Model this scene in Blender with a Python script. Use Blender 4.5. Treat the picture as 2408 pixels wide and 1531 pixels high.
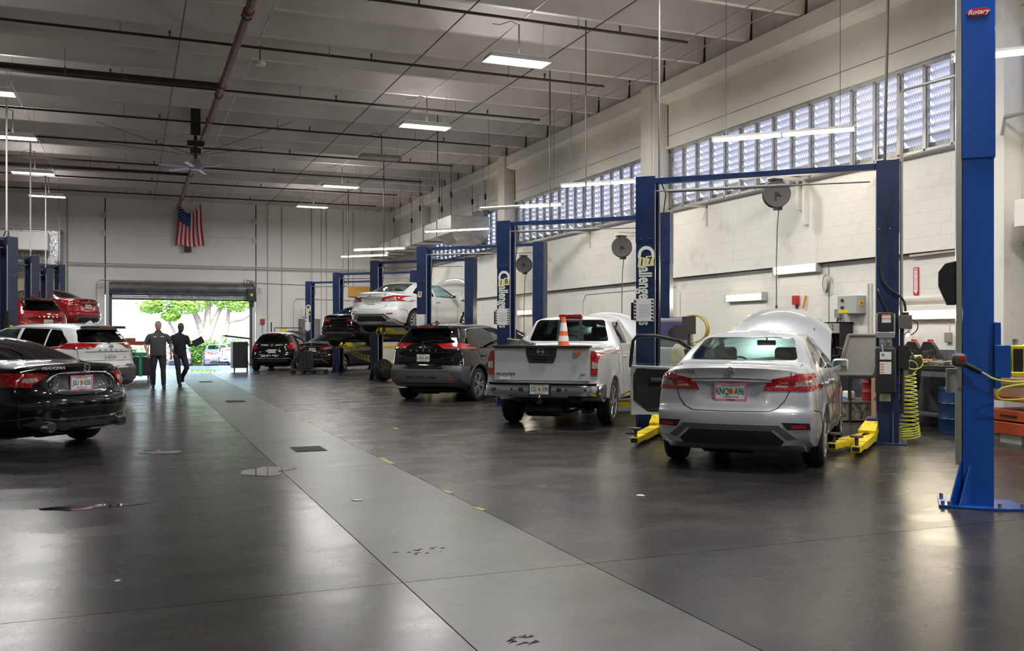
import bpy, bmesh, math, random, time
from mathutils import Vector, Matrix
from mathutils.bvhtree import BVHTree
from mathutils.geometry import delaunay_2d_cdt
random.seed(7)
T0 = time.time()
PI = math.pi
for o in list(bpy.data.objects): bpy.data.objects.remove(o)
S = bpy.context.scene
COL = S.collection

# ------------------------------------------------------------ camera, sky, sun, exposure
cam_d = bpy.data.cameras.new('camera'); cam = bpy.data.objects.new('camera', cam_d); COL.objects.link(cam)
cam_d.sensor_width = 36.0; cam_d.lens = 36.0 * 2200 / 2408
cam_d.shift_y = (786 - 765.5) / 2408
cam_d.clip_start = 0.05; cam_d.clip_end = 400
TH = math.radians(22.05)
cam.location = (0, 0, 1.45); cam.rotation_euler = (PI / 2, 0, -TH)
S.camera = cam
W = bpy.data.worlds.new('sky'); S.world = W; W.use_nodes = True
nt = W.node_tree; bg = nt.nodes['Background']
sky = nt.nodes.new('ShaderNodeTexSky'); sky.sky_type = 'NISHITA'; sky.sun_elevation = math.radians(48)
sky.sun_rotation = math.radians(200); sky.sun_disc = False; sky.dust_density = 3.0; sky.air_density = 1.0
nt.links.new(sky.outputs[0], bg.inputs[0]); bg.inputs[1].default_value = 1.7
sd = bpy.data.lights.new('sun', 'SUN'); sd.energy = 2.6; sd.angle = math.radians(3)
sun = bpy.data.objects.new('sun', sd); COL.objects.link(sun); sun.rotation_euler = (math.radians(40), math.radians(14), 0)
S.view_settings.view_transform = 'Standard'; S.view_settings.look = 'None'
S.view_settings.gamma = 1.0; S.view_settings.use_curve_mapping = False
S.view_settings.exposure = 0.0

# ------------------------------------------------------------ materials
MATS = {}
def mat(name, col=(.8, .8, .8), rough=.5, metal=0, coat=0, emit=None, es=1, noise=None, bump=None, spec=None, trans=None):
    if name in MATS: return MATS[name]
    m = bpy.data.materials.new(name); m.use_nodes = True; n = m.node_tree; b = n.nodes['Principled BSDF']
    b.inputs['Base Color'].default_value = (*col, 1); b.inputs['Roughness'].default_value = rough
    b.inputs['Metallic'].default_value = metal; b.inputs['Coat Weight'].default_value = coat
    b.inputs['Coat Roughness'].default_value = .04
    if spec is not None: b.inputs['Specular IOR Level'].default_value = spec
    if emit: b.inputs['Emission Color'].default_value = (*emit, 1); b.inputs['Emission Strength'].default_value = es
    if noise:      # (scale, other colour, low, high[, stretch])
        tc = n.nodes.new('ShaderNodeTexCoord'); nz = n.nodes.new('ShaderNodeTexNoise'); rp = n.nodes.new('ShaderNodeValToRGB')
        nz.inputs['Scale'].default_value = noise[0]; nz.inputs['Detail'].default_value = 6
        if len(noise) > 4:
            mp = n.nodes.new('ShaderNodeMapping'); mp.inputs['Scale'].default_value = noise[4]
            n.links.new(tc.outputs['Object'], mp.inputs[0]); n.links.new(mp.outputs[0], nz.inputs['Vector'])
        else: n.links.new(tc.outputs['Object'], nz.inputs['Vector'])
        rp.color_ramp.elements[0].position = noise[2]; rp.color_ramp.elements[1].position = noise[3]
        rp.color_ramp.elements[0].color = (*col, 1); rp.color_ramp.elements[1].color = (*noise[1], 1)
        n.links.new(nz.outputs[0], rp.inputs[0]); n.links.new(rp.outputs[0], b.inputs['Base Color'])
    if bump:       # (scale, strength)
        tc = n.nodes.new('ShaderNodeTexCoord'); nz = n.nodes.new('ShaderNodeTexNoise'); bp = n.nodes.new('ShaderNodeBump')
        nz.inputs['Scale'].default_value = bump[0]; nz.inputs['Detail'].default_value = 5; bp.inputs['Strength'].default_value = bump[1]
        bp.inputs['Distance'].default_value = .02
        n.links.new(tc.outputs['Object'], nz.inputs['Vector']); n.links.new(nz.outputs[0], bp.inputs['Height']); n.links.new(bp.outputs[0], b.inputs['Normal'])
    MATS[name] = m
    return m
def glassmat(name, tint, rough=.02, gl=1.0):
    if name in MATS: return MATS[name]
    m = bpy.data.materials.new(name); m.use_nodes = True; n = m.node_tree; n.nodes.clear()
    out = n.nodes.new('ShaderNodeOutputMaterial'); mx = n.nodes.new('ShaderNodeMixShader'); tr = n.nodes.new('ShaderNodeBsdfTransparent')
    g = n.nodes.new('ShaderNodeBsdfGlossy'); lw = n.nodes.new('ShaderNodeLayerWeight'); pw = n.nodes.new('ShaderNodeMath'); pw.operation = 'POWER'; pw.inputs[1].default_value = 4.5; fr = n.nodes.new('ShaderNodeMath'); fr.operation = 'MULTIPLY_ADD'; fr.inputs[1].default_value = .8; fr.inputs[2].default_value = .045; n.links.new(lw.outputs['Facing'], pw.inputs[0]); n.links.new(pw.outputs[0], fr.inputs[0])
    tr.inputs[0].default_value = (*tint, 1); g.inputs['Roughness'].default_value = rough; g.inputs[0].default_value = (gl, gl, gl, 1)
    n.links.new(fr.outputs[0], mx.inputs[0]); n.links.new(tr.outputs[0], mx.inputs[1]); n.links.new(g.outputs[0], mx.inputs[2]); n.links.new(mx.outputs[0], out.inputs[0])
    MATS[name] = m; return m

# ------------------------------------------------------------ mesh helpers
class MB:
    def __init__(s): s.v = []; s.f = []; s.M = None
    def add(s, vs, fs):
        k = len(s.v)
        if s.M is not None: vs = [tuple(s.M @ Vector(v)) for v in vs]
        s.v += [tuple(v) for v in vs]; s.f += [tuple(i + k for i in f) for f in fs]; return s
    def box(s, c, d, rz=0, R=None):
        x, y, z = d[0] / 2, d[1] / 2, d[2] / 2
        vs = [Vector(p) for p in ((-x, -y, -z), (x, -y, -z), (x, y, -z), (-x, y, -z), (-x, -y, z), (x, -y, z), (x, y, z), (-x, y, z))]
        if rz: R = Matrix.Rotation(rz, 3, 'Z')
        if R is not None: vs = [R @ v for v in vs]
        c = Vector(c)
        return s.add([v + c for v in vs], [(0, 3, 2, 1), (4, 5, 6, 7), (0, 1, 5, 4), (1, 2, 6, 5), (2, 3, 7, 6), (3, 0, 4, 7)])
    def bb(s, x0, x1, y0, y1, z0, z1): return s.box(((x0 + x1) / 2, (y0 + y1) / 2, (z0 + z1) / 2), (x1 - x0, y1 - y0, z1 - z0))
    def cyl(s, p0, p1, r, n=12, r2=None, caps=True):
        p0, p1 = Vector(p0), Vector(p1); d = (p1 - p0).normalized(); r2 = r if r2 is None else r2
        a = d.orthogonal().normalized(); b = d.cross(a); vs = []
        for p, rr in ((p0, r), (p1, r2)):
            for i in range(n):
                t = 2 * PI * i / n; vs.append(p + (a * math.cos(t) + b * math.sin(t)) * rr)
        fs = [(i, (i + 1) % n, n + (i + 1) % n, n + i) for i in range(n)]
        if caps: fs += [tuple(range(n - 1, -1, -1)), tuple(range(n, 2 * n))]
        return s.add(vs, fs)
    def tube(s, pts, r, n=8, closed=False):
        pts = [Vector(p) for p in pts]; m = len(pts); vs = []; ref = None
        for i, p in enumerate(pts):
            q0 = pts[i - 1] if (i > 0 or closed) else p; q1 = pts[(i + 1) % m] if (i < m - 1 or closed) else p
            d = (q1 - q0).normalized()
            if ref is None: ref = d.orthogonal().normalized()
            a = (ref - d * ref.dot(d))
            a = a.normalized() if a.length > 1e-6 else d.orthogonal().normalized()
            ref = a; b = d.cross(a); rr = r[i] if isinstance(r, (list, tuple)) else r
            for k in range(n):
                t = 2 * PI * k / n; vs.append(p + (a * math.cos(t) + b * math.sin(t)) * rr)
        fs = []
        for i in range(m if closed else m - 1):
            j = (i + 1) % m
            fs += [(i * n + k, i * n + (k + 1) % n, j * n + (k + 1) % n, j * n + k) for k in range(n)]
        if not closed: fs += [tuple(range(n - 1, -1, -1)), tuple(range((m - 1) * n, m * n))]
        return s.add(vs, fs)
    def lathe(s, prof, n=24, o=(0, 0, 0), ax='Z'):
        vs = []; m = len(prof)
        for r, z in prof:
            for k in range(n):
                t = 2 * PI * k / n; p = (r * math.cos(t), r * math.sin(t), z)
                if ax == 'X': p = (p[2], p[0], p[1])
                elif ax == 'Y': p = (p[0], p[2], p[1])
                vs.append((p[0] + o[0], p[1] + o[1], p[2] + o[2]))
        fs = [(i * n + k, i * n + (k + 1) % n, (i + 1) * n + (k + 1) % n, (i + 1) * n + k) for i in range(m - 1) for k in range(n)]
        if prof[0][0] > 1e-6: fs.append(tuple(range(n - 1, -1, -1)))
        if prof[-1][0] > 1e-6: fs.append(tuple(range((m - 1) * n, m * n)))
        return s.add(vs, fs)
    def prism(s, poly, a0, a1, ax='Y'):
        # poly in the two other axes: X->(y,z) Y->(x,z) Z->(x,y)
        def P(p, a): return {'X': (a, p[0], p[1]), 'Y': (p[0], a, p[1]), 'Z': (p[0], p[1], a)}[ax]
        n = len(poly); vs = [P(p, a0) for p in poly] + [P(p, a1) for p in poly]
        return s.add(vs, [tuple(range(n)), tuple(range(2 * n - 1, n - 1, -1))] + [(i, n + i, n + (i + 1) % n, (i + 1) % n) for i in range(n)])
    def sphere(s, c, r, n=12, m=8, sc=(1, 1, 1)):
        prof = [(max(math.sin(PI * i / m), 0) * r, -math.cos(PI * i / m) * r) for i in range(m + 1)]
        k = len(s.v); s.lathe(prof, n)
        for i in range(k, len(s.v)): v = s.v[i]; s.v[i] = (v[0] * sc[0] + c[0], v[1] * sc[1] + c[1], v[2] * sc[2] + c[2])
        return s
    def loft(s, rings, n=20):
        # rings: (cx, cy, z, rx, ry)
        vs = [(c[0] + c[3] * math.cos(2 * PI * k / n), c[1] + c[4] * math.sin(2 * PI * k / n), c[2]) for c in rings for k in range(n)]; m = len(rings)
        fs = [(i * n + k, i * n + (k + 1) % n, (i + 1) * n + (k + 1) % n, (i + 1) * n + k) for i in range(m - 1) for k in range(n)]
        return s.add(vs, fs + [tuple(range(n - 1, -1, -1)), tuple(range((m - 1) * n, m * n))])
    def mesh(s, name, ang=35, fix=True):
        me = bpy.data.meshes.new(name); me.from_pydata(s.v, [], s.f); me.validate()
        if fix:
            bm = bmesh.new(); bm.from_mesh(me); bmesh.ops.remove_doubles(bm, verts=bm.verts, dist=1e-5)
            bmesh.ops.recalc_face_normals(bm, faces=bm.faces); bm.to_mesh(me); bm.free()
        smooth(me, ang); return me
    def obj(s, name, m, parent=None, ang=35, bevel=0, loc=None, rz=0, fix=True):
        me = s.mesh(name, ang, fix)
        return link(name, me, m, parent, bevel, loc, rz)
def smooth(me, ang=35):
    me.polygons.foreach_set('use_smooth', [True] * len(me.polygons)); me.set_sharp_from_angle(angle=math.radians(ang)); me.update()
def link(name, me, m, parent=None, bevel=0, loc=None, rz=0):
    o = bpy.data.objects.new(name, me); COL.objects.link(o)
    if m is not None and not me.materials: me.materials.append(m)
    if parent is not None: o.parent = parent
    if loc is not None: o.location = loc
    if rz: o.rotation_euler[2] = rz
    if bevel:
        b = o.modifiers.new('bevel', 'BEVEL'); b.width = bevel; b.segments = 2; b.limit_method = 'ANGLE'; b.angle_limit = math.radians(40)
    return o
def tag(o, label, cat, group=None, kind=None):
    o['label'] = label; o['category'] = cat
    if group: o['group'] = group
    if kind: o['kind'] = kind
    return o
def thing(name, label, cat, loc=(0, 0, 0), rz=0, group=None):
    o = bpy.data.objects.new(name, None); COL.objects.link(o); o.empty_display_size = .1
    o.location = loc; o.rotation_euler = (0, 0, rz); return tag(o, label, cat, group)
def struct(o, label=None):
    o['kind'] = 'structure'
    if label: o['label'] = label
    return o
def clone(o, parent=None):
    c = o.copy(); COL.objects.link(c)
    if parent is not None: c.parent = parent
    for ch in [x for x in o.children]: clone(ch, c)
    return c
def bake(o):
    dg = bpy.context.evaluated_depsgraph_get(); me = bpy.data.meshes.new_from_object(o.evaluated_get(dg)); return me
TXT = {}
def text_mesh(txt, size, depth=.002, shear=0, space=1.0, bold=0):
    key = (txt, size, depth, shear, space, bold)
    if key in TXT: return TXT[key].copy()
    cu = bpy.data.curves.new('txt', 'FONT'); cu.body = txt; cu.size = size; cu.extrude = depth; cu.align_x = 'CENTER'; cu.align_y = 'CENTER'
    cu.shear = shear; cu.space_character = space; cu.offset = bold; cu.resolution_u = 3; cu.space_line = .9
    o = bpy.data.objects.new('txt', cu); COL.objects.link(o); bpy.context.view_layer.update(); me = bake(o)
    bpy.data.objects.remove(o); TXT[key] = me; return me.copy()
def text(name, txt, size, m, parent, M, depth=.002, shear=0, space=1.0, bold=0, sx=1):
    """M: matrix; text lies in its XY plane, facing +Z"""
    me = text_mesh(txt, size, depth, shear, space, bold); me.transform(M @ Matrix.Diagonal((sx, 1, 1, 1))); me.materials.clear(); me.materials.append(m)
    return link(name, me, m, parent)
def fit_text(name, txt, size, length, m, parent, M, bold=0):
    me = text_mesh(txt, size, .001, 0, 1, bold); xs = [v.co.x for v in me.vertices]; k = length / (max(xs) - min(xs)); c = (max(xs) + min(xs)) / 2
    me.transform(M @ Matrix.Diagonal((k, 1, 1, 1)) @ Matrix.Translation((-c, 0, 0))); me.materials.clear(); me.materials.append(m)
    return link(name, me, m, parent)
def face_back(x, y, z, rot=0):    # text readable when looking along +Y
    return Matrix.Translation((x, y, z)) @ Matrix.Rotation(PI / 2, 4, 'X') @ Matrix.Rotation(rot, 4, 'Z')
def pchip(xs, ys):
    n = len(xs); h = [xs[i + 1] - xs[i] for i in range(n - 1)]; d = [(ys[i + 1] - ys[i]) / h[i] for i in range(n - 1)]
    m = [d[0]] + [0 if d[i - 1] * d[i] <= 0 else (h[i - 1] + h[i]) * 3 / ((2 * h[i] + h[i - 1]) / d[i - 1] + (h[i] + 2 * h[i - 1]) / d[i]) for i in range(1, n - 1)] + [d[-1]]
    def f(x):
        if x <= xs[0]: return ys[0]
        if x >= xs[-1]: return ys[-1]
        i = 0
        while x > xs[i + 1]: i += 1
        t = (x - xs[i]) / h[i]
        return (ys[i] * (1 + 2 * t) * (1 - t) ** 2 + m[i] * h[i] * t * (1 - t) ** 2 + ys[i + 1] * t * t * (3 - 2 * t) + m[i + 1] * h[i] * t * t * (t - 1))
    return f
def curve(pts): return pchip([p[0] for p in pts], [p[1] for p in pts])
def sstep(a, b, x):
    t = min(1, max(0, (x - a) / (b - a))); return t * t * (3 - 2 * t)
def spline(pts, k=5):
    P = [Vector(p) for p in pts]; out = []
    for i in range(len(P) - 1):
        a = P[max(i - 1, 0)]; b = P[i]; c = P[i + 1]; d = P[min(i + 2, len(P) - 1)]
        for q in range(k):
            u = q / k; out.append(.5 * ((2 * b) + (c - a) * u + (2 * a - 5 * b + 4 * c - d) * u * u + (3 * b - a - 3 * c + d) * u ** 3))
    return out + [P[-1]]
def rounded(poly, r=.03, n=3):
    out = []; m = len(poly)
    for i in range(m):
        p = Vector(poly[i]); a = Vector(poly[i - 1]) - p; b = Vector(poly[(i + 1) % m]) - p
        q = min(r, a.length * .45, b.length * .45); p0 = p + a.normalized() * q; p1 = p + b.normalized() * q
        for k in range(n + 1):
            t = k / n; out.append(tuple(p0 * (1 - t) ** 2 + p * 2 * t * (1 - t) + p1 * t * t))
    return out
def inpoly(x, y, poly):
    c = False; j = len(poly) - 1
    for i in range(len(poly)):
        xi, yi = poly[i]; xj, yj = poly[j]
        if (yi > y) != (yj > y) and x < (xj - xi) * (y - yi) / (yj - yi) + xi: c = not c
        j = i
    return c
def tess(poly, st=.05):
    """2D polygon -> points (boundary first, in order) and triangles, with inner grid points"""
    b = []
    for i in range(len(poly)):
        p = Vector(poly[i]); q = Vector(poly[(i + 1) % len(poly)]); n = max(1, int((q - p).length / st + .5))
        for k in range(n): b.append(p.lerp(q, k / n))
    xs = [p.x for p in b]; ys = [p.y for p in b]; pts = list(b)
    x = math.floor(min(xs) / st) * st
    while x < max(xs):
        y = math.floor(min(ys) / st) * st
        while y < max(ys):
            if inpoly(x, y, poly):
                v = Vector((x, y))
                if min((v - q).length for q in b) > st * .45: pts.append(v)
            y += st
        x += st
    nb = len(b)
    r = delaunay_2d_cdt(pts, [(i, (i + 1) % nb) for i in range(nb)], [], 1, 1e-5)
    V, Fc = r[0], r[2]
    if len(V) != len(pts): # fall back without inner points
        r = delaunay_2d_cdt(b, [(i, (i + 1) % nb) for i in range(nb)], [], 1, 1e-5); V, Fc = r[0], r[2]
    return [tuple(v) for v in V], [tuple(f) for f in Fc], nb
# ------------------------------------------------------------ colours used on many things
BLACKP = mat('black_plastic', (.018, .018, .02), .45)
RUBBER = mat('rubber', (.016, .016, .017), .75)
ALLOY = mat('alloy_silver', (.62, .62, .63), .28, .85)
CHROME = mat('chrome', (.75, .76, .78), .12, 1)
STEEL = mat('steel', (.42, .42, .43), .38, .8)
INTER = mat('cabin_grey', (.055, .058, .062), .8)
SEATM = mat('seat_cloth', (.035, .045, .06), .9)
GLASSC = glassmat('car_glass_clear', (.78, .88, .85))
GLASSD = glassmat('car_glass_privacy', (.06, .065, .065))
GLASSM = glassmat('car_glass_smoked', (.2, .23, .22))
REDL = mat('lamp_red', (.30, .003, .006), .12, 0, 1, noise=(38, (.62, .02, .02), .52, .62, (1, 1, .5)))
CLEARL = mat('lamp_clear', (.50, .42, .40), .12, .5, 1, noise=(45, (.75, .72, .70), .45, .6, (1, 1, .4)))
REFL = mat('reflector_red', (.45, .01, .015), .2, 0, .6)
GAP = mat('panel_gap_black', (.006, .006, .007), .8)
PLATEW = mat('plate_white', (.72, .78, .74), .4)
GREENT = mat('plate_green_ink', (.02, .16, .07), .5)
ORANGE = mat('plate_orange', (.75, .16, .03), .5)
PINK = mat('plate_frame_pink', (.75, .25, .5), .4)
WHITEI = mat('white_ink', (.8, .8, .8), .5)
BLACKI = mat('black_ink', (.01, .01, .01), .5)
BUMPG = mat('bumper_cladding_grey', (.036, .038, .041), .5)
MIRRG = mat('mirror_glass', (.75, .78, .8), .03, 1)
YELLOW = mat('lift_yellow', (.80, .62, .015), .38, noise=(9, (.30, .22, .02), .60, .72))
DARKMET = mat('dark_metal', (.03, .03, .032), .5, .3)

# ------------------------------------------------------------ car bodies
def hull_mesh(c, y0=0.0, y1=None, ins=0.0, zfloor=None, step=.06):
    L = c['L']; y1 = L if y1 is None else y1
    n = max(8, int((y1 - y0) / step)); Ys = [y0 + (y1 - y0) * j / n for j in range(n + 1)]
    for q in c.get('extra_y', []):
        if y0 < q < y1: Ys.append(q)
    Ys = sorted(set(round(q, 4) for q in Ys))
    NA = 24; NC = 26 if not ins else 16
    As = [math.sin(PI / 2 * (-1 + 2 * i / NA) * .82) / math.sin(PI / 2 * .82) for i in range(NA + 1)]
    Cs = [k / NC for k in range(NC + 1)]
    sf = curve([(.12, .88), (.3, .965), (.48, 1.0), (.72, 1.0), (c['belt'], c.get('wb', .965))])
    wb = c.get('wb', .965); W_ = c['W']
    def X(Y, z):
        if z <= c['belt']:
            x = W_ * c['hw'](Y) * sf(z)
            for yw in (c['yr'], c['yf']):
                d = math.hypot(Y - yw, z - c['R']); x += .018 * math.exp(-((d - c['R'] - .05) / .07) ** 2)
            x -= c.get('crease', .012) * math.exp(-((z - .62) / .07) ** 2) * sstep(.9, 1.4, Y) * (1 - sstep(3.2, 3.9, Y))
        else:
            t = min(1.1, (z - c['belt']) / (c['zr'] - c['belt'])); w = wb - (wb - c['wr']) * t ** c.get('tum', 1.15)
            x = W_ * (c['hw'](Y) * (1 - .6 * t) + c['hg'](Y) * .6 * t) * w
        return x
    def P(a, Y, k):
        aa = abs(a); q = c.get('plank', .14) * a * a
        Yt = Y - q if Y < c['mid'] else Y + q
        if c.get('sharp'): Yt = Y - c.get('plank', .05) * a * a if Y < c['mid'] else Y + .14 * a * a
        zt = c['top'](Yt) - c.get('crown', .03) * a * a - .035 * aa ** 10 - ins
        zb = c['bot'](Y) if zfloor is None else zfloor
        zz = zb + k * (zt - zb)
        x = a * (X(Y, zz) - ins * 1.6) * (1 - .035 * sstep(.88, 1, k))
        if k < .06: x *= .93
        y = Y + (c['pr'](zz) + c['planr'] * aa ** 3.2) * math.exp(-Y / .55) - (c['pf'](zz) + c['planf'] * aa ** 2.6) * math.exp(-(L - Y) / .55)
        dn = c.get('dent')
        if dn and Y < .1: y += dn(x, zz)
        return (x, y, zz)
    idx = {}; V = []; F = []
    nj = len(Ys) - 1
    def I(i, j, k):
        key = (i, j, k)
        if key not in idx: idx[key] = len(V); V.append(P(As[i], Ys[j], Cs[k]))
        return idx[key]
    for j in range(nj):
        for i in range(NA):
            F.append((I(i, j, NC), I(i + 1, j, NC), I(i + 1, j + 1, NC), I(i, j + 1, NC)))
            F.append((I(i, j, 0), I(i, j + 1, 0), I(i + 1, j + 1, 0), I(i + 1, j, 0)))
        for k in range(NC):
            F.append((I(NA, j, k), I(NA, j + 1, k), I(NA, j + 1, k + 1), I(NA, j, k + 1)))
            F.append((I(0, j, k), I(0, j, k + 1), I(0, j + 1, k + 1), I(0, j + 1, k)))
    for i in range(NA):
        for k in range(NC):
            F.append((I(i, 0, k), I(i + 1, 0, k), I(i + 1, 0, k + 1), I(i, 0, k + 1)))
            F.append((I(i, nj, k), I(i, nj, k + 1), I(i + 1, nj, k + 1), I(i + 1, nj, k)))
    return V, F
def boolean(o, mbs):
    for b in mbs:
        me = b.mesh('cutter'); co = bpy.data.objects.new('cutter', me); COL.objects.link(co)
        md = o.modifiers.new('b', 'BOOLEAN'); md.operation = 'DIFFERENCE'; md.object = co; md.solver = 'EXACT'
        bpy.context.view_layer.update(); nm = bake(o); o.modifiers.clear(); o.data = nm
        bpy.data.objects.remove(co)
BODY = {}
def get_body(key):
    if key in BODY: return BODY[key]
    c = TYPES[key]; V, F = hull_mesh(c); bvh = BVHTree.FromPolygons(V, F)
    m = MB(); m.v = V; m.f = F; me = m.mesh('hull', 40)
    o = bpy.data.objects.new('hull', me); COL.objects.link(o)
    wells = MB()
    for yw in (c['yr'], c['yf']):
        for sx in (-1, 1): wells.cyl((sx * (c['W'] - .30), yw, c['R'] + .0), (sx * (c['W'] + .2), yw, c['R'] + .0), c['R'] + .055, 28)
    cuts = [wells]
    if 'cabin' in c:
        V2, F2 = hull_mesh(c, c['cabin'][0], c['cabin'][1], .035, .42, .1); cb = MB(); cb.v = V2; cb.f = F2; cuts.append(cb)
        rw = MB()
        rw.prism(rounded(c['rearwin'], .05), c.get('rw_y', (-1, 2.0))[0], c.get('rw_y', (-1, 2.0))[1]); cuts.append(rw)
        if 'wind' in c:
            ww = MB(); ww.prism(rounded(c['wind'], .05), c['mid'] + .3, c['L'] + 1); cuts.append(ww)
        for sx in (-1, 1):
            sw = MB()
            for poly in c['sidewin']: sw.prism(rounded(poly, .025), sx * .45, sx * 1.3, 'X')
            cuts.append(sw)
    if 'bed' in c:
        bd = MB(); x, ya, yb, zf = c['bed']; bd.bb(-x, x, ya, yb, zf, 3); cuts.append(bd)
    boolean(o, cuts)
    me = o.data; bpy.data.objects.remove(o)
    me.materials.clear()
    for _ in range(3): me.materials.append(BLACKP)
    R = c['R'] + .055
    for p in me.polygons:
        ce = p.center; h = bvh.find_nearest(ce)
        p.material_index = 0
        if h[3] > .006:
            inwell = any(math.hypot(ce.y - yw, ce.z - c['R']) < R + .02 for yw in (c['yr'], c['yf'])) and abs(ce.x) > .45 and ce.z < c['R'] * 2 + .1
            p.material_index = 1 if (inwell or ('bed' in c and ce.y < c['bed'][2] + .02 and ce.z > .5 and ce.z < 1.25)) else 2
            if h[3] < .034 and not inwell: p.material_index = 0 if ('bed' not in c) else p.material_index
        elif p.normal.z < -.75 and ce.z < .42: p.material_index = 1
    smooth(me, 38)
    BODY[key] = (me, bvh, c); return BODY[key]
DIRS = {'R': (Vector((0, 1, 0)), lambda u, v: Vector((u, -1, v))), 'F': (Vector((0, -1, 0)), lambda u, v: Vector((u, 7, v))),
        'S': (Vector((-1, 0, 0)), lambda u, v: Vector((2, u, v))), 'N': (Vector((1, 0, 0)), lambda u, v: Vector((-2, u, v))),
        'T': (Vector((0, 0, -1)), lambda u, v: Vector((u, v, 3)))}
def project(bvh, ax, u, v, lim=None):
    d, f = DIRS[ax]; h = bvh.ray_cast(f(u, v), d)
    if h[0] is None:
        h = bvh.find_nearest(f(u, v) + d * (1.3 if ax in 'SN' else 1.15))
        return h[0].copy(), h[1].copy()
    return h[0].copy(), h[1].copy()
PCACHE = {}
def patch_mb(key, specs, off=.006, thick=.012, st=.05):
    bvh = get_body(key)[1]; m = MB()
    for ax, poly in specs:
        pts, tr, nb = tess(poly, st)
        H = [project(bvh, ax, u, v) for u, v in pts]; d = DIRS[ax][0]
        outer = []; inner = []
        for p, nrm in H:
            if nrm.dot(d) > 0: nrm = -nrm
            nn = (nrm * .6 - d * .4).normalized()
            outer.append(p + nn * off); inner.append(p - nn * thick)
        n = len(pts); cnt = {}
        for t in tr:
            for a, b in ((t[0], t[1]), (t[1], t[2]), (t[2], t[0])): cnt[(a, b)] = cnt.get((a, b), 0) + 1
        fs = [tuple(t) for t in tr] + [tuple(i + n for i in reversed(t)) for t in tr]
        for (a, b) in cnt:
            if (b, a) not in cnt: fs.append((b, a, a + n, b + n))
        m.add(outer + inner, fs)
    return m
def mirror(m):
    r = MB(); r.v = [(-x, y, z) for x, y, z in m.v]; r.f = [tuple(reversed(f)) for f in m.f]; return r
def cached(key, builder, ang=35):
    if key not in PCACHE: PCACHE[key] = builder().mesh('part', ang)
    return PCACHE[key]
def part(name, key, builder, m, parent, ang=35):
    me = cached(key, builder, ang)
    if me.materials and me.materials[0] != m: me = me.copy(); me.materials.clear()
    return link(name, me, m, parent)
def seam_mb(key, lines, r=.0045):
    bvh = get_body(key)[1]; m = MB()
    for ax, pts in lines:
        dense = []
        for i in range(len(pts) - 1):
            a, b = Vector(pts[i]), Vector(pts[i + 1]); n = max(1, int((b - a).length / .05))
            dense += [a.lerp(b, k / n) for k in range(n)]
        dense.append(Vector(pts[-1])); P = []
        for q in dense:
            p, nn = project(bvh, ax, q.x, q.y); P.append(p)
        m.tube(P, r, 5)
    return m
WH = {}
def wheel(parent, key, R, style, rimmat, loc, side):
    k = (R, style)
    if k not in WH:
        w = .105; t = MB()
        t.lathe([(R * .66, -w * .9), (R * .70, -w), (R * .86, -w * 1.06), (R * .955, -w * .95), (R * .99, -w * .72), (R, -w * .5), (R, -.052), (R * .97, -.048), (R * .97, -.040), (R, -.036), (R, -.008), (R * .97, -.004), (R * .97, .004), (R, .008), (R, .036), (R * .97, .040), (R * .97, .048), (R, .052), (R, w * .5), (R * .99, w * .72), (R * .955, w * .95), (R * .86, w * 1.06), (R * .70, w), (R * .66, w * .9)], 40, ax='X')
        rim = MB(); rr = R * .70
        rim.lathe([(rr * .94, -w * .8), (rr * .98, w * .9), (rr, w * .98), (rr * .95, w * 1.0), (rr * .92, w * .9), (rr * .9, -w * .7)], 36, ax='X')
        ns, wd, pair = {'ten': (10, .030, 0), 'vee': (5, .034, 1), 'steel': (8, .06, 0), 'six': (6, .05, 0)}[style]
        for i in range(ns):
            a = 2 * PI * i / ns
            for s in ((-1, 1) if pair else (0,)):
                p0 = Vector((w * .8, math.cos(a + s * .1) * rr * .18, math.sin(a + s * .1) * rr * .18)); p1 = Vector((w * .88, math.cos(a + s * .2) * rr * .95, math.sin(a + s * .2) * rr * .95))
                d = (p1 - p0).normalized(); x = Vector((1, 0, 0)); y = d.cross(x).normalized(); h = wd / 2; vs = []
                for p, f in ((p0, .7), (p1, 1.25)):
                    vs += [p + y * h * f + x * .012, p - y * h * f + x * .012, p - y * h * f * 1.2 - x * .02, p + y * h * f * 1.2 - x * .02]
                rim.add(vs, [(0, 1, 2, 3), (7, 6, 5, 4), (0, 4, 5, 1), (1, 5, 6, 2), (2, 6, 7, 3), (3, 7, 4, 0)])
        rim.lathe([(rr * .26, w * .6), (rr * .25, w * .95), (rr * .12, w * 1.02), (0, w * 1.03)], 20, ax='X')
        br = MB(); br.lathe([(0, -.03), (rr * .72, -.03), (rr * .72, .02), (0, .02)], 24, ax='X')
        WH[k] = (t.mesh('tyre', 30), rim.mesh('rim', 30), br.mesh('brake', 30))
    t, rim, br = WH[k]
    o = link('wheel', t, RUBBER, parent, loc=loc); o.rotation_euler[2] = 0 if side > 0 else PI
    r2 = rim.copy() if rim.materials else rim
    r2.materials.clear(); link('rim', r2, rimmat, o); link('brake_disc', br, DARKMET, o)
    return o
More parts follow.
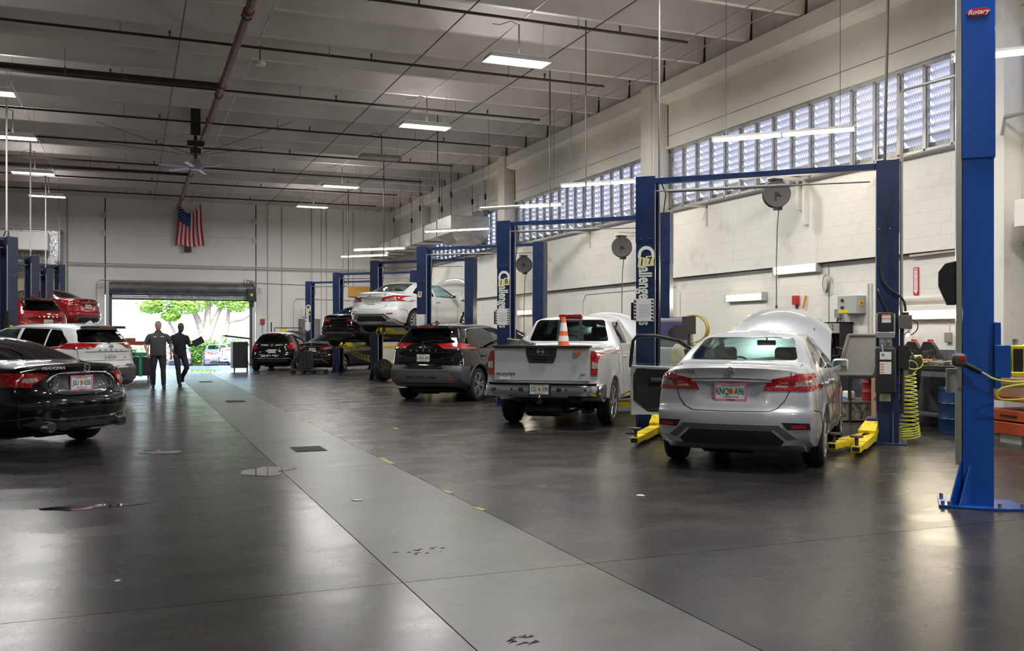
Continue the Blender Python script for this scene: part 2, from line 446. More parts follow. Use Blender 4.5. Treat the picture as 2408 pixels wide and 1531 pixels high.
# type outlines are in metres: rear view (x, z), side view (y from rear bumper, z), top view (x, y)
def dent_box(x0, z0, x1, z1, d, s=.05):
    return lambda x, z: d * sstep(x0 - s, x0, x) * (1 - sstep(x1, x1 + s, x)) * sstep(z0 - s * .6, z0, z) * (1 - sstep(z1, z1 + s * .6, z))
TYPES = {}
TYPES['sedan'] = dict(L=4.62, W=.88, R=.32, yr=1.0, yf=3.70, belt=.97, wb=.955, wr=.64, zr=1.49, mid=2.3,
    top=curve([(0, 1.10), (.06, 1.135), (.2, 1.14), (.45, 1.145), (.62, 1.17), (.9, 1.29), (1.25, 1.42), (1.6, 1.48), (2.1, 1.50), (2.6, 1.475), (2.95, 1.38), (3.35, 1.19), (3.62, 1.06), (3.9, .99), (4.3, .88), (4.52, .76), (4.62, .66)]),
    bot=curve([(0, .30), (.35, .20), (1.5, .17), (3.2, .17), (4.2, .18), (4.62, .24)]),
    hw=curve([(0, .90), (.3, .955), (.8, .99), (1.5, 1.0), (3.3, 1.0), (4.0, .975), (4.4, .90), (4.62, .80)]),
    hg=curve([(0, .84), (.7, .90), (1.3, .97), (2, 1.0), (2.8, .98), (3.6, .96), (4.6, .8)]),
    pr=curve([(.2, .10), (.32, .05), (.42, .02), (.56, 0), (.64, .005), (.68, .05), (.8, .075), (.93, .09), (.97, .07), (1.04, .065), (1.10, .05), (1.14, .09)]),
    pf=curve([(.2, .1), (.4, .02), (.55, 0), (.66, .06)]), planr=.19, planf=.34, dent=dent_box(-.26, .77, .26, .93, .03),
    cabin=(.92, 3.35), rearwin=[(-.60, 1.165), (.60, 1.165), (.50, 1.415), (-.50, 1.415)], wind=[(-.62, 1.10), (.62, 1.10), (.53, 1.40), (-.53, 1.40)],
    sidewin=[[(1.03, 1.12), (1.3, 1.27), (1.62, 1.38), (2.02, 1.42), (2.02, 1.04), (1.3, 1.075)], [(2.12, 1.04), (2.12, 1.42), (2.5, 1.405), (2.8, 1.33), (3.2, 1.10), (3.22, 1.02)]],
    hood=[(-.74, 3.46), (0, 3.56), (.74, 3.46), (.72, 4.1), (.60, 4.45), (.4, 4.60), (0, 4.66), (-.4, 4.60), (-.60, 4.45), (-.72, 4.1)], hinge=(3.50, 1.07))
TYPES['maxima'] = dict(L=4.9, W=.93, R=.345, yr=1.08, yf=3.85, belt=.95, wb=.95, wr=.62, zr=1.43, mid=2.5,
    top=curve([(0, 1.045), (.06, 1.085), (.2, 1.09), (.5, 1.10), (.72, 1.12), (1.1, 1.24), (1.55, 1.37), (1.95, 1.425), (2.4, 1.44), (2.85, 1.40), (3.2, 1.29), (3.6, 1.12), (3.85, 1.02), (4.2, .95), (4.6, .86), (4.8, .76), (4.9, .64)]),
    bot=curve([(0, .27), (.35, .2), (1.5, .16), (3.4, .16), (4.4, .18), (4.9, .22)]),
    hw=curve([(0, .89), (.3, .95), (.8, 1.0), (1.2, 1.01), (2, .985), (3.4, .99), (4.0, 1.0), (4.6, .93), (4.9, .8)]),
    hg=curve([(0, .8), (.7, .86), (1.3, .94), (2, 1.0), (2.8, .99), (3.6, .96), (4.9, .8)]),
    pr=curve([(.2, .10), (.3, .04), (.42, .03), (.55, 0), (.64, .005), (.69, .05), (.78, .08), (.93, .09), (1.0, .06), (1.045, .02), (1.09, .06)]),
    pf=curve([(.2, .1), (.4, .02), (.55, 0), (.66, .06)]), planr=.24, planf=.36, dent=dent_box(-.36, .73, .36, .95, .05, .06),
    cabin=(1.15, 3.55), rearwin=[(-.62, 1.13), (.62, 1.13), (.48, 1.385), (-.48, 1.385)], wind=[(-.62, 1.08), (.62, 1.08), (.53, 1.34), (-.53, 1.34)],
    sidewin=[[(1.2, 1.09), (1.5, 1.23), (1.8, 1.32), (2.2, 1.36), (2.2, 1.02), (1.5, 1.04)], [(2.3, 1.02), (2.3, 1.36), (2.7, 1.345), (3.0, 1.27), (3.4, 1.08), (3.42, 1.0)]])
TYPES['suv'] = dict(L=4.65, W=.92, R=.365, yr=.95, yf=3.65, belt=1.05, wb=.955, wr=.66, zr=1.68, mid=2.3, crown=.045, plank=.10,
    top=curve([(0, 1.625), (.3, 1.655), (.8, 1.685), (1.5, 1.70), (2.2, 1.69), (2.7, 1.64), (3.05, 1.50), (3.4, 1.28), (3.62, 1.16), (4.0, 1.10), (4.4, 1.0), (4.58, .88), (4.65, .75)]),
    bot=curve([(0, .36), (.35, .26), (1.5, .22), (3.2, .22), (4.2, .23), (4.65, .30)]),
    hw=curve([(0, .92), (.3, .965), (.7, .995), (1.5, 1.0), (3.3, 1.0), (4.0, .985), (4.4, .92), (4.65, .82)]),
    hg=curve([(0, .86), (.5, .93), (1.2, .98), (2, 1.0), (2.8, .98), (3.6, .96), (4.6, .8)]),
    pr=curve([(.3, .08), (.45, .02), (.62, 0), (.71, .01), (.76, .06), (.95, .10), (1.08, .09), (1.14, .08), (1.25, .14), (1.4, .22), (1.55, .31), (1.6, .27), (1.64, .24)]),
    pf=curve([(.2, .1), (.4, .02), (.6, 0), (.75, .06)]), planr=.20, planf=.34,
    cabin=(.10, 3.35), rearwin=[(-.69, 1.27), (.69, 1.27), (.56, 1.555), (-.56, 1.555)], rw_y=(-1, .9), wind=[(-.62, 1.22), (.62, 1.22), (.55, 1.56), (-.55, 1.56)],
    sidewin=[[(.52, 1.27), (.62, 1.38), (.86, 1.54), (1.12, 1.56), (1.12, 1.16), (.75, 1.19)], [(1.17, 1.155), (1.17, 1.565), (1.95, 1.59), (1.95, 1.13)], [(2.05, 1.13), (2.05, 1.59), (2.5, 1.575), (2.8, 1.49), (3.18, 1.20), (3.2, 1.11)]],
    hood=[(-.72, 3.60), (0, 3.68), (.72, 3.60), (.68, 4.15), (.55, 4.45), (0, 4.55), (-.55, 4.45), (-.68, 4.15)], hinge=(3.62, 1.15))
TYPES['hatch'] = dict(TYPES['suv']); TYPES['hatch'].update(L=4.48, W=.885, R=.32, yr=.80, yf=3.50, belt=.98, zr=1.54, wr=.62,
    top=curve([(0, 1.46), (.3, 1.50), (.9, 1.54), (1.5, 1.55), (2.2, 1.53), (2.6, 1.47), (2.95, 1.35), (3.3, 1.16), (3.55, 1.03), (3.9, .97), (4.25, .87), (4.42, .75), (4.48, .65)]),
    bot=curve([(0, .32), (.35, .22), (1.5, .18), (3.2, .18), (4.2, .19), (4.48, .25)]),
    pr=curve([(.3, .08), (.4, .02), (.55, 0), (.66, .01), (.72, .07), (.9, .11), (1.02, .12), (1.1, .17), (1.3, .30), (1.42, .40), (1.48, .36)]),
    hood=[(-.68, 3.42), (0, 3.50), (.68, 3.42), (.64, 4.0), (.5, 4.28), (0, 4.36), (-.5, 4.28), (-.64, 4.0)], hinge=(3.45, 1.06),
    cabin=(.12, 3.2), rearwin=[(-.60, 1.13), (.60, 1.13), (.50, 1.40), (-.50, 1.40)], wind=[(-.58, 1.10), (.58, 1.10), (.5, 1.42), (-.5, 1.42)],
    sidewin=[[(.62, 1.20), (.9, 1.38), (1.12, 1.42), (1.12, 1.08), (.8, 1.12)], [(1.17, 1.075), (1.17, 1.42), (1.85, 1.45), (1.85, 1.04)], [(1.93, 1.04), (1.93, 1.45), (2.35, 1.42), (2.65, 1.33), (3.02, 1.10), (3.05, 1.02)]])
TYPES['truck'] = dict(L=5.22, W=.905, R=.37, yr=1.12, yf=4.32, belt=1.22, wb=.96, wr=.70, zr=1.76, mid=3.0, crown=.03, sharp=1, plank=.04, tum=1.0, crease=.004,
    top=curve([(0, 1.265), (.8, 1.272), (1.55, 1.278), (1.60, 1.285), (1.63, 1.32), (1.82, 1.70), (1.86, 1.735), (2.05, 1.765), (2.6, 1.79), (3.1, 1.755), (3.35, 1.64), (3.75, 1.36), (4.0, 1.22), (4.15, 1.17), (4.6, 1.12), (5.0, 1.04), (5.15, .92), (5.22, .78)]),
    extra_y=[1.57 + .02 * i for i in range(18)],
    bot=curve([(0, .60), (.25, .56), (.6, .40), (1.6, .36), (3.6, .36), (4.7, .36), (5.22, .42)]),
    hw=curve([(0, .985), (.3, .99), (1.0, 1.0), (1.5, .99), (4.2, .985), (4.8, .95), (5.22, .84)]),
    hg=curve([(0, .98), (1.5, .98), (1.75, .94), (2.4, 1.0), (3.2, .97), (4.2, .96), (5.2, .8)]),
    pr=curve([(.55, .03), (.7, .03), (.74, .05), (1.0, .05), (1.2, .045), (1.27, .03)]),
    pf=curve([(.3, .1), (.5, .02), (.7, 0), (.8, .06)]), planr=.05, planf=.25, bed=(.70, .13, 1.50, .80),
    cabin=(1.80, 3.75), rearwin=[(-.69, 1.335), (.69, 1.335), (.58, 1.695), (-.58, 1.695)], rw_y=(1.52, 2.4), wind=[(-.66, 1.26), (.66, 1.26), (.58, 1.68), (-.58, 1.68)],
    sidewin=[[(2.02, 1.30), (2.02, 1.60), (2.12, 1.66), (2.62, 1.67), (2.62, 1.30)], [(2.72, 1.30), (2.72, 1.67), (3.1, 1.64), (3.35, 1.53), (3.72, 1.30)]],
    hood=[(-.70, 4.10), (0, 4.16), (.70, 4.10), (.68, 4.7), (.58, 5.02), (0, 5.12), (-.58, 5.02), (-.68, 4.7)], hinge=(4.12, 1.17))
def ysurf(key, pts, gap=.004):
    return min(project(get_body(key)[1], 'R', x, z)[0].y for x, z in pts) - gap
def badge(root, y, z, r=.04, m=CHROME):
    b = MB(); ring = [(r * math.cos(t), 0, r * math.sin(t)) for t in [2 * PI * i / 24 for i in range(24)]]
    b.tube([(p[0], y, p[2] + z) for p in ring], r * .16, 8, True); b.box((0, y - .004, z), (r * 2.4, .008, r * .42))
    o = b.obj('badge', m, root)
    text('badge_lettering', 'NISSAN', r * .40, BLACKI, o, face_back(0, y - .0085, z), .0008, bold=.0004)
    return o
def plate(root, y, z, txt, frame=None, tilt=0, w=.305, x=0, ftxt=None, m=PLATEW):
    b = MB(); b.box((x, y, z), (w, .004, .152)); o = b.obj('license_plate', m, root, bevel=.001)
    if len(txt) > 3:
        text('plate_lettering', txt[:3], .095, GREENT, o, face_back(x - w * .29, y - .003, z - .002), .001, bold=.0012, sx=.64)
        text('plate_lettering', txt[3:], .095, GREENT, o, face_back(x + w * .29, y - .003, z - .002), .001, bold=.0012, sx=.64)
    g = MB()
    for dx, dz, r in ((-.004, .014, .020), (.012, -.006, .017), (-.008, -.02, .012)): g.lathe([(0, -.0035), (r, -.0035), (r, 0), (0, 0)], 14, (x + dx, y - .001, z + dz), 'Y')
    g.obj('orange_emblem', ORANGE, o)
    text('plate_lettering', 'MYFLORIDA.COM', .022, GREENT, o, face_back(x, y - .003, z + .058), .0006)
    text('plate_lettering', 'SUNSHINE STATE', .02, GREENT, o, face_back(x, y - .003, z - .058), .0006)
    if frame:
        f = MB()
        for a, b_ in (((0, .085), (w + .035, .022)), ((0, -.086), (w + .035, .024))): f.box((x + a[0], y - .003, z + a[1]), (b_[0], .01, b_[1]))
        for s in (-1, 1): f.box((x + s * (w / 2 + .008), y - .003, z), (.018, .01, .16))
        fo = f.obj('plate_frame', frame, root)
        if ftxt:
            text('frame_lettering', ftxt[1], .019, BLACKI, fo, face_back(x, y - .009, z - .087), .0006, bold=.0003)
            text('frame_lettering', ftxt[0], .014, BLACKI, fo, face_back(x, y - .009, z + .085), .0006)
    return o
def roundbox(c, d, r=.05, R=None):
    """box with soft corners as a squashed lathe-free loft"""
    m = MB(); x, y, z = [q / 2 for q in d]; r = min(r, x, y, z)
    n = 4; vs = []; rows = []
    prof = [(1 - r / x * (1 - math.sin(t)) if 0 else 0, 0) for t in (0,)]
    ang = [(-PI / 2) + PI / 2 * i / n for i in range(n + 1)] + [PI / 2 * i / n for i in range(n + 1)]
    for i, a in enumerate(ang):
        zz = (z - r) * (-1 if i <= n else 1) + r * math.sin(a); rr = r * math.cos(a)
        row = []
        for qx, qy, t0 in ((1, 1, 0), (-1, 1, PI / 2), (-1, -1, PI), (1, -1, 3 * PI / 2)):
            for k in range(4):
                t = t0 + PI / 2 * k / 3; row.append((qx * (x - r) + rr * math.cos(t), qy * (y - r) + rr * math.sin(t), zz))
        rows.append(row)
    N = len(rows[0]); vs = [p for r_ in rows for p in r_]
    fs = [(i * N + k, i * N + (k + 1) % N, (i + 1) * N + (k + 1) % N, (i + 1) * N + k) for i in range(len(rows) - 1) for k in range(N)]
    fs += [tuple(range(N - 1, -1, -1)), tuple(range((len(rows) - 1) * N, len(rows) * N))]
    vs = [Vector(p) for p in vs]
    if R is not None: vs = [R @ p for p in vs]
    m.add([p + Vector(c) for p in vs], fs); return m
def merge(*ms):
    r = MB()
    for m in ms: r.add(m.v, m.f)
    return r
RX = lambda a: Matrix.Rotation(a, 3, 'X')
def cabin_parts(root, yf, ys, z=0, w=.36, sm=SEATM, rear=True, yb=None):
    for sx in (-1, 1):
        s = merge(roundbox((sx * w, ys, .42 + z), (.5, .5, .2), .07), roundbox((sx * w, ys - .32, .78 + z), (.48, .16, .62), .07, RX(.25)), roundbox((sx * w, ys - .42, 1.2 + z), (.27, .10, .19), .05, RX(.1)))
        s.obj('front_seat', sm, root, 60)
    if rear:
        yb = yb or ys - .95
        s = merge(roundbox((0, yb, .45 + z), (1.2, .5, .2), .07), roundbox((0, yb - .3, .78 + z), (1.22, .16, .55), .07, RX(.3)))
        for sx in (-1, 1): s = merge(s, roundbox((sx * .36, yb - .4, 1.11 + z), (.27, .10, .13), .04))
        s.obj('rear_seat', sm, root, 60)
    d = merge(roundbox((0, yf, .84 + z), (1.3, .42, .26), .08)); d.obj('dashboard', INTER, root, 60)
    st = MB(); st.tube([(-.36 + .18 * math.cos(t), yf - .33 + .06 * math.sin(t), .98 + z + .17 * math.sin(t)) for t in [2 * PI * i / 20 for i in range(20)]], .014, 6, True); st.cyl((-.36, yf - .33, .98 + z), (-.36, yf - .1, .92 + z), .03, 8); st.obj('steering_wheel', BLACKP, root)
    mr = merge(roundbox((0, yf - .28, 1.34 + z), (.24, .04, .07), .018)); mr.cyl((0, yf - .27, 1.34 + z), (0, yf - .2, 1.42 + z), .012, 6); mr.obj('rear_view_mirror', BLACKP, root)
def underbody(root, c):
    m = MB()
    m.bb(-.45, .45, .9, c['L'] - .9, c['bot'](2) - .03, c['bot'](2) + .02)
    m.tube([(.15, c['L'] - 1.2, .17), (.1, 2.4, .16), (.12, 1.4, .17), (-.3, .55, .2)], .03, 8)
    m.lathe([(0, -.28), (.09, -.28), (.11, -.25), (.11, .25), (.09, .28), (0, .28)], 16, (-.1, .5, .27), 'X')
    m.cyl((-.7, c['yr'], c['R'] - .08), (.7, c['yr'], c['R'] - .08), .04, 8)
    for sx in (-1, 1):
        m.box((sx * .5, c['yr'] - .1, .22), (.1, .5, .06)); m.cyl((sx * .55, c['yr'] - .12, .24), (sx * .55, c['yr'] - .1, .5), .05, 8)
        m.cyl((sx * .35, c['yf'], .22), (sx * .72, c['yf'], .28), .03, 8)
    m.obj('underbody', DARKMET, root)
def swing_hood(root, key, paint, ang, tag_=''):
    c = TYPES[key]; m = patch_mb(key, [('T', c['hood'])], .02, .0, .07)
    hy, hz = c['hinge']
    R = Matrix.Translation((0, hy, hz)) @ Matrix.Rotation(math.radians(ang), 4, 'X') @ Matrix.Translation((0, -hy, -hz))
    h = MB(); h.M = R; h.add(m.v, m.f); h.M = None
    o = h.obj('hood', paint, root, 50)
    b = patch_mb(key, [('T', [(x * .93, hy + (y - hy) * .93 + .04) for x, y in c['hood']])], .006, .01, .09); b.obj('engine_bay', BLACKP, root)
    s = MB(); q = R @ Vector((.5, hy + .6, hz - .13)); s.cyl((.58, hy + .5, hz - .1), q, .008, 6); s.obj('hood_prop', STEEL, root)
    return o
def side_bits(root, key, paint, yd, zh, ym, zm, xm=.0, doors=None, mirrors=(-1, 1), glass=None, handle=None):
    c = TYPES[key]; W_ = c['W']
    for sx in (-1, 1):
        for y in yd:
            h = roundbox((sx * (W_ * .985), y, zh), (.045, .20, .032), .014); h.obj('door_handle', handle or paint, root, 60)
    for sx in mirrors:
        xx = W_ + .055 + xm
        o = roundbox((sx * xx, ym, zm), (.20, .10, .17), .045); o.cyl((sx * (xx - .08), ym, zm - .05), (sx * (W_ * .93), ym + .05, zm - .09), .02, 6)
        o = o.obj('wing_mirror', paint, root, 60); g = roundbox((sx * xx, ym - .052, zm), (.165, .012, .13), .006); g.obj('mirror_glass', MIRRG, o)
    if doors: part('door_seams', (key, 'seams'), lambda: seam_mb(key, [(a, l) for a in 'SN' for l in doors], .004), GAP, root)
def glass_set(root, key, rear, side, wind=GLASSC):
    c = TYPES[key]
    def rear_mb():
        m = patch_mb(key, [('R', rounded(c['rearwin'], .05))], .001, .004, .06) if 'rw_y' not in c or c['rw_y'][0] < 0 else patch_mb(key, [('R', rounded(c['rearwin'], .05))], .001, .004, .06)
        return m
    part('rear_window', (key, 'rw'), rear_mb, rear, root)
    if 'wind' in c: part('windshield', (key, 'ws'), lambda: patch_mb(key, [('F', rounded(c['wind'], .05))], .001, .004, .08), wind, root)
    for i, poly in enumerate(c['sidewin']):
        part('side_window', (key, 'sw', i), lambda: patch_mb(key, [('S', rounded(poly, .025))], .000, .004, .09), side if i < len(c['sidewin']) - 1 else wind, root)
        part('side_window', (key, 'swn', i), lambda: patch_mb(key, [('N', rounded(poly, .025))], .000, .004, .09), side if i < len(c['sidewin']) - 1 else wind, root)
def both(root, name, key, tagk, specs, m, off=.006, thick=.012, st=.04, label=None):
    r = []
    o = part(name, (key, tagk, 'r'), lambda: patch_mb(key, specs, off, thick, st), m, root); r.append(o)
    o2 = part(name, (key, tagk, 'l'), lambda: mirror(patch_mb(key, specs, off, thick, st)), m, root); r.append(o2)
    if label: o['label'] = label; o2['label'] = label
    return r
def one(root, name, key, tagk, specs, m, off=.006, thick=.012, st=.04, parent=None):
    return part(name, (key, tagk), lambda: patch_mb(key, specs, off, thick, st), m, root)
def new_car(name, label, cat, key, paint, O, phi, z0=0, wheels='ten', rimmat=ALLOY, group=None):
    me, bvh, c = get_body(key)
    root = thing(name, label, cat, (O[0], O[1], z0), -math.radians(phi), group)
    b = me.copy(); b.materials.clear()
    for q in (paint, BLACKP, INTER): b.materials.append(q)
    link('body', b, None, root)
    for yw in (c['yr'], c['yf']):
        for sx in (-1, 1): wheel(root, key, c['R'], wheels, rimmat, (sx * (c['W'] - .115), yw, c['R']), sx)
    underbody(root, c)
    return root
PAINT = {}
def paint(name, col, metal=.0, rough=.28, spec=.35):
    return mat('paint_' + name, col, rough, metal, 1, spec=spec)
def sedan(name, label, pm, O, phi, z0, txt, trim='', rearglass=GLASSC, sideglass=GLASSM, wheels='ten', frame=None, ftxt=None, fogs=True, model=None, hood=0, mirrors=(-1, 1), cabin=True, style=0, pl=True):
    k = 'sedan'; root = new_car(name, label, 'car', k, pm, O, phi, z0, wheels)
    glass_set(root, k, rearglass, sideglass)
    side_bits(root, k, pm, (2.15, 1.28), .90, 2.98, 1.05, -.03, doors=[[(2.07, 1.02), (2.07, .30)], [(3.18, .98), (3.22, .7), (3.15, .28), (1.45, .27), (1.38, .5), (1.12, .86), (1.05, 1.06)]], mirrors=mirrors)
    if style == 0:
        tl = [('R', [(.33, .865), (.36, .93), (.42, .985), (.60, 1.02), (.845, 1.04), (.85, .86)]), ('S', [(.20, .865), (.20, 1.04), (.32, 1.035), (.46, .99), (.34, .90)])]
        ins = [[('R', [(.435, .90), (.50, .955), (.575, .955), (.565, .90)])], [('R', [(.625, .905), (.64, .955), (.735, .975), (.80, .985), (.79, .915)])]]
    else:
        tl = [('R', [(.33, .865), (.40, .96), (.60, 1.01), (.845, 1.03), (.85, .87)]), ('S', [(.20, .87), (.20, 1.03), (.34, 1.03), (.62, 1.0), (.40, .93)])]
        ins = [[('R', [(.46, .89), (.52, .955), (.80, .985), (.77, .885)])]]
    for sx, o in zip((1, -1), both(root, 'tail_light', k, 'tl%d' % style, tl, REDL, .012, .02, .035)):
        for i, q in enumerate(ins):
            me = cached((k, 'tli', style, i, sx), (lambda: patch_mb(k, q, .014, .004, .03)) if sx > 0 else (lambda: mirror(patch_mb(k, q, .014, .004, .03))))
            link('clear_lens', me, CLEARL, o)
    part('trunk_trim', (k, 'chr'), lambda: seam_mb(k, [('R', [(-.41, .965), (-.36, .972), (0, .98), (.36, .972), (.41, .965)])], .019), CHROME, root)
    part('trunk_seam', (k, 'trs'), lambda: seam_mb(k, [('R', [(-.66, 1.12), (-.60, 1.05), (-.585, .86), (-.54, .76), (-.47, .685), (-.39, .652), (0, .648), (.39, .652), (.47, .685), (.54, .76), (.585, .86), (.60, 1.05), (.66, 1.12)]), ('S', [(.30, .66), (.62, .62), (.68, .42)]), ('N', [(.30, .66), (.62, .62), (.68, .42)])], .005), GAP, root)
    one(root, 'lower_valance', k, 'lv', [('R', [(-.54, .345), (-.42, .455), (.42, .455), (.54, .345), (.50, .30), (-.50, .30)])], BLACKP, .008)
    one(root, 'bumper_insert', k, 'bi', [('R', [(-.66, .375), (-.57, .36), (-.45, .47), (-.41, .462), (.41, .462), (.45, .47), (.57, .36), (.66, .375), (.49, .515), (-.49, .515)])], mat('grey_bumper_paint', (.11, .115, .12), .35), .007)
    if fogs:
        for sx, o in zip((1, -1), both(root, 'reflector_housing', k, 'fg', [('R', [(.57, .47), (.52, .545), (.78, .535), (.79, .47)])], BLACKP, .004)):
            me = cached((k, 'fgr', sx), (lambda: patch_mb(k, [('R', [(.61, .482), (.61, .515), (.75, .515), (.75, .482)])], .010, .004)) if sx > 0 else (lambda: mirror(patch_mb(k, [('R', [(.61, .482), (.61, .515), (.75, .515), (.75, .482)])], .010, .004))))
            link('red_reflector', me, REFL, o)
    else: both(root, 'red_reflector', k, 'fg2', [('R', [(.55, .50), (.55, .53), (.72, .54), (.72, .51)])], REFL, .006)
    badge(root, ysurf(k, [(0, 1.06), (0, 1.09), (0, 1.03)], .005), 1.06)
    if pl: plate(root, ysurf(k, [(.17, .93), (.17, .77), (0, .85)], .008), .85, txt, frame, ftxt=ftxt)
    if model: text('model_lettering', model, .052, mat('badge_grey', (.25, .25, .26), .25, .9), root, face_back(-.49, .09, 1.048) @ Matrix.Rotation(-.12, 4, 'Y'), .003, bold=.001, sx=1.25)
    if trim: text('trim_lettering', trim, .045, mat('badge_grey', (.25, .25, .26), .25, .9), root, face_back(.5, .095, 1.055) @ Matrix.Rotation(.12, 4, 'Y'), .003, bold=.001, sx=1.2)
    if cabin: cabin_parts(root, 3.05, 2.25)
    if hood: swing_hood(root, k, pm, hood)
    return root
def suv(name, label, pm, O, phi, z0, txt, hood=0, roofm=None, clad=BUMPG, dark=True, model='ROGUE', mirrors=(-1, 1), pl=True):
    k = 'suv'; root = new_car(name, label, 'car', k, pm, O, phi, z0, 'vee')
    glass_set(root, k, GLASSD, GLASSD)
    side_bits(root, k, pm, (2.25, 1.25), .98, 3.05, 1.18, doors=[[(2.0, 1.12), (2.0, .30)], [(3.12, 1.06), (3.18, .7), (3.1, .28), (1.5, .27), (1.4, .5), (1.12, .88), (1.0, 1.14)]], mirrors=mirrors, handle=pm)
    tl = [('R', [(.30, 1.245), (.43, 1.16), (.50, 1.135), (.92, 1.13), (.92, 1.235), (.66, 1.26)]), ('S', [(.15, 1.13), (.14, 1.245), (.40, 1.225), (.47, 1.18), (.42, 1.14)])]
    for sx, o in zip((1, -1), both(root, 'tail_light', k, 'tl', tl, REDL, .014, .02, .035)):
        q = [('R', [(.48, 1.145), (.50, 1.175), (.82, 1.17), (.80, 1.14)])]
        me = cached((k, 'tli', sx), (lambda: patch_mb(k, q, .017, .004, .03)) if sx > 0 else (lambda: mirror(patch_mb(k, q, .017, .004, .03)))); link('clear_lens', me, mat('lamp_smoked', (.25, .12, .12), .15, .3, 1), o)
    one(root, 'rear_bumper_cladding', k, 'clad', [('R', [(-.90, .34), (-.90, .77), (-.62, .775), (-.50, .71), (.50, .71), (.62, .775), (.90, .77), (.90, .34), (.6, .32), (-.6, .32)])], clad, .008, .02)
    for a in 'SN': one(root, 'side_cladding', k, 'cl' + a, [(a, [(1.40, .235), (1.40, .36), (1.44, .36), (1.44, .42), (3.16, .42), (3.16, .36), (3.2, .36), (3.2, .24)]), (a, [(.06, .50), (.08, .36), (.5, .34), (.50, .45), (.46, .52), (.3, .78), (.05, .79)])], clad, .008)
    for sx in (-1, 1):      # wheel arch lips
        for yw in (.95, 3.65):
            m = MB(); pts = []
            bvh = get_body(k)[1]
            for i in range(19):
                t = math.radians(-8 + 196 * i / 18); u, v = yw + .445 * math.cos(t), .365 + .445 * math.sin(t)
                p, nn = project(bvh, 'S' if sx > 0 else 'N', u, v); pts.append((p.x - sx * .012, u, v))
            m.tube(pts, .034, 8); m.obj('arch_trim', clad, root, 60)
    one(root, 'skid_plate', k, 'skid', [('R', rounded([(-.74, .45), (-.60, .645), (.60, .645), (.74, .45), (.70, .43), (-.70, .43)], .03))], mat('skid_grey', (.075, .078, .082), .42), .022, .01)
    m = MB()
    for x in (-.26, 0, .26): m.prism([(x - .10, .535), (x - .07, .56), (x + .07, .56), (x + .10, .535)], -.028, -.01)
    m.obj('skid_slots', BLACKP, root)
    both(root, 'red_reflector', k, 'rr', [('R', [(.55, .485), (.56, .52), (.70, .52), (.69, .485)])], REFL, .028, .01)
    one(root, 'black_valance', k, 'bv', [('R', [(-.60, .345), (-.60, .43), (.60, .43), (.60, .345)])], BLACKP, .010)
    sp = MB(); sp.prism(rounded([(-.555, 1.575), (-.53, 1.632), (.53, 1.632), (.555, 1.575)], .02), .21, .40); sp.obj('spoiler', BLACKP, root, bevel=.012)
    sb = MB(); sb.bb(-.20, .20, .195, .21, 1.59, 1.615); sb.obj('high_brake_light', REDL, root)
    wp = MB(); wp.tube([(-.02, .11, 1.27), (.1, .115, 1.30), (.3, .12, 1.31), (.42, .14, 1.30)], .009, 6); wp.cyl((-.02, .10, 1.27), (-.02, .16, 1.27), .02, 8); wp.obj('rear_wiper', BLACKP, root)
    fn = MB(); fn.prism([(.62, 1.68), (.68, 1.75), (.72, 1.75), (.86, 1.68)], -.012, .012, 'X'); fn.obj('antenna_fin', pm, root, bevel=.006)
    one(root, 'hatch_crease', k, 'hc', [('R', [(-.62, 1.06), (-.62, 1.072), (.62, 1.072), (.62, 1.06)])], GAP, .004)
    part('hatch_seam', (k, 'hs'), lambda: seam_mb(k, [('R', [(-.76, 1.13), (-.74, .95), (-.66, .80), (-.52, .74), (.52, .74), (.66, .80), (.74, .95), (.76, 1.13)]), ('R', [(-.66, .875), (.66, .875)])], .005), GAP, root)
    for sx in (-1, 1):
        m = seam_mb(k, [('S' if sx > 0 else 'N', [(.52, 1.28), (.86, 1.56), (1.15, 1.585), (2.1, 1.61), (2.6, 1.59), (2.95, 1.45)])], .010); m.obj('window_trim', CHROME, root)
    badge(root, ysurf(k, [(0, 1.19), (0, 1.15), (0, 1.23)], .006), 1.185, .045)
    if model:
        for i, ch in enumerate(model): text('model_lettering', ch, .05, CHROME, root, face_back(-.30 + .15 * i, ysurf(k, [(-.3 + .15 * i, 1.10)], .003), 1.10), .003, bold=.001, sx=1.4)
    text('trim_lettering', 'SV', .045, CHROME, root, face_back(.42, ysurf(k, [(.42, .93)], .003), .93), .003, .2, bold=.001, sx=1.3)
    if pl: plate(root, ysurf(k, [(.15, .99), (.15, .87), (0, .9)], .006), .945, txt)
    cabin_parts(root, 3.15, 2.35, .12, yb=1.4)
    if roofm:
        rp = patch_mb(k, [('T', [(-.60, .35), (.60, .35), (.60, 2.6), (-.60, 2.6)])], .006, .004, .12); rp.obj('roof_skin', roofm, root)
    if hood: swing_hood(root, k, pm, hood)
    return root
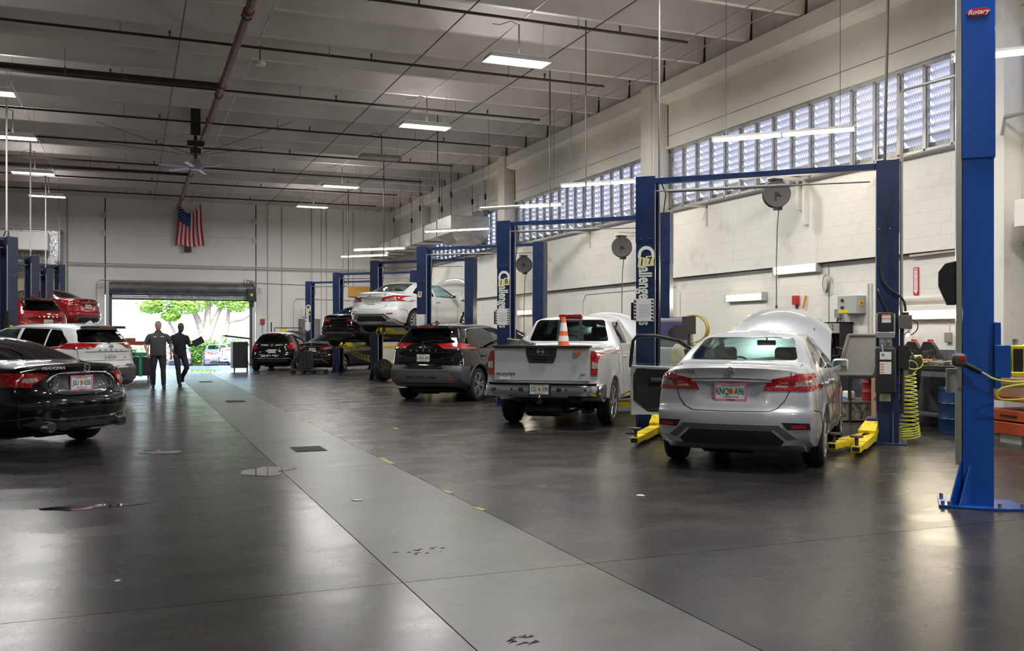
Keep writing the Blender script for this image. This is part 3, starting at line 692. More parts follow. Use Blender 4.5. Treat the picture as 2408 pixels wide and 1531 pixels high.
def maxima(name, label, pm, O, phi, txt):
    k = 'maxima'; root = new_car(name, label, 'car', k, pm, O, phi, 0, 'ten')
    glass_set(root, k, GLASSD, GLASSD)
    side_bits(root, k, pm, (2.3, 1.4), .88, 3.2, 1.08, doors=[[(2.25, 1.0), (2.25, .30)], [(3.4, .98), (3.45, .7), (3.4, .28), (1.6, .27), (1.5, .5), (1.2, .86), (1.15, 1.04)]])
    tl = [('R', [(.47, .955), (.53, .915), (.60, .855), (.70, .825), (.93, .805), (.93, .955), (.80, .975), (.58, .98)]), ('S', [(.20, .80), (.20, .965), (.5, .97), (.86, .955), (.62, .90), (.48, .835)])]
    for sx, o in zip((1, -1), both(root, 'tail_light', k, 'tl', tl, REDL, .014, .02, .035)):
        for q in ([('R', [(.58, .885), (.60, .92), (.72, .915), (.74, .87), (.68, .855)])],):
            me = patch_mb(k, q, .018, .004, .03); me = me if sx > 0 else mirror(me); me.obj('clear_lens', CLEARL, o)
    part('trunk_trim', (k, 'chr'), lambda: seam_mb(k, [('R', [(-.50, .865), (-.44, .92), (-.35, .965), (-.2, .975), (0, .98), (.2, .975), (.35, .965), (.44, .92), (.50, .865)])], .017), CHROME, root)
    one(root, 'plate_recess_panel', k, 'pr', [('R', rounded([(-.40, .74), (-.47, .86), (-.33, .945), (.33, .945), (.47, .86), (.40, .74), (.3, .70), (-.3, .70)], .04))], mat('recess_grey_gloss', (.045, .045, .05), .25, 0, 1), .003, .004)
    part('trunk_seam', (k, 'trs'), lambda: seam_mb(k, [('R', [(-.72, 1.06), (-.60, 1.0), (-.56, .85), (-.50, .74), (-.42, .68), (0, .665), (.42, .68), (.50, .74), (.56, .85), (.60, 1.0), (.72, 1.06)]), ('R', [(-.86, .55), (0, .545), (.86, .55)]), ('S', [(.30, .62), (.75, .60), (.80, .42)]), ('N', [(.30, .62), (.75, .60), (.80, .42)])], .005), GAP, root)
    m = MB()
    one(root, 'lower_diffuser', k, 'df', [('R', [(-.60, .30), (-.76, .36), (-.60, .43), (-.50, .36), (.50, .36), (.60, .43), (.76, .36), (.60, .30)])], BLACKP, .008)
    part('bumper_crease', (k, 'bc'), lambda: seam_mb(k, [('R', [(-.88, .415), (-.66, .45), (-.40, .405), (.40, .405), (.66, .45), (.88, .415)])], .008), CHROME if 0 else mat('dark_trim_gloss', (.05, .05, .055), .2, 0, 1), root)
    for sx in (-1, 1):
        m = MB(); m.lathe([(.058, 0), (.062, -.006), (.066, 0), (.066, .16), (.058, .16), (.056, .01)], 24, (sx * .53, .0, .325), 'Y'); e = m.obj('exhaust_tip', CHROME, root, 50)
        m = MB(); m.lathe([(0, -.008), (.052, -.008), (.052, .03), (0, .03)], 20, (sx * .53, .0, .325), 'Y'); m.obj('exhaust_bore', BLACKP, e)
    badge(root, ysurf(k, [(0, 1.03), (0, 1.07)], .006), 1.03, .042)
    text('model_lettering', 'MAXIMA', .052, CHROME, root, face_back(-.46, ysurf(k, [(-.56, 1.035), (-.4, 1.035)], .004), 1.035) @ Matrix.Rotation(-.14, 4, 'Y'), .003, .25, bold=.0012, sx=1.5)
    text('trim_lettering', 'SV', .045, CHROME, root, face_back(.50, ysurf(k, [(.5, 1.02)], .006), 1.015) @ Matrix.Rotation(.16, 4, 'Y'), .003, .25, bold=.001, sx=1.3)
    plate(root, ysurf(k, [(.17, .90), (.17, .77), (0, .85)], .008), .838, txt, PINK, ftxt=('SOUTH PARK', 'AutoNation'))
    fn = MB(); fn.prism([(1.95, 1.42), (2.02, 1.48), (2.06, 1.48), (2.22, 1.43)], -.012, .012, 'X'); fn.obj('antenna_fin', pm, root, bevel=.006)
    cabin_parts(root, 3.25, 2.45)
    return root
def hatch(name, label, pm, O, phi):
    k = 'hatch'; root = new_car(name, label, 'car', k, pm, O, phi, 0, 'vee')
    glass_set(root, k, GLASSM, GLASSM)
    side_bits(root, k, pm, (2.15, 1.2), .90, 2.9, 1.08, doors=[[(1.88, 1.03), (1.88, .30)], [(1.12, 1.06), (1.2, .7), (1.3, .3), (3.0, .28), (3.0, .98)]])
    tl = [('R', [(.60, .86), (.56, .96), (.70, 1.05), (.78, 1.30), (.86, 1.30), (.90, .98), (.87, .86)]), ('S', [(.22, .88), (.22, .99), (.42, 1.04), (.46, 1.0), (.36, .90)])]
    both(root, 'tail_light', k, 'tl', tl, REDL, .012, .02, .035)
    rp = patch_mb(k, [('T', [(-.50, .50), (.50, .50), (.56, .9), (.56, 2.4), (-.56, 2.4), (-.56, .9)])], .006, .004, .12); rp.obj('white_roof', paint('white', (.75, .76, .76)), root)['label'] = 'white roof panel'
    one(root, 'lower_diffuser', k, 'df', [('R', [(-.70, .34), (-.55, .46), (.55, .46), (.70, .34)])], BLACKP, .008)
    part('bumper_crease', (k, 'bc'), lambda: seam_mb(k, [('R', [(-.80, .36), (-.70, .50), (.70, .50), (.80, .36)])], .009), mat('trim_steel_blue', (.25, .3, .36), .3, .5), root)
    part('hatch_seam', (k, 'hs'), lambda: seam_mb(k, [('R', [(-.72, 1.12), (-.60, .96), (-.54, .68), (.54, .68), (.60, .96), (.72, 1.12)])], .005), GAP, root)
    sb = MB(); sb.bb(-.16, .16, .30, .33, 1.425, 1.445); sb.obj('high_brake_light', REDL, root)
    badge(root, ysurf(k, [(0, 1.0), (0, 1.05)], .008), 1.03, .05)
    for sx, t, s in ((-1, 'PUBLIC', .085), (1, 'SAFETY', .085)):
        text('lettering', t, s, WHITEI, root, face_back(sx * .28, ysurf(k, [(sx * .42, 1.0), (sx * .14, 1.03)], .006), 1.02), .002, bold=.001)
    text('lettering', '305-432-3501', .12, WHITEI, root, face_back(-.08, ysurf(k, [(.3, .58), (-.4, .62)], .006), .595), .002, bold=.002)
    plate(root, ysurf(k, [(.15, .85), (.15, .72)], .006), .775, 'RETN57')
    m = MB(); m.lathe([(0, -.004), (.055, -.004), (.055, 0), (0, 0)], 20, (.30, ysurf(k, [(.3, .77), (.35, .8)], .002), .775), 'Y'); m.obj('round_sticker', mat('sticker_grey', (.45, .47, .5), .5), root)
    swing_hood(root, k, BLACKP, 52)
    cabin_parts(root, 2.95, 2.15, 0.05, sm=mat('seat_teal', (.12, .4, .45), .8))
    return root
def truck(name, label, pm, O, phi, z0=0, txt='CSSX90', hood=0, full=True):
    k = 'truck'; root = new_car(name, label, 'truck', k, pm, O, phi, z0, 'six')
    glass_set(root, k, GLASSM, GLASSM)
    side_bits(root, k, pm, (2.82, 2.12), 1.08, 3.62, 1.32, .04, doors=[[(1.95, .42), (1.93, 1.0), (1.95, 1.28)], [(2.67, 1.28), (2.67, .44)], [(3.72, 1.26), (3.8, .7), (3.74, .44), (2.2, .44)], [(1.60, 1.26), (1.60, .80)]], mirrors=(-1, 1) if not full else (1,))
    # tailgate as its own raised panel
    one(root, 'tailgate', k, 'tg', [('R', [(-.755, .745), (-.755, 1.255), (.755, 1.255), (.755, .745)])], pm, .02, .02, .06)
    m = MB(); m.bb(-.755, .755, .03, .13, .745, 1.25); m.obj('tailgate_inner', pm, root)
    cap = MB(); cap.prism([(-.77, 1.245), (-.77, 1.278), (.77, 1.278), (.77, 1.245), (.72, 1.235), (-.72, 1.235)], -.012, .14); cap.obj('tailgate_cap', BLACKP, root, bevel=.006)
    one(root, 'handle_bezel', k, 'hb', [('R', rounded([(-.245, 1.24), (-.235, 1.12), (-.195, 1.01), (.195, 1.01), (.235, 1.12), (.245, 1.24)], .02))], BUMPG if 0 else mat('bezel_black', (.03, .03, .033), .5), .028, .01)
    m = MB(); m.bb(-.125, .125, -.006, .02, 1.07, 1.135); m.obj('tailgate_handle', BLACKP, root, bevel=.005)
    m = MB(); m.bb(-.125, .125, -.010, .0, 1.115, 1.14); m.obj('handle_lip', mat('bezel_black'), root, bevel=.003)
    for sx in (-1, 1):
        def tlm(z0, z1, x0=.765, x1=.872):
            m = patch_mb(k, [('R', rounded([(x0, z0), (x0, z1), (x1 - .01, z1 - .015), (x1, (z0 + z1) / 2), (x1 - .01, z0)], .015))], .03, .03, .03)
            return m if sx > 0 else mirror(m)
        o = tlm(.83, 1.20).obj('tail_light', REDL, root); tlm(.93, 1.04, .785, .875).obj('clear_lens', CLEARL, o).location[1] = -.008
    # chrome step bumper
    m = MB(); secs = []
    prof = [(.0, .50), (-.05, .52), (-.065, .60), (-.05, .675), (.0, .70), (.12, .70), (.12, .50)]
    xs = [-.93, -.90, -.84, -.70, -.45, -.42, .42, .45, .70, .84, .90, .93]
    off = {.93: .30, .90: .12, .84: .05, .70: .01, .45: .0, .42: .0}
    for x in xs:
        o = off[abs(x)]; sc = .86 if abs(x) == .93 else 1
        secs.append([(x, y + o - .0, .6 + (z - .6) * sc) for y, z in prof])
    n = len(prof); vs = [p for q in secs for p in q]
    fs = [(i * n + j, (i + 1) * n + j, (i + 1) * n + (j + 1) % n, i * n + (j + 1) % n) for i in range(len(secs) - 1) for j in range(n)] + [tuple(range(n)), tuple(range((len(secs) - 1) * n + n - 1, (len(secs) - 1) * n - 1, -1))]
    m.add(vs, fs); b = m.obj('rear_bumper', mat('bumper_chrome', (.62, .63, .65), .16, 1), root, 45)
    s = MB(); s.bb(-.86, .86, -.03, .14, .698, .712); s.prism([(-.42, .53), (-.44, .49), (.44, .49), (.42, .53)], -.085, .1); s.obj('bumper_step', BUMPG, b, bevel=.004)
    for x in (-.72, -.45, .41, .71):
        s = MB(); s.lathe([(0, -.075), (.018, -.075), (.02, -.06), (0, -.06)], 14, (x, .01, .61), 'Y'); s.obj('parking_sensor', BLACKP, b)
    for x in (-.30, .30): s = MB(); s.bb(x - .035, x + .035, -.072, -.05, .575, .635); s.obj('step_recess', BLACKP, b)
    plate(root, -.078, .615, txt, mat('black_plate_frame', (.02, .02, .02), .4))
    h = MB(); h.bb(-.05, .05, -.02, .35, .42, .50); h.bb(-.5, .5, .25, .33, .42, .49); h.cyl((0, -.08, .44), (0, -.08, .5), .015, 8); h.bb(-.03, .03, -.12, .02, .40, .43); h.obj('tow_hitch', DARKMET, root)
    s = MB(); s.sphere((0, -.08, .50), .027); s.obj('tow_ball', CHROME, root, 60)
    sb = MB(); sb.prism([(-.21, 1.742), (-.19, 1.787), (.19, 1.787), (.21, 1.742)], 1.80, 1.90); sb.obj('high_brake_light', REDL, root, bevel=.004)
    gs = one(root, 'rear_window_frame', k, 'rwf', [('R', rounded([(-.205, 1.34), (-.21, 1.69), (-.165, 1.69), (-.16, 1.34)], .003)), ('R', [(.165, 1.34), (.16, 1.69), (.205, 1.69), (.21, 1.34)]), ('R', [(-.16, 1.34), (-.16, 1.375), (.16, 1.375), (.16, 1.34)]), ('R', [(-.16, 1.66), (-.16, 1.69), (.16, 1.69), (.16, 1.66)])], BLACKP, .008, .01)
    # chassis
    ch = MB()
    for sx in (-1, 1): ch.bb(sx * .42 - .05, sx * .42 + .05, .2, 5.0, .40, .52)
    ch.cyl((-.7, 1.12, .37), (.7, 1.12, .37), .05, 10); ch.sphere((0, 1.12, .37), .15, 14, 10); ch.lathe([(0, -.3), (.1, -.3), (.12, -.2), (.12, .2), (.1, .3), (0, .3)], 16, (.35, 1.9, .36), 'Y'); ch.tube([(.35, 1.6, .36), (.45, 1.2, .5), (.5, .3, .42)], .03, 8)
    ch.obj('chassis', DARKMET, root, 50)
    if full:
        badge(root, -.012, 1.185, .048)
        D = mat('badge_dark', (.12, .12, .125), .3, .8)
        text('model_lettering', 'FRONTIER', .055, D, root, face_back(-.565, -.002 - .012, .835), .003, .3, bold=.0015, sx=1.25)
        text('trim_lettering', 'SV', .055, D, root, face_back(.655, -.014, .835), .003, .2, bold=.0012, sx=1.3)
        bn = MB(); 
        for x in (-.64, -.50):
            for z in (.762, .79): bn.lathe([(0, -.017), (.016, -.017), (.016, -.01), (0, -.01)], 12, (x, 0, z), 'Y')
        bn.bb(-.64, -.50, -.0165, -.01, .762, .79); bn.obj('bone_sticker', WHITEI, root)
        a = MB(); a.lathe([(0, -.016), (.052, -.016), (.052, -.01), (0, -.01)], 24, (.575, 0, 1.17), 'Y'); ao = a.obj('round_sticker', mat('sticker_green', (.10, .22, .08), .5), root)
        a = MB(); a.lathe([(0, -.018), (.040, -.018), (.040, -.012), (0, -.012)], 24, (.575, 0, 1.178), 'Y'); a.obj('sticker_centre', mat('sticker_red', (.6, .10, .05), .5), ao)
    cabin_parts(root, 3.62, 2.85, .28, rear=True, yb=2.25)
    if hood: swing_hood(root, k, pm, hood)
    return root
# ------------------------------------------------------------ room materials
def concrete(name, c1, c2, c3, r0, r1, sc=.35, wear=.35):
    m = bpy.data.materials.new(name); m.use_nodes = True; n = m.node_tree; b = n.nodes['Principled BSDF']; L = n.links.new
    tc = n.nodes.new('ShaderNodeTexCoord')
    def noise(s, d, rough=.55, st=(1, 1, 1)):
        mp = n.nodes.new('ShaderNodeMapping'); mp.inputs['Scale'].default_value = st; L(tc.outputs['Object'], mp.inputs[0])
        z = n.nodes.new('ShaderNodeTexNoise'); z.inputs['Scale'].default_value = s; z.inputs['Detail'].default_value = d; z.inputs['Roughness'].default_value = rough; L(mp.outputs[0], z.inputs['Vector']); return z
    n1 = noise(sc, 5); n2 = noise(1.3, 7, .6, (1, 1.6, 1)); n3 = noise(90, 2); n4 = noise(9, 5, .7)
    rp = n.nodes.new('ShaderNodeValToRGB'); e = rp.color_ramp.elements; e[0].position = .25; e[0].color = (*c1, 1); e[1].position = .78; e[1].color = (*c3, 1); q = e.new(.5); q.color = (*c2, 1)
    L(n1.outputs[0], rp.inputs[0])
    def mult(src, z, lo, hi, dark, fac):
        mx = n.nodes.new('ShaderNodeMix'); mx.data_type = 'RGBA'; mx.blend_type = 'MULTIPLY'; mx.inputs['Factor'].default_value = fac
        r2 = n.nodes.new('ShaderNodeValToRGB'); r2.color_ramp.elements[0].position = lo; r2.color_ramp.elements[0].color = (dark, dark, dark, 1); r2.color_ramp.elements[1].position = hi; r2.color_ramp.elements[1].color = (1, 1, 1, 1)
        L(z.outputs[0], r2.inputs[0]); L(src, mx.inputs['A']); L(r2.outputs[0], mx.inputs['B']); return mx.outputs['Result']
    c = mult(rp.outputs[0], n2, .28, .72, .55, 1); c = mult(c, n4, .2, .8, 1 - wear, 1)
    L(c, b.inputs['Base Color'])
    mr = n.nodes.new('ShaderNodeMapRange'); mr.inputs['From Min'].default_value = .25; mr.inputs['From Max'].default_value = .75; mr.inputs['To Min'].default_value = r0; mr.inputs['To Max'].default_value = r1
    L(n2.outputs[0], mr.inputs[0]); L(mr.outputs[0], b.inputs['Roughness'])
    bp = n.nodes.new('ShaderNodeBump'); bp.inputs['Strength'].default_value = .05; bp.inputs['Distance'].default_value = .004; L(n4.outputs[0], bp.inputs['Height']); L(bp.outputs[0], b.inputs['Normal'])
    b.inputs['Specular IOR Level'].default_value = .28
    MATS[name] = m; return m
FLOORD = concrete('floor_dark_coated', (.030, .0285, .026), (.055, .052, .048), (.092, .087, .078), .22, .32)
FLOORL = concrete('floor_strip_light', (.080, .080, .071), (.125, .124, .108), (.19, .182, .152), .30, .40, .6, .3)
WALLW = mat('wall_paint_white', (.78, .77, .73), .6, noise=(2.2, (.62, .605, .56), .60, .80), bump=(14, .12))
WALLU = mat('wall_paint_beam', (.74, .72, .67), .6, noise=(1.2, (.64, .62, .575), .5, .8))
DADO = mat('wall_dado_slate', (.11, .125, .145), .55, noise=(3, (.08, .085, .10), .5, .8))
BACKW = mat('back_wall_paint', (.80, .80, .78), .6, noise=(.7, (.70, .70, .69), .45, .8))
CEILM = mat('ceiling_concrete', (.66, .63, .61), .8, noise=(.55, (.52, .485, .46), .42, .72))
STEMB = mat('stem_bottom_paint', (.62, .60, .57), .7)
PIPEB = mat('pipe_black_iron', (.035, .025, .020), .5, .2, noise=(4, (.12, .05, .025), .6, .75))
PIPEM = mat('pipe_brown_main', (.16, .065, .04), .5, noise=(5, (.26, .15, .10), .5, .8))
CONDUIT = mat('conduit_galvanised', (.38, .37, .36), .45, .6)
CONDD = mat('conduit_dark', (.10, .095, .09), .5, .4)
CONDW = mat('conduit_painted', (.60, .58, .54), .6)
GALV = mat('galvanised_sheet', (.48, .47, .45), .38, .75, noise=(6, (.36, .36, .34), .4, .7))
LOUVM = mat('louvre_metal', (.88, .85, .93), .5, .0)
LOUVF = mat('louvre_frame', (.38, .38, .38), .45, .7, noise=(5, (.25, .25, .26), .5, .7))
NAVY = mat('lift_navy', (.010, .023, .080), .36, noise=(5, (.006, .014, .05), .52, .72))
ROYAL = mat('lift_royal_blue', (.002, .085, .46), .28, 0, .4, bump=(120, .05))
STAIN = mat('stainless_edge', (.60, .59, .57), .3, .9)
FOAM = mat('grey_foam_tube', (.16, .155, .15), .7)
LAMPH = mat('lamp_housing_white', (.72, .72, .70), .4)
TUBEC = mat('lamp_tube_cool', (1, 1, 1), .4, emit=(.96, .98, 1.0), es=7)
TUBEW = mat('lamp_tube_warm', (1, 1, 1), .4, emit=(1.0, .88, .66), es=7)
TUBEO = mat('lamp_tube_off', (.55, .53, .50), .4)
PAPER = mat('paper', (.70, .70, .68), .6)

# ------------------------------------------------------------ floor: slabs with recessed joints
base = struct(MB().bb(-14.2, 12.4, -9, 45.1, -.30, -.02).obj('floor', mat('joint_filler', (.012, .012, .012), .9)))
YJ = [-9, -4.5, .4, 5.3, 10.17, 15.08, 20.0, 24.9, 29.8, 34.7, 39.6, 45.1]
g = .0035
for j in range(len(YJ) - 1):
    for x0, x1, m in ((-14.2, -6.2, FLOORD), (-6.2, 1.46, FLOORD), (1.46, 2.67, FLOORL), (2.67, 12.4, FLOORD)):
        MB().bb(x0 + g, x1 - g, YJ[j] + g, YJ[j + 1] - g, -.03, 0).obj('floor_slab', m, base)

# ------------------------------------------------------------ right wall
wr_ = struct(MB().bb(12.14, 12.5, -9, 45.3, 0, 2.84).obj('wall_right', mat('mortar', (.60, .59, .56), .8)))
MB().bb(12.02, 12.5, -9, 45.3, 2.84, 4.44).bb(12.0, 12.5, -9, 45.3, 7.40, 8.2).bb(12.0, 12.5, 39.86, 45.3, 4.40, 5.95).bb(12.0, 12.5, -9, .02, 4.40, 5.95).obj('wall_backing', mat('mortar'), wr_)
cnt = 0; rest = MB(); restd = MB(); blk = {}
def block_mesh(d):
    if d not in blk:
        blk[d] = MB().box((0, 0, 0), (d, .3985, .1985)).mesh('concrete_block')
    return blk[d]
rows = [(r, .1 + .2 * r, 12.13) for r in range(14)] + [(r, 2.94 + .2 * (r - 14), 12.01) for r in range(14, 22)]
for col in range(0, 90):
    for r, z, xf in rows:
        y = 9.3 + .4 * col + (.2 if r % 2 else 0)
        if y > 45: continue
        if r >= 14 and z > 4.5: continue
        m = DADO if z < 1.15 else WALLW
        x = xf + random.uniform(-.0015, .0015)
        if cnt < 300:
            me = block_mesh(.03)
            o = bpy.data.objects.new('concrete_block', me); COL.objects.link(o); o.parent = wr_; o.location = (x, y, z)
            if not me.materials: me.materials.append(m)
            o.material_slots[0].link = 'OBJECT'; o.material_slots[0].material = m; cnt += 1
        else: (restd if z < 1.15 else rest).box((x, y, z), (.03, .3985, .1985))
for q, m in ((rest, WALLW), (restd, DADO)):
    o = q.obj('block_courses', m, wr_, fix=False); o['kind'] = 'stuff'
near = MB().bb(12.0, 12.1, -9, 9.05, 0, 4.44).obj('wall_plaster', WALLW, wr_)
ledge = MB().bb(11.99, 12.14, -9, 45, 2.80, 2.85).obj('ledge', WALLW, wr_)
bm_ = MB(); bm_.bb(12.0, 12.5, -9, 45.3, 5.93, 7.46); 
bm_.obj('lintel_beam', WALLU, wr_)
CY = [-.0, 9.85, 19.65, 29.45, 39.25]
for i, y in enumerate([-9.7] + CY):
    y0 = y + .65; y1 = ([-9.7] + CY + [45.1])[i + 1]
    if y1 - y0 < .5: continue
    b = MB(); b.prism([(11.70, 7.12), (11.70, 7.46), (12.05, 7.46), (12.05, 7.0), (11.76, 7.04)], y0 + .06, y1 - .04); b.obj('corbel', WALLU, wr_, bevel=.012)
for y in CY:
    c = MB(); c.bb(11.65, 12.2, y, y + .63, 0, 7.5); o = c.obj('column', WALLU if y > 12 else WALLW, wr_, bevel=.01)
jt = MB()
for y in CY[1:]: jt.bb(11.985, 12.0, y - .10, y - .07, 6.0, 7.0)
jt.bb(11.992, 12.0, -9, 45, 6.235, 6.243); jt.obj('joint_line', CONDD, wr_)

# louvre windows between the columns
def louvre(n, y0, y1, each, mesh):
    w = struct(MB().bb(12.05, 12.2, y0, y1, 5.84, 5.93).bb(12.05, 12.2, y0, y1, 4.44, 4.50).bb(12.15, 12.17, y0, y1, 4.5, 4.60).bb(12.05, 12.45, y0, y0 + .05, 4.44, 5.93).bb(12.05, 12.45, y1 - .05, y1, 4.44, 5.93).obj('window_%d' % n, LOUVF))
    nc = max(1, round((y1 - y0 - .1) / .565)); p = (y1 - y0 - .1) / nc
    mu = MB().bb(-.05, .05, -.028, .028, -.71, .71).bb(-.03, -.024, -.06, .06, -.71, .71).mesh('mullion')
    slat = MB(); slat.add([(-.05, -p / 2 + .03, .062), (-.05, p / 2 - .03, .062), (.12, p / 2 - .03, -.062), (.12, -p / 2 + .03, -.062), (-.05, -p / 2 + .03, .072), (-.05, p / 2 - .03, .072), (.12, p / 2 - .03, -.052), (.12, -p / 2 + .03, -.052)],
                          [(0, 1, 2, 3), (7, 6, 5, 4), (0, 4, 5, 1), (1, 5, 6, 2), (2, 6, 7, 3), (3, 7, 4, 0)])
    slat.bb(-.06, -.048, -p / 2 + .03, p / 2 - .03, .050, .076); slat.prism([(-.05, .06), (.05, -.01), (-.05, -.03)], -p / 2 + .03, -p / 2 + .034, 'Y')
    sme = slat.mesh('slat'); acc = MB()
    for i in range(nc + 1):
        link('mullion', mu, LOUVF, w, loc=(12.10, y0 + .05 + p * i, 5.17))
    for i in range(nc):
        for k in range(9):
            c = (12.16, y0 + .05 + p * (i + .5), 4.68 + .142 * k)
            if each: link('slat', sme, LOUVM, w, loc=c)
            else: acc.add([(a + c[0], b + c[1], d + c[2]) for a, b, d in slat.v], slat.f)
    if not each: acc.obj('slats', LOUVM, w, fix=False)['kind'] = 'stuff'
    if mesh:
        q = MB(); H = 1.40; L_ = y1 - y0 - .1; t = -H
        while t < L_:
            for s in (1, -1):
                a, b = (t, 4.47), (t + H * .45, 4.47 + H)
                if s < 0: a, b = (t + H * .45, 4.47), (t, 4.47 + H)
                ya, yb = a[0], b[0]
                if max(ya, yb) < 0 or min(ya, yb) > L_: continue
                def cl(v): return min(max(v, 0), L_)
                q.cyl((12.115, y0 + .05 + cl(ya), a[1]), (12.115, y0 + .05 + cl(yb), b[1]), .0022, 3, caps=False)
            t += .055
        o = q.obj('expanded_mesh', LOUVF, w, fix=False); o['kind'] = 'stuff'
    return w
louvre(1, CY[1] + .68, CY[2] - .03, True, True)
louvre(2, CY[2] + .68, CY[3] - .03, True, True)
louvre(3, CY[3] + .68, CY[4] - .03, False, False)
louvre(4, CY[0] + .68, CY[1] - .03, False, False)

# ------------------------------------------------------------ back wall with the open roller door
wb_ = struct(MB().bb(-14.2, 12.4, 45.25, 45.35, 3.5, 8.3).obj('wall_back', BACKW))
for x0, x1, z0 in ((-14.2, -6.0, 0), (-6.0, -1.16, 0), (5.34, 8.35, 0), (8.37, 12.4, 0), (-1.12, 5.30, 3.30)):
    MB().bb(x0, x1, 45, 45.25, z0, 8.2).obj('wall_panel', BACKW, wb_, bevel=.008)
MB().bb(-1.12, -.92, 45, 45.25, 0, 3.3).bb(5.08, 5.30, 45, 45.25, 0, 3.3).obj('wall_jamb', BACKW, wb_)
MB().bb(-1.16, -1.12, 44.985, 45.1, 3.2, 7.45).bb(5.30, 5.34, 44.985, 45.1, 3.0, 7.45).obj('joint_sealant', BLACKI, wb_)
MB().bb(-1.1, 5.3, 44.992, 45.0, 5.90, 5.905).obj('joint_line', CONDD, wb_)
d1 = struct(MB().bb(-.98, -.86, 44.86, 45.02, 0, 3.35).bb(5.02, 5.14, 44.86, 45.02, 0, 3.35).obj('door_1', mat('door_guide_steel', (.10, .10, .12), .45, .5)))
m = MB(); m.lathe([(.0, -.98), (.28, -.98), (.28, 5.14), (0, 5.14)], 24, (0, 44.72, 3.50), 'X'); m.obj('door_roll', mat('door_roll_grey', (.17, .17, .18), .45, .3, noise=(3, (.10, .10, .11), .4, .7)), d1)
cu = MB()
for i in range(3): cu.bb(-.9, 5.05, 44.88, 44.91, 3.03 + .075 * i, 3.10 + .075 * i)
cu.obj('door_curtain', mat('door_curtain', (.42, .42, .45), .4, .5), d1)
MB().bb(-.95, 5.1, 44.86, 44.93, 2.98, 3.03).obj('bottom_bar', BLACKP, d1)
mo = MB().bb(4.85, 5.25, 44.35, 44.7, 2.95, 3.55).bb(4.95, 5.15, 44.4, 44.6, 2.7, 2.95); mo.obj('door_operator', BLACKP, d1, bevel=.02)
MB().bb(5.0, 5.1, 44.33, 44.345, 3.2, 3.32).obj('operator_label', mat('label_yellow_green', (.65, .7, .15), .5), d1)
for k in range(3):
    m = MB(); m.tube([(4.7 + .12 * k, 44.6, 3.6), (4.75 + .12 * k, 44.5, 3.95 - .05 * k), (5.0 + .1 * k, 44.45, 3.9), (5.2, 44.5, 3.5)], .018, 6); m.obj('operator_cable', CONDD, d1)
d2 = struct(MB().bb(7.28, 8.30, 44.93, 45.0, 0, 2.18).obj('door_2', mat('door_frame_grey', (.16, .165, .17), .5)))
MB().bb(7.36, 8.22, 44.90, 44.94, .02, 2.12).obj('door_leaf', mat('door_grey', (.20, .205, .21), .5), d2)
MB().bb(7.5, 7.95, 44.84, 44.9, 1.98, 2.06).obj('door_closer', STEEL, d2)
m = MB(); m.cyl((7.45, 44.88, 1.0), (8.1, 44.88, 1.0), .02, 8); m.obj('door_handle', STEEL, d2)

# remaining walls
wl = struct(MB().bb(-14.5, -14.2, -9, 45.3, 0, 8.2).obj('wall_left', WALLW))
# front wall behind the camera with its own open roller door
wf = struct(MB().bb(-14.5, 12.5, -9.3, -9, 0, 8.2).obj('wall_front', WALLW))

# ------------------------------------------------------------ ceiling: double tee stems
ce = struct(MB().bb(-14.5, 12.5, -9.3, 45.4, 8.10, 8.35).obj('ceiling', CEILM))
YS = [19.49 + 1.70 * k for k in range(-16, 16)]
sme = MB().prism([(-.055, -.30), (.055, -.30), (.10, .32), (-.10, .32)], -14.3, 11.78, 'X')
me = bpy.data.meshes.new('x')
st = MB(); st.add([(-14.3, -.055, 0), (-14.3, .055, 0), (-14.3, .11, .62), (-14.3, -.11, .62), (11.78, -.055, 0), (11.78, .055, 0), (11.78, .11, .62), (11.78, -.11, .62)], [(0, 1, 2, 3), (7, 6, 5, 4), (0, 4, 5, 1), (1, 5, 6, 2), (2, 6, 7, 3), (3, 7, 4, 0)])
sme = st.mesh('tee_stem', 20); sme.materials.append(CEILM)
em = MB().bb(-14.3, 11.78, -.056, .056, -.006, .045).mesh('stem_edge'); em.materials.append(STEMB)
for y in YS:
    o = link('tee_stem', sme, None, ce, loc=(0, y, 7.50)); link('stem_edge', em, None, o)
jj = MB()
for k in range(-8, 8): 
    jj.bb(-14.3, 11.9, 19.49 + .85 + 3.4 * k - .012, 19.49 + .85 + 3.4 * k + .012, 8.09, 8.101)
jj.obj('tee_joint', CONDD, ce)
dg = MB()
for i in range(len(YS) - 1): dg.bb(11.80, 11.86, YS[i] + .12, YS[i + 1] - .12, 7.48, 8.1)
dg.obj('end_diaphragm', mat('ceiling_concrete'), ce)

# ------------------------------------------------------------ ceiling services
def pipe_run(name, label, pts, r, m, cat='pipe', group=None, hang=None, n=10):
    root = thing(name, label, cat, pts[0], 0, group)
    o = Vector(pts[0]); b = MB(); b.tube([Vector(p) - o for p in pts], r, n); b.obj('pipe', m, root)
    if hang:
        d = (Vector(pts[-1]) - o); L_ = d.length; k = int(L_ / hang)
        for i in range(k + 1):
            p = d * ((i + .4) / (k + 1)); h = MB(); h.cyl(p + Vector((0, 0, r)), (p.x, p.y, 7.60 - o.z), .006, 5); h.cyl(p - Vector((.025 * abs(d.y / L_), .025 * abs(d.x / L_), 0)) if 0 else p - d.normalized() * .02, p + d.normalized() * .02, r * 1.35, 8); h.obj('hanger', CONDD, root)
            if abs(d.x) > abs(d.y):
                s = MB(); q = p + Vector((.9, 0, 0)); s.cyl(q, q + Vector((0, 0, .10)), .018, 6); s.cyl(q + Vector((0, 0, .1)), q + Vector((0, 0, .14)), .028, 8); s.obj('sprinkler_head', CONDD, root)
    return root
ordn = ['nearest', 'second', 'third', 'fourth', 'fifth', 'sixth', 'seventh', 'eighth', 'ninth']
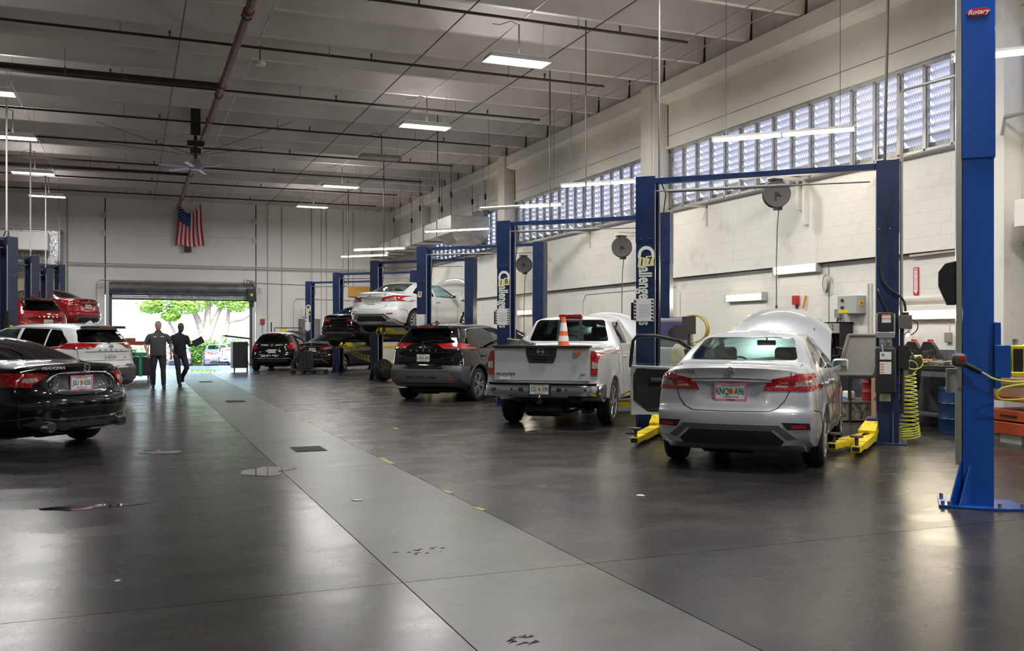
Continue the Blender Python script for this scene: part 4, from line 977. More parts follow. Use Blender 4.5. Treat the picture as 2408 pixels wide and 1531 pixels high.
for i, y in enumerate((12.35, 16.06, 19.65, 23.4, 27.2, 30.9, 34.6, 38.3, 42.0)):
    pipe_run('sprinkler_pipe', 'dark iron sprinkler branch pipe hung under the ceiling, %s from the camera' % ordn[i], [(-14, y, 7.30), (10.3, y, 7.30)], .028, PIPEB, group='sprinkler branch pipes', hang=4.6)
mp = pipe_run('main_pipe', 'thick brown sprinkler main running along the ceiling to the flag', [(1.88, -9, 7.12), (1.88, 44.6, 7.12)], .078, PIPEM, hang=6, n=14)
for y in (13.8, 17.0, 22.3, 26.0, 35.1): 
    b = MB(); b.cyl((0, y + 9 - .07, 0), (0, y + 9 + .07, 0), .10, 14); b.obj('coupling', mat('coupling_red', (.30, .05, .03), .5), mp)
pipe_run('cross_main_pipe', 'thick black pipe joining the brown main from the left, nearer one', [(-14, 22.3, 7.12), (1.8, 22.3, 7.12)], .07, PIPEB, hang=6, group='thick cross pipes')
pipe_run('cross_main_pipe', 'thick black pipe joining the brown main from the left, farther one', [(-14, 35.1, 7.12), (1.8, 35.1, 7.12)], .055, PIPEB, hang=6, group='thick cross pipes')
for i, (x, m, w) in enumerate(((.88, CONDD, 'just left of the brown main'), (2.38, CONDUIT, 'just right of the brown main'), (5.74, CONDD, 'left of the right lamp row'), (6.85, CONDUIT, 'above the right lamp row'), (8.34, CONDD, 'right of the right lamp row'), (10.4, CONDUIT, 'nearest but one to the right wall'), (10.97, CONDUIT, 'nearest the right wall'), (-2.68, CONDUIT, 'above the left lamp row'))):
    pipe_run('ceiling_conduit', 'thin electrical conduit running along the ceiling, ' + w, [(x, -9, 7.42), (x, 44.8, 7.42)], .014, m, 'conduit', 'ceiling conduits', n=6)

def area(name, loc, sx, sy, e, col, rz=0, parent=None, rot=(0, 0, 0)):
    l = bpy.data.lights.new(name, 'AREA'); l.shape = 'RECTANGLE'; l.size = sx; l.size_y = sy; l.energy = e; l.color = col
    o = bpy.data.objects.new(name, l); COL.objects.link(o); o.location = loc; o.rotation_euler = (rot[0], rot[1], rz)
    if parent is not None: o.parent = parent
    return o
HB_E = 300; UPF = .05; ST_E = 22; WL_E = 26
def highbay(x, y, label, on=True, s=1.0):
    root = thing('high_bay_light', label, 'ceiling light', (x, y, 6.70), 0, 'high bay lights')
    h = MB(); h.add([(-.63, -.24, 0), (.63, -.24, 0), (.63, .24, 0), (-.63, .24, 0), (-.55, -.18, .10), (.55, -.18, .10), (.55, .18, .10), (-.55, .18, .10)], [(4, 5, 6, 7), (0, 4, 7, 3), (1, 2, 6, 5), (0, 1, 5, 4), (3, 7, 6, 2)])
    h.bb(-.63, .63, -.24, -.235, -.02, .01); h.bb(-.63, .63, .235, .24, -.02, .01); h.bb(-.63, -.625, -.24, .24, -.02, .01); h.bb(.625, .63, -.24, .24, -.02, .01); h.bb(-.60, .60, -.22, .22, .055, .06)
    h.obj('housing', LAMPH if on else mat('lamp_housing_off', (.40, .39, .37), .5), root)
    for k in range(6): t = MB(); t.cyl((-.59, -.19 + .076 * k, .02), (.59, -.19 + .076 * k, .02), .014, 8); t.obj('tube', TUBEC if on else TUBEO, root)
    st = MB(); st.cyl((.05, 0, .10), (.05, 0, .72), .014, 8); st.tube([(.05, 0, .70), (-.12, 0, .76), (-.35, 0, .66), (-.5, 0, .66)], .010, 6); st.cyl((.52, 0, .1), (.58, 0, .85), .004, 4); st.obj('hanger_stem', CONDD, root)
    if on:
        area('lamp_glow', (0, 0, -.03), 1.18, .42, HB_E * s, (1.0, .975, .94), parent=root)
        area('added_up_fill', (0, 0, .13), 1.1, .34, HB_E * UPF, (1.0, .96, .93), parent=root, rot=(PI, 0, 0))  # extra upward light added above the closed housing to brighten the ceiling
    return root
for i, (y, w) in enumerate(((16.65, 'nearest in view of the right row'), (22.75, 'second in view of the right row'), (27.4, None), (33.1, 'fourth of the right row'), (38.8, 'farthest of the right row'))):
    highbay(6.84, y, 'lit white fluorescent high bay light, ' + w if w else 'unlit grey fluorescent high bay light in the right row', on=w is not None)
for y, w in ((23.05, 'cut by the left photo edge'), (28.1, 'second of the left row'), (34.1, 'third of the left row'), (39.6, 'farthest of the left row')):
    highbay(-3.02, y, 'lit white fluorescent high bay light, ' + w, s=.55)
for x, y, w in ((6.84, 11.0, 'over the right bays ahead'), (6.84, 5.2, 'above the bright blue post'), (6.84, -1.0, 'behind the camera on the right'), (-3.02, 17.5, 'above the black sedan on the left'), (-3.02, -2.0, 'behind the camera on the left')):  # unseen lamps continuing both rows, added to light the foreground
    highbay(x, y, 'lit high bay light outside the view, ' + w, s=.6 if x < 0 else 1)
def top_at(y):
    return 7.50 if min(abs(y - q) for q in YS) < .10 else 8.09
DV = Vector((math.sin(PI / 4), math.cos(PI / 4), 0)); RV = Vector((math.cos(PI / 4), -math.sin(PI / 4), 0))
def striplight(x, y, label, z=4.97, on=(1, 1)):
    root = thing('strip_light', label, 'strip light', (x, y, z), -PI / 4, 'hanging strip lights')
    h = MB(); h.bb(0, 2.46, -.05, .05, .02, .065); h.bb(0, 2.46, -.11, .11, .015, .022); h.obj('housing', LAMPH, root)
    for k in (0, 1):
        for s in (-.055, .055):
            t = MB(); t.cyl((.03 + 1.23 * k, s, -.005), (1.2 + 1.23 * k, s, -.005), .018, 8); t.obj('tube', TUBEW if on[k] else TUBEO, root)
    for q in (0, 1.215, 2.43): e = MB(); e.bb(q, q + .03, -.08, .08, -.03, .02); e.obj('lamp_holder', LAMPH, root)
    for q in (.25, 2.2): c = MB(); c.cyl((q, 0, .06), (q, 0, top_at(y - q * .7071) - z), .005, 5); c.obj('chain', CONDD, root)
    for k in (0, 1):
        if on[k]:
            area('lamp_glow', (.62 + 1.23 * k, 0, -.035), 1.15, .14, ST_E / 2, (1, .88, .68), parent=root)
            area('added_up_fill', (.62 + 1.23 * k, 0, .07), 1.15, .12, ST_E * .4, (1, .90, .74), parent=root, rot=(PI, 0, 0))  # added upward light, lifts the dark upper wall and ceiling
striplight(9.76, 14.4, 'warm strip light on chains above the silver sedan')
striplight(9.45, 20.2, 'warm strip light on chains passing behind the post marked 17')
striplight(9.09, 24.8, 'strip light on chains with its left tube out, before the second louvre window', on=(0, 1))
striplight(9.3, 30.9, 'warm strip light on chains in front of the big metal duct')
striplight(8.62, 38.9, 'warm strip light on chains above the white lifted sedan')
striplight(8.8, 42.4, 'warm strip light on chains farthest back by the rear wall')
striplight(9.72, 9.0, 'warm strip light on chains passing behind the bright blue post')
# ------------------------------------------------------------ two-post lifts
LETW = mat('lift_lettering', (.70, .74, .66), .5)
TAGY = mat('number_tag', (.70, .68, .36), .5)
HAZ = mat('notice_white', (.70, .72, .74), .45)
def arm(mb_fn, root, p, ang, L1, z, pad=True, fold=.5):
    """telescoping lift arm from the carriage at p, pointing at ang degrees from +y, length L1"""
    a = math.radians(ang); d = Vector((math.sin(a), math.cos(a), 0)); R = Matrix.Rotation(-a, 3, 'Z'); p = Vector(p)
    m = MB(); mid = p + d * L1 * .36; m.box((mid.x, mid.y, z), (.15, L1 * .72, .10), R=R)
    h = p + d * .12; m.box((h.x, h.y, z + .07), (.17, .30, .16), R=R @ Matrix.Rotation(-.35, 3, 'X'))
    o = m.obj('lift_arm', YELLOW, root, bevel=.006)
    t = MB(); e = p + d * L1 * .82; t.box((e.x, e.y, z - .005), (.11, L1 * .36, .075), R=R); t.obj('arm_extension', YELLOW, o, bevel=.004)
    t = MB(); e = p + d * (L1 * 1.0 + .002); t.box((e.x, e.y, z - .005), (.085, .004, .05), R=R); t.obj('arm_end_opening', BLACKI, o)
    if pad:
        t = MB(); e = p + d * (L1 - .08); t.cyl((e.x, e.y, z + .03), (e.x, e.y, z + .13), .022, 10); t.cyl((e.x, e.y, z + .13), (e.x, e.y, z + .15), .075, 16); t.obj('lift_pad', mat('pad_brown_rubber', (.10, .075, .055), .7), o)
    return o
def c_post(side, H, zsplit, w=.14, d=.14, t=.022, depth=.28):
    """C profile opening to -side*x ; returns lower and upper prisms"""
    s = -side
    def prof(k): 
        P = [(.12, -d), (-.16 - k, -d), (-.16 - k, d), (.12, d), (.12, d - .05), (.10, d - .05), (.10, d - t), (-.14, d - t), (-.14, -d + t), (.10, -d + t), (.10, -d + .05), (.12, -d + .05)]
        return [(s * x, y * (1 + k * 3)) for x, y in P]
    lo = MB().prism(prof(0), 0.02, zsplit, 'Z'); up = MB().prism(prof(.006), zsplit, H, 'Z')
    return lo, up
def make_lift(label, O, phi=45, H=3.76, zc=.25, arms=((0, 180, 1.85), (0, -10, 1.1), (1, 190, 1.6), (1, 10, 1.1)), number=None, letter=True, blue=NAVY, paper=True, power=False, split=2.79, group='two-post lifts on the right', crossbar=True, span=3.25, cable=True):
    root = thing('two_post_lift', label, 'car lift', (O[0], O[1], 0), -math.radians(phi), group)
    for k, x in ((0, 0), (1, span)):
        sd_ = -1 if k == 0 else 1       # outer side
        lo, up = c_post(sd_, H, split)
        for q in (lo, up): q.v = [(v[0] + x, v[1], v[2]) for v in q.v]
        up2 = MB()
        po = lo.obj('post', blue, root, 30); up.obj('post_extension', blue, po, 30)
        e = MB(); s = -sd_
        for y in (-.135, .135): e.box((x + s * .124, y, 1.9), (.012, .018, 3.3))
        e.obj('post_edge', STAIN, po)
        bt = MB()
        for bx in (-.09, .05):
            for bz in (split + .06,): bt.cyl((x + bx, -.142, bz), (x + bx, -.156, bz), .010, 6)
        bt.obj('bolt', STEEL, po)
        b = MB(); b.bb(x - .26, x + .22, -.30, .30, 0, .02) if k == 0 else b.bb(x - .22, x + .26, -.30, .30, 0, .02)
        b.obj('base_plate', blue, root, bevel=.004)
        gs = MB()
        for y0, y1 in ((-.14, -.30), (.14, .30)):
            for gx in (-.12, .08):
                a = x + gx; gs.add([(a, y0, .02), (a, y1, .02), (a, y0, .42), (a + .015, y0, .02), (a + .015, y1, .02), (a + .015, y0, .42)], [(0, 1, 2), (5, 4, 3), (0, 3, 4, 1), (1, 4, 5, 2), (2, 5, 3, 0)])
        gs.obj('gusset', blue, root)
        an = MB()
        for ax_ in (-.2, .17):
            for ay in (-.26, .26): an.cyl((x + ax_, ay, .02), (x + ax_, ay, .05), .014, 6)
        an.obj('anchor_bolt', STEEL, root)
        c = MB(); c.bb(x - .12, x + .12, -.115, .115, zc - .15, zc + .75) ; c.box((x + s * .17, 0, zc), (.14, .34, .22)); c.obj('carriage', blue, root, bevel=.006)
    if crossbar:
        c = MB(); c.bb(.10, span - .10, -.06, .06, H - .10, H - .02); c.obj('crossbar', blue, root, bevel=.004)
        f = MB(); f.cyl((.30, -.10, H - .23), (span * .62, -.10, H - .25), .026, 10); f.cyl((.12, -.10, H - .22), (span - .2, -.10, H - .27), .010, 6); f.obj('shutoff_bar', FOAM, root)
    if cable:
        c = MB(); c.tube([(.18, .05, H - .1), (.24, .05, H - .25), (.17, .04, H - .8), (.17, .03, 2.2), (.15, .02, 1.0)], .009, 6); c.obj('lift_cable', BLACKP, root)
    for k, a, L_ in arms:
        x = k * span; s = 1 if k == 0 else -1
        y = -.16 if abs(((a + 180) % 360) - 180) > 90 else .16
        arm(None, root, (x + s * .18, y, 0), a, L_, zc - .12)
    if letter:
        RV_ = Matrix.Rotation(PI / 2, 4, 'X') @ Matrix.Rotation(-PI / 2, 4, 'Z')
        text('lettering', 'C', .34, LETW, root, Matrix.Translation((-.02, -.1425, 2.63)) @ RV_, .001, bold=.008)
        fit_text('lettering', 'hallenger', .27, .62, LETW, root, Matrix.Translation((-.03, -.1425, 2.20)) @ RV_, .008)
        fit_text('lettering', 'Lifts', .27, .28, LETW, root, Matrix.Translation((-.03, -.1425, 1.72)) @ RV_, .008)
    if number:
        for i, ch in enumerate(number):
            mm = Matrix.Translation((-.07 + .12 * i, -.147, 2.50 + .02 * i)) @ Matrix.Rotation(.12 - .2 * i, 4, 'Y')
            m = MB(); m.M = mm; m.box((0, 0, 0), (.11, .004, .15)); m.M = None; o = m.obj('number_tag', TAGY, root)
            text('number', ch, .15, BLACKI, o, mm @ face_back(0, -.003, 0), .001, bold=.001)
    if paper:
        m = MB(); m.bb(-.19, .11, -.156, -.150, 1.64, 1.97); o = m.obj('notice_sheet', HAZ, root)
        h = MB()
        for i in range(6):
            for xx in (-.17, .09): h.add([(xx - .017, -.158, 1.665 + .052 * i), (xx + .017, -.158, 1.655 + .052 * i), (xx + .017, -.158, 1.680 + .052 * i), (xx - .017, -.158, 1.690 + .052 * i)], [(0, 1, 2, 3)])
        for i in range(7): h.bb(-.11, .05, -.1575, -.157, 1.71 + .028 * i, 1.7125 + .028 * i)
        h.obj('notice_print', BLACKI, o, fix=False)
    m = MB(); m.bb(-.25, -.16, -.10, .10, 1.66, 1.92); m.obj('lock_box', BLACKP, root, bevel=.008)
    return root
LA = make_lift('navy two-post lift marked 17 around the silver sedan', (7.06, 12.04), number='17', zc=.22, arms=((0, 176, 1.75), (0, 150, 1.1), (0, -5, 1.0), (1, 184, 1.65), (1, 196, 1.45), (1, 5, 1.0)))
LB = make_lift('navy two-post lift marked 18 around the silver pickup', (7.1, 17.8), number='18', zc=.25, arms=((0, 100, 1.5), (0, 140, 1.4), (1, 230, 1.4), (1, 260, 1.3)))
LC = make_lift('scuffed navy two-post lift marked 9, in front of the white lifted sedan', (7.15, 23.8), number='9', zc=.25, letter=False, arms=((0, 120, 1.4), (0, 150, 1.5), (1, 220, 1.5)))
LD = make_lift('navy two-post lift holding up the white sedan', (7.12, 28.9), zc=1.62, arms=((0, 150, 1.3), (0, 40, 1.3), (1, 210, 1.3), (1, -40, 1.3)))
LE = make_lift('navy two-post lift holding up the black sedan', (7.15, 35.0), zc=1.12, arms=((0, 150, 1.3), (0, 40, 1.3), (1, 210, 1.3), (1, -40, 1.3)), letter=False)
LF = make_lift('navy two-post lift farthest right of the roller door, behind the black sedans', (7.2, 41.3), number='22', zc=.3, arms=((0, 150, 1.2), (1, 210, 1.2)))
# left row (mirrored bays)
GREYN = mat('lift_grey_navy', (.026, .034, .072), .4)
for (x, y, H, zc, lb) in ((-2.76, 25.1, 3.76, .3, 'grey-navy two-post lift nearest on the left, cut by the photo edge'), (-2.8, 31.1, 3.76, .95, 'grey-navy two-post lift holding up the red and black car'), (-2.8, 36.3, 3.76, 1.68, 'grey-navy two-post lift in front of the red lifted sedan'), (-2.8, 42.5, 4.3, .3, 'taller grey-navy two-post lift by the rear wall on the left')):
    ox, oy = x - 3.25 * .707, y - 3.25 * .707
    l = make_lift(lb, (ox, oy), -45, H, zc, ((0, 150, 1.2), (0, 40, 1.2), (1, 210, 1.2), (1, -40, 1.2)), letter=False, paper=False, blue=GREYN, group='two-post lifts on the left')
    c = MB(); c.tube([(3.12, -.02, H), (3.14, -.06, H + .12), (3.22, -.06, H + .14), (3.24, -.05, H - .1), (3.2, -.06, 2.4), (3.1, -.1, 1.6)], .014, 6); c.obj('hose', BLACKP, l)
    f = MB(); f.cyl((3.22, .0, H - .02), (3.22, .0, 7.5), .022, 8); f.obj('power_drop', CONDW if y < 40 else CONDUIT, l)
    u = MB(); u.bb(3.02, 3.2, -.30, -.15, 1.35, 1.75); u.cyl((3.1, -.22, 1.75), (3.1, -.22, 2.0), .07, 12); u.obj('power_unit', DARKMET, l, bevel=.01)
    u = MB(); u.bb(3.06, 3.14, -.312, -.30, 1.55, 1.66); u.obj('power_label', mat('label_yellow', (.75, .6, .05), .5), l)

# power unit, hoses and conduit on the right post of lift 17 (local x about 3.25, facing -y)
def unit(root, x=3.25):
    y = -.14
    m = roundbox((x, y - .12, .98), (.26, .22, .62), .04); m.obj('hydraulic_tank', BLACKP, root, 60)
    m = MB(); m.bb(x - .10, x + .10, y - .20, y - .02, 1.48, 1.74); m.obj('motor', BLACKP, root, bevel=.02)
    m = MB(); m.bb(x - .115, x - .095, y - .2, y, 1.44, 1.72).bb(x + .095, x + .115, y - .2, y, 1.44, 1.72).bb(x - .11, x + .11, y - .21, y, 1.40, 1.48); m.obj('motor_frame', STEEL, root, bevel=.006)
    m = MB(); m.bb(x - .08, x + .08, y - .17, y, 1.28, 1.42); m.cyl((x - .05, y - .17, 1.36), (x - .05, y - .22, 1.36), .03, 12); m.cyl((x + .04, y - .17, 1.36), (x + .04, y - .22, 1.36), .025, 12); m.cyl((x - .05, y - .2, 1.34), (x - .03, y - .24, 1.20), .012, 8); m.sphere((x - .03, y - .24, 1.19), .02, 8, 6); m.obj('valve_block', STEEL, root)
    m = MB(); m.bb(x - .045, x + .065, y - .206, y - .2, 1.60, 1.71); o = m.obj('warning_label', PAPER, root)
    m = MB(); m.bb(x - .045, x + .065, y - .208, y - .204, 1.695, 1.71).bb(x - .045, x + .065, y - .208, y - .204, 1.65, 1.66); m.obj('orange_stripe', ORANGE, o)
    m = MB(); m.bb(x - .07, x + .07, y - .236, y - .23, 1.12, 1.22).bb(x - .07, x + .07, y - .236, y - .23, .93, 1.09); o = m.obj('warning_label', PAPER, root)
    m = MB()
    for i in range(4): m.bb(x - .065, x - .02, y - .238, y - .234, .95 + .035 * i, .962 + .035 * i)
    m.obj('orange_stripe', ORANGE, o)
    m = MB(); m.bb(x + .15, x + .32, y - .10, y + .06, 1.52, 1.70); m.obj('junction_box', mat('junction_grey', (.14, .135, .12), .5, .4), root, bevel=.006)
    m = MB(); m.cyl((x + .24, y - .02, 1.70), (x + .24, y - .02, 1.74), .045, 12); m.cyl((x + .20, y - .02, .4), (x + .20, y - .02, 1.52), .024, 10); m.bb(x + .15, x + .28, y - .1, y + .06, 1.0, 1.3); m.obj('switch_box', BLACKP, root)
    m = MB(); m.tube(spline([(x + .06, y - .01, 3.3), (x - .02, y - .02, 2.8), (x - .06, y - .04, 2.3), (x + .02, y - .05, 2.08), (x + .14, y - .04, 1.98), (x + .22, y - .03, 1.88), (x + .24, y - .02, 1.75)], 6), .015, 8); m.obj('cable', BLACKP, root)
    m = MB(); m.tube(spline([(x - .10, y + .01, 2.05), (x - .08, y - .03, 2.0), (x - .03, y - .04, 1.87), (x + .03, y - .04, 1.74)], 5), .014, 8); m.obj('cable', BLACKP, root)
    m = MB(); m.tube(spline([(x + .32, y, 1.64), (x + .37, y, 1.61), (x + .39, y, 1.55), (x + .36, y, 1.48), (x + .3, y, 1.44)], 5), .007, 6); m.obj('cable', BLACKP, root)
    m = MB(); m.bb(x - .08, x + .06, y - .006, y - .001, .56, .70); m.obj('paper_note', mat('note_cream', (.5, .5, .42), .7), root)
    # air drop: tall galvanised pipe and elbow
    m = MB(); m.tube([(x + .19, y + .12, .35), (x + .19, y + .12, 4.66), (x + .24, y + .10, 4.70), (x + .95, y - .6, 4.66)], .02, 8); m.obj('air_pipe', CONDUIT, root)
    m = MB(); m.cyl((x - .02, .02, 3.74), (x + .05, .02, 7.5), .02, 8); m.obj('power_drop', CONDD, root)
unit(LA)
def coil_pts(path, R, turns, n=14):
    """helix around a polyline path"""
    P = [Vector(p) for p in path]; out = []; L_ = [0]
    for i in range(len(P) - 1): L_.append(L_[-1] + (P[i + 1] - P[i]).length)
    T = int(turns * n)
    for k in range(T + 1):
        s = L_[-1] * k / T; i = 0
        while i < len(P) - 2 and s > L_[i + 1]: i += 1
        t = (s - L_[i]) / (L_[i + 1] - L_[i]); c = P[i].lerp(P[i + 1], t); d = (P[i + 1] - P[i]).normalized()
        a = d.orthogonal().normalized() if abs(d.z) < .9 else Vector((1, 0, 0)); a = (a - d * a.dot(d)).normalized(); b = d.cross(a); th = 2 * PI * k / n
        r = R(k / T) if callable(R) else R
        out.append(c + (a * math.cos(th) + b * math.sin(th)) * r)
    return out
HOSEY = mat('hose_yellow', (.66, .66, .07), .38, 0, .2)
t = thing('coiled_air_hose', 'yellow coiled air hose hanging beside the right post of lift 17', 'air hose', (9.62, 9.62, 0), 0)
m = MB(); m.tube(spline([(.0, -.10, 1.13), (.10, -.1, 1.16), (.16, -.1, 1.08), (.10, -.1, 1.0), (-.04, -.08, .99), (-.08, -.06, 1.06), (.0, -.06, 1.10), (.10, -.06, 1.04), (.12, -.02, .96), (.085, 0, .92)], 6) + coil_pts([(0, 0, .92), (0, 0, .70), (0, 0, .35), (0, 0, .22)], lambda q: .095 + .04 * q, 13) + coil_pts([(0, 0, .22), (0.03, 0, .06)], lambda q: .135, 5), .008, 6); m.obj('coil', HOSEY, t)
m = MB(); m.cyl((0, -.10, 1.13), (-.02, -.09, 1.2), .012, 8); m.obj('brass_fitting', mat('brass', (.5, .36, .14), .3, .9), t)

# bright blue foreground lift
RP = (6.62, 5.86)
t = thing('two_post_lift', 'bright royal blue two-post lift in the right foreground', 'car lift', (RP[0], RP[1], 0), -PI / 4)
m = MB(); m.prism([(-.115, -.11), (-.115, .10), (.12, .10), (.12, .07), (-.085, .07), (-.085, -.08), (.0, -.08), (.0, -.07), (.12, -.07), (.12, -.10), (.02, -.11)], .02, 2.92, 'Z'); po = m.obj('post', ROYAL, t, 25)
m = MB(); m.bb(-.125, .13, -.125, .115, 2.92, 4.75); m.obj('post_extension', ROYAL, po, bevel=.006)
m = MB(); m.bb(-.165, -.118, -.10, .08, .35, 4.75); m.obj('stainless_cover', STAIN, po, bevel=.004)
m = MB(); m.prism([(-.30, -.22), (-.30, .26), (.28, .26), (.40, -.12), (.12, -.22)], 0, .022, 'Z'); m.obj('base_plate', ROYAL, t, bevel=.004)
m = MB()
for x, y0 in ((-.125, -.11), (-.05, -.11)): m.add([(x - .10, y0 - .10, .022), (x, y0 + .02, .022), (x, y0 + .02, .42), (x - .09, y0 - .10, .022), (x + .012, y0 + .02, .022), (x + .012, y0 + .02, .42)], [(0, 1, 2), (5, 4, 3), (0, 3, 4, 1), (1, 4, 5, 2), (2, 5, 3, 0)])
m.obj('gusset', ROYAL, t)
m = MB()
for x, y in ((-.27, -.18), (-.22, -.2), (.16, -.16), (.33, -.1), (-.27, .22)): m.cyl((x, y, .02), (x, y, .055), .016, 6)
m.obj('anchor_bolt', STEEL, t)
m = MB(); m.lathe([(0, -.006), (.085, -.006), (.09, 0), (0, 0)], 30, (0, 0, 0), 'Y'); m.v = [(x + .0, y - .126, z * .42 + 4.135) for x, y, z in m.v]; o = m.obj('oval_badge', mat('badge_red', (.55, .01, .02), .3), t)
text('badge_lettering', 'Rotary', .055, WHITEI, o, face_back(0, -.134, 4.135), .001, .3, bold=.0012, sx=1.05)
m = MB(); m.prism([(-.165, 2.07), (-.165, 1.70), (-.235, 1.70), (-.30, 1.86), (-.30, 1.98), (-.25, 2.05)], -.09, .06); m.obj('lock_cover', BLACKP, t, bevel=.008)
m = MB(); m.cyl((-.20, -.10, .96), (-.20, -.10, 1.16), .045, 16); m.bb(-.25, -.12, -.1, -.02, .97, 1.0); m.obj('tool_holder', mat('holder_grey', (.30, .30, .30), .45), t)
m = MB(); m.bb(.12, .17, -.14, .14, 1.0, 1.55); m.bb(.12, .24, -.15, .15, 1.09, 1.36); m.obj('carriage', ROYAL, t, bevel=.006)
m = MB(); m.bb(.24, .40, -.13, .02, 1.12, 1.36); ho = m.obj('lift_arm', mat('bright_yellow', (.85, .68, .01), .35), t, bevel=.012)
m = MB(); m.bb(.36, .95, -.16, .0, 1.14, 1.29); m.bb(.34, .50, -.14, 0, 1.29, 1.37); m.bb(.24, .36, -.15, -.12, 1.10, 1.14); m.obj('arm_tube', mat('bright_yellow'), ho, bevel=.008)
text('warning_lettering', '⚠ WARNING' if 0 else 'WARNING', .035, BLACKI, ho, face_back(.55, -.1605, 1.245), .0006, bold=.0004)
m = MB(); m.bb(.26, .33, -.134, -.13, 1.14, 1.33); m.obj('gear_rack', BLACKP, ho)
for x in (.28, .37): m = MB(); m.cyl((x, -.06, 1.36), (x, -.06, 1.41), .022, 6); m.obj('pivot_bolt', STEEL, ho)
x = 3.4
m = MB(); m.prism([(x + .115, -.11), (x + .115, .10), (x - .12, .10), (x - .12, .07), (x + .085, .07), (x + .085, -.08), (x - .12, -.08), (x - .12, -.11)], .02, 4.75, 'Z'); m.obj('post', ROYAL, t, 25)
m = MB(); m.bb(x - .3, x + .3, -.22, .26, 0, .022); m.obj('base_plate', ROYAL, t)
m = MB(); m.bb(-.1, x + .1, -.06, .06, 4.75, 4.87); m.obj('crossbar', ROYAL, t)
# air gun with hose in the holder
t = thing('air_gun', 'dark grey air gun with red buttons on the bright blue post', 'air tool', (RP[0], RP[1], 0), -PI / 4)
m = merge(roundbox((-.145, -.18, 1.235), (.115, .09, .11), .035)); m.obj('gun_body', mat('tool_grey', (.10, .095, .09), .5), t, 60)
m = MB(); m.cyl((-.10, -.18, 1.20), (.02, -.19, 1.135), .026, 12, .022); m.obj('grip', BLACKP, t)
m = MB(); m.cyl((.02, -.19, 1.135), (.075, -.195, 1.10), .013, 10); m.obj('swivel_fitting', STEEL, t)
m = MB(); m.bb(-.15, -.10, -.229, -.222, 1.235, 1.265); m.obj('red_button', mat('button_red', (.6, .02, .02), .4), t)
t = thing('air_hose', 'yellow air hose trailing right from the air gun at the blue post', 'air hose', (RP[0], RP[1], 0), -PI / 4)
m = MB(); pts = [(.075, -.195, 1.10), (.14, -.2, 1.075), (.26, -.2, 1.06), (.38, -.2, 1.07), (.42, -.2, 1.05), (.30, -.22, 1.04), (.17, -.24, 1.01), (.13, -.24, .96), (.16, -.24, .92), (.30, -.22, .92), (.44, -.2, .95), (.50, -.2, .93), (.46, -.2, .87), (.36, -.2, .84), (.33, -.2, .86), (.42, -.2, .92), (.50, -.2, .94), (.52, -.2, .86), (.52, -.2, .78), (.60, -.2, .74), (.9, -.2, .76)]
P = [Vector(p) for p in pts]; sm = []
for i in range(len(P) - 1):
    a = P[max(i - 1, 0)]; b = P[i]; c = P[i + 1]; d = P[min(i + 2, len(P) - 1)]
    for k in range(5):
        u = k / 5; sm.append(.5 * ((2 * b) + (c - a) * u + (2 * a - 5 * b + 4 * c - d) * u * u + (3 * b - a - 3 * c + d) * u ** 3))
m.tube(sm, .009, 7); m.obj('hose', HOSEY, t)
m = MB(); m.cyl((.44, -.2, 1.05), (.56, -.2, 1.03), .02, 8); m.obj('coupler', BLACKP, t)

# ------------------------------------------------------------ cars
SILVER = paint('silver', (.52, .545, .57), .30, .34)
PEARL = paint('white_silver', (.62, .635, .65), .22, .34)
BLACK = paint('black', (.0025, .0025, .003), spec=.05); WHITE = paint('white', (.75, .76, .76)); DRED = paint('red', (.30, .008, .012), .25)
WARMBLK = paint('black_warm_reflected', (.012, .009, .007), spec=.1)  # black car paint with warm reflected light mixed into its base colour
car1 = sedan('sedan', 'silver sedan with pink plate frame, hood up and front door open', SILVER, (5.74, 8.16), 45, 0, 'KNQA96', frame=PINK, model='SENTRA', hood=62, ftxt=('SOUTH PARK', 'AutoNation'), mirrors=(1,))
car2 = truck('pickup_truck', 'silver four-door pickup truck with a traffic cone in its bed', PEARL, (5.75, 13.03), 40, hood=60)
suv('suv', 'black compact suv with grey bumper cladding beside the silver pickup', BLACK, (5.66, 19.10), 45, 0, 'LORA90', hood=46)
maxima('sedan', 'glossy black sedan with a pink plate frame in the left foreground', BLACK, (-.52, 12.90), -43, 'JSU05B')
suv('suv', 'white suv with a dark rear spoiler, behind the black sedan on the left', WHITE, (-.39, 22.36), -45, 0, 'LORA90')
LEAF = hatch('hatchback', 'black hatchback with a white roof lettered PUBLIC SAFETY, right of the roller door', BLACK, (5.04, 37.66), 20)
swing_hood(LEAF, 'hatch', BLACK, 50) if 'hood' in TYPES['hatch'] and False else None
sedan('sedan', 'black sedan low on the floor behind the wheeled cart', WARMBLK, (6.35, 36.3), 42, 0, 'PRVB81', style=1, rearglass=GLASSD, wheels='vee')
sedan('sedan', 'black sedan raised on a lift behind the white lifted sedan', BLACK, (6.59, 32.44), 45, 1.02, 'PRVB81', style=0, pl=False, rearglass=GLASSM)
sedan('sedan', 'white sedan raised high on a lift with its hood up', WHITE, (6.15, 25.89), 52, 1.51, 'JTCS97', style=1, hood=57, fogs=False, trim='SV')
sedan('sedan', 'red sedan raised high on the left, beside the roller door', DRED, (-1.4, 36.2), -52, 1.57, 'JTCS97')
suv('suv', 'red suv with a black roof raised behind the white suv', DRED, (-2.2, 30), -45, .85, 'JTCS97', roofm=BLACK)

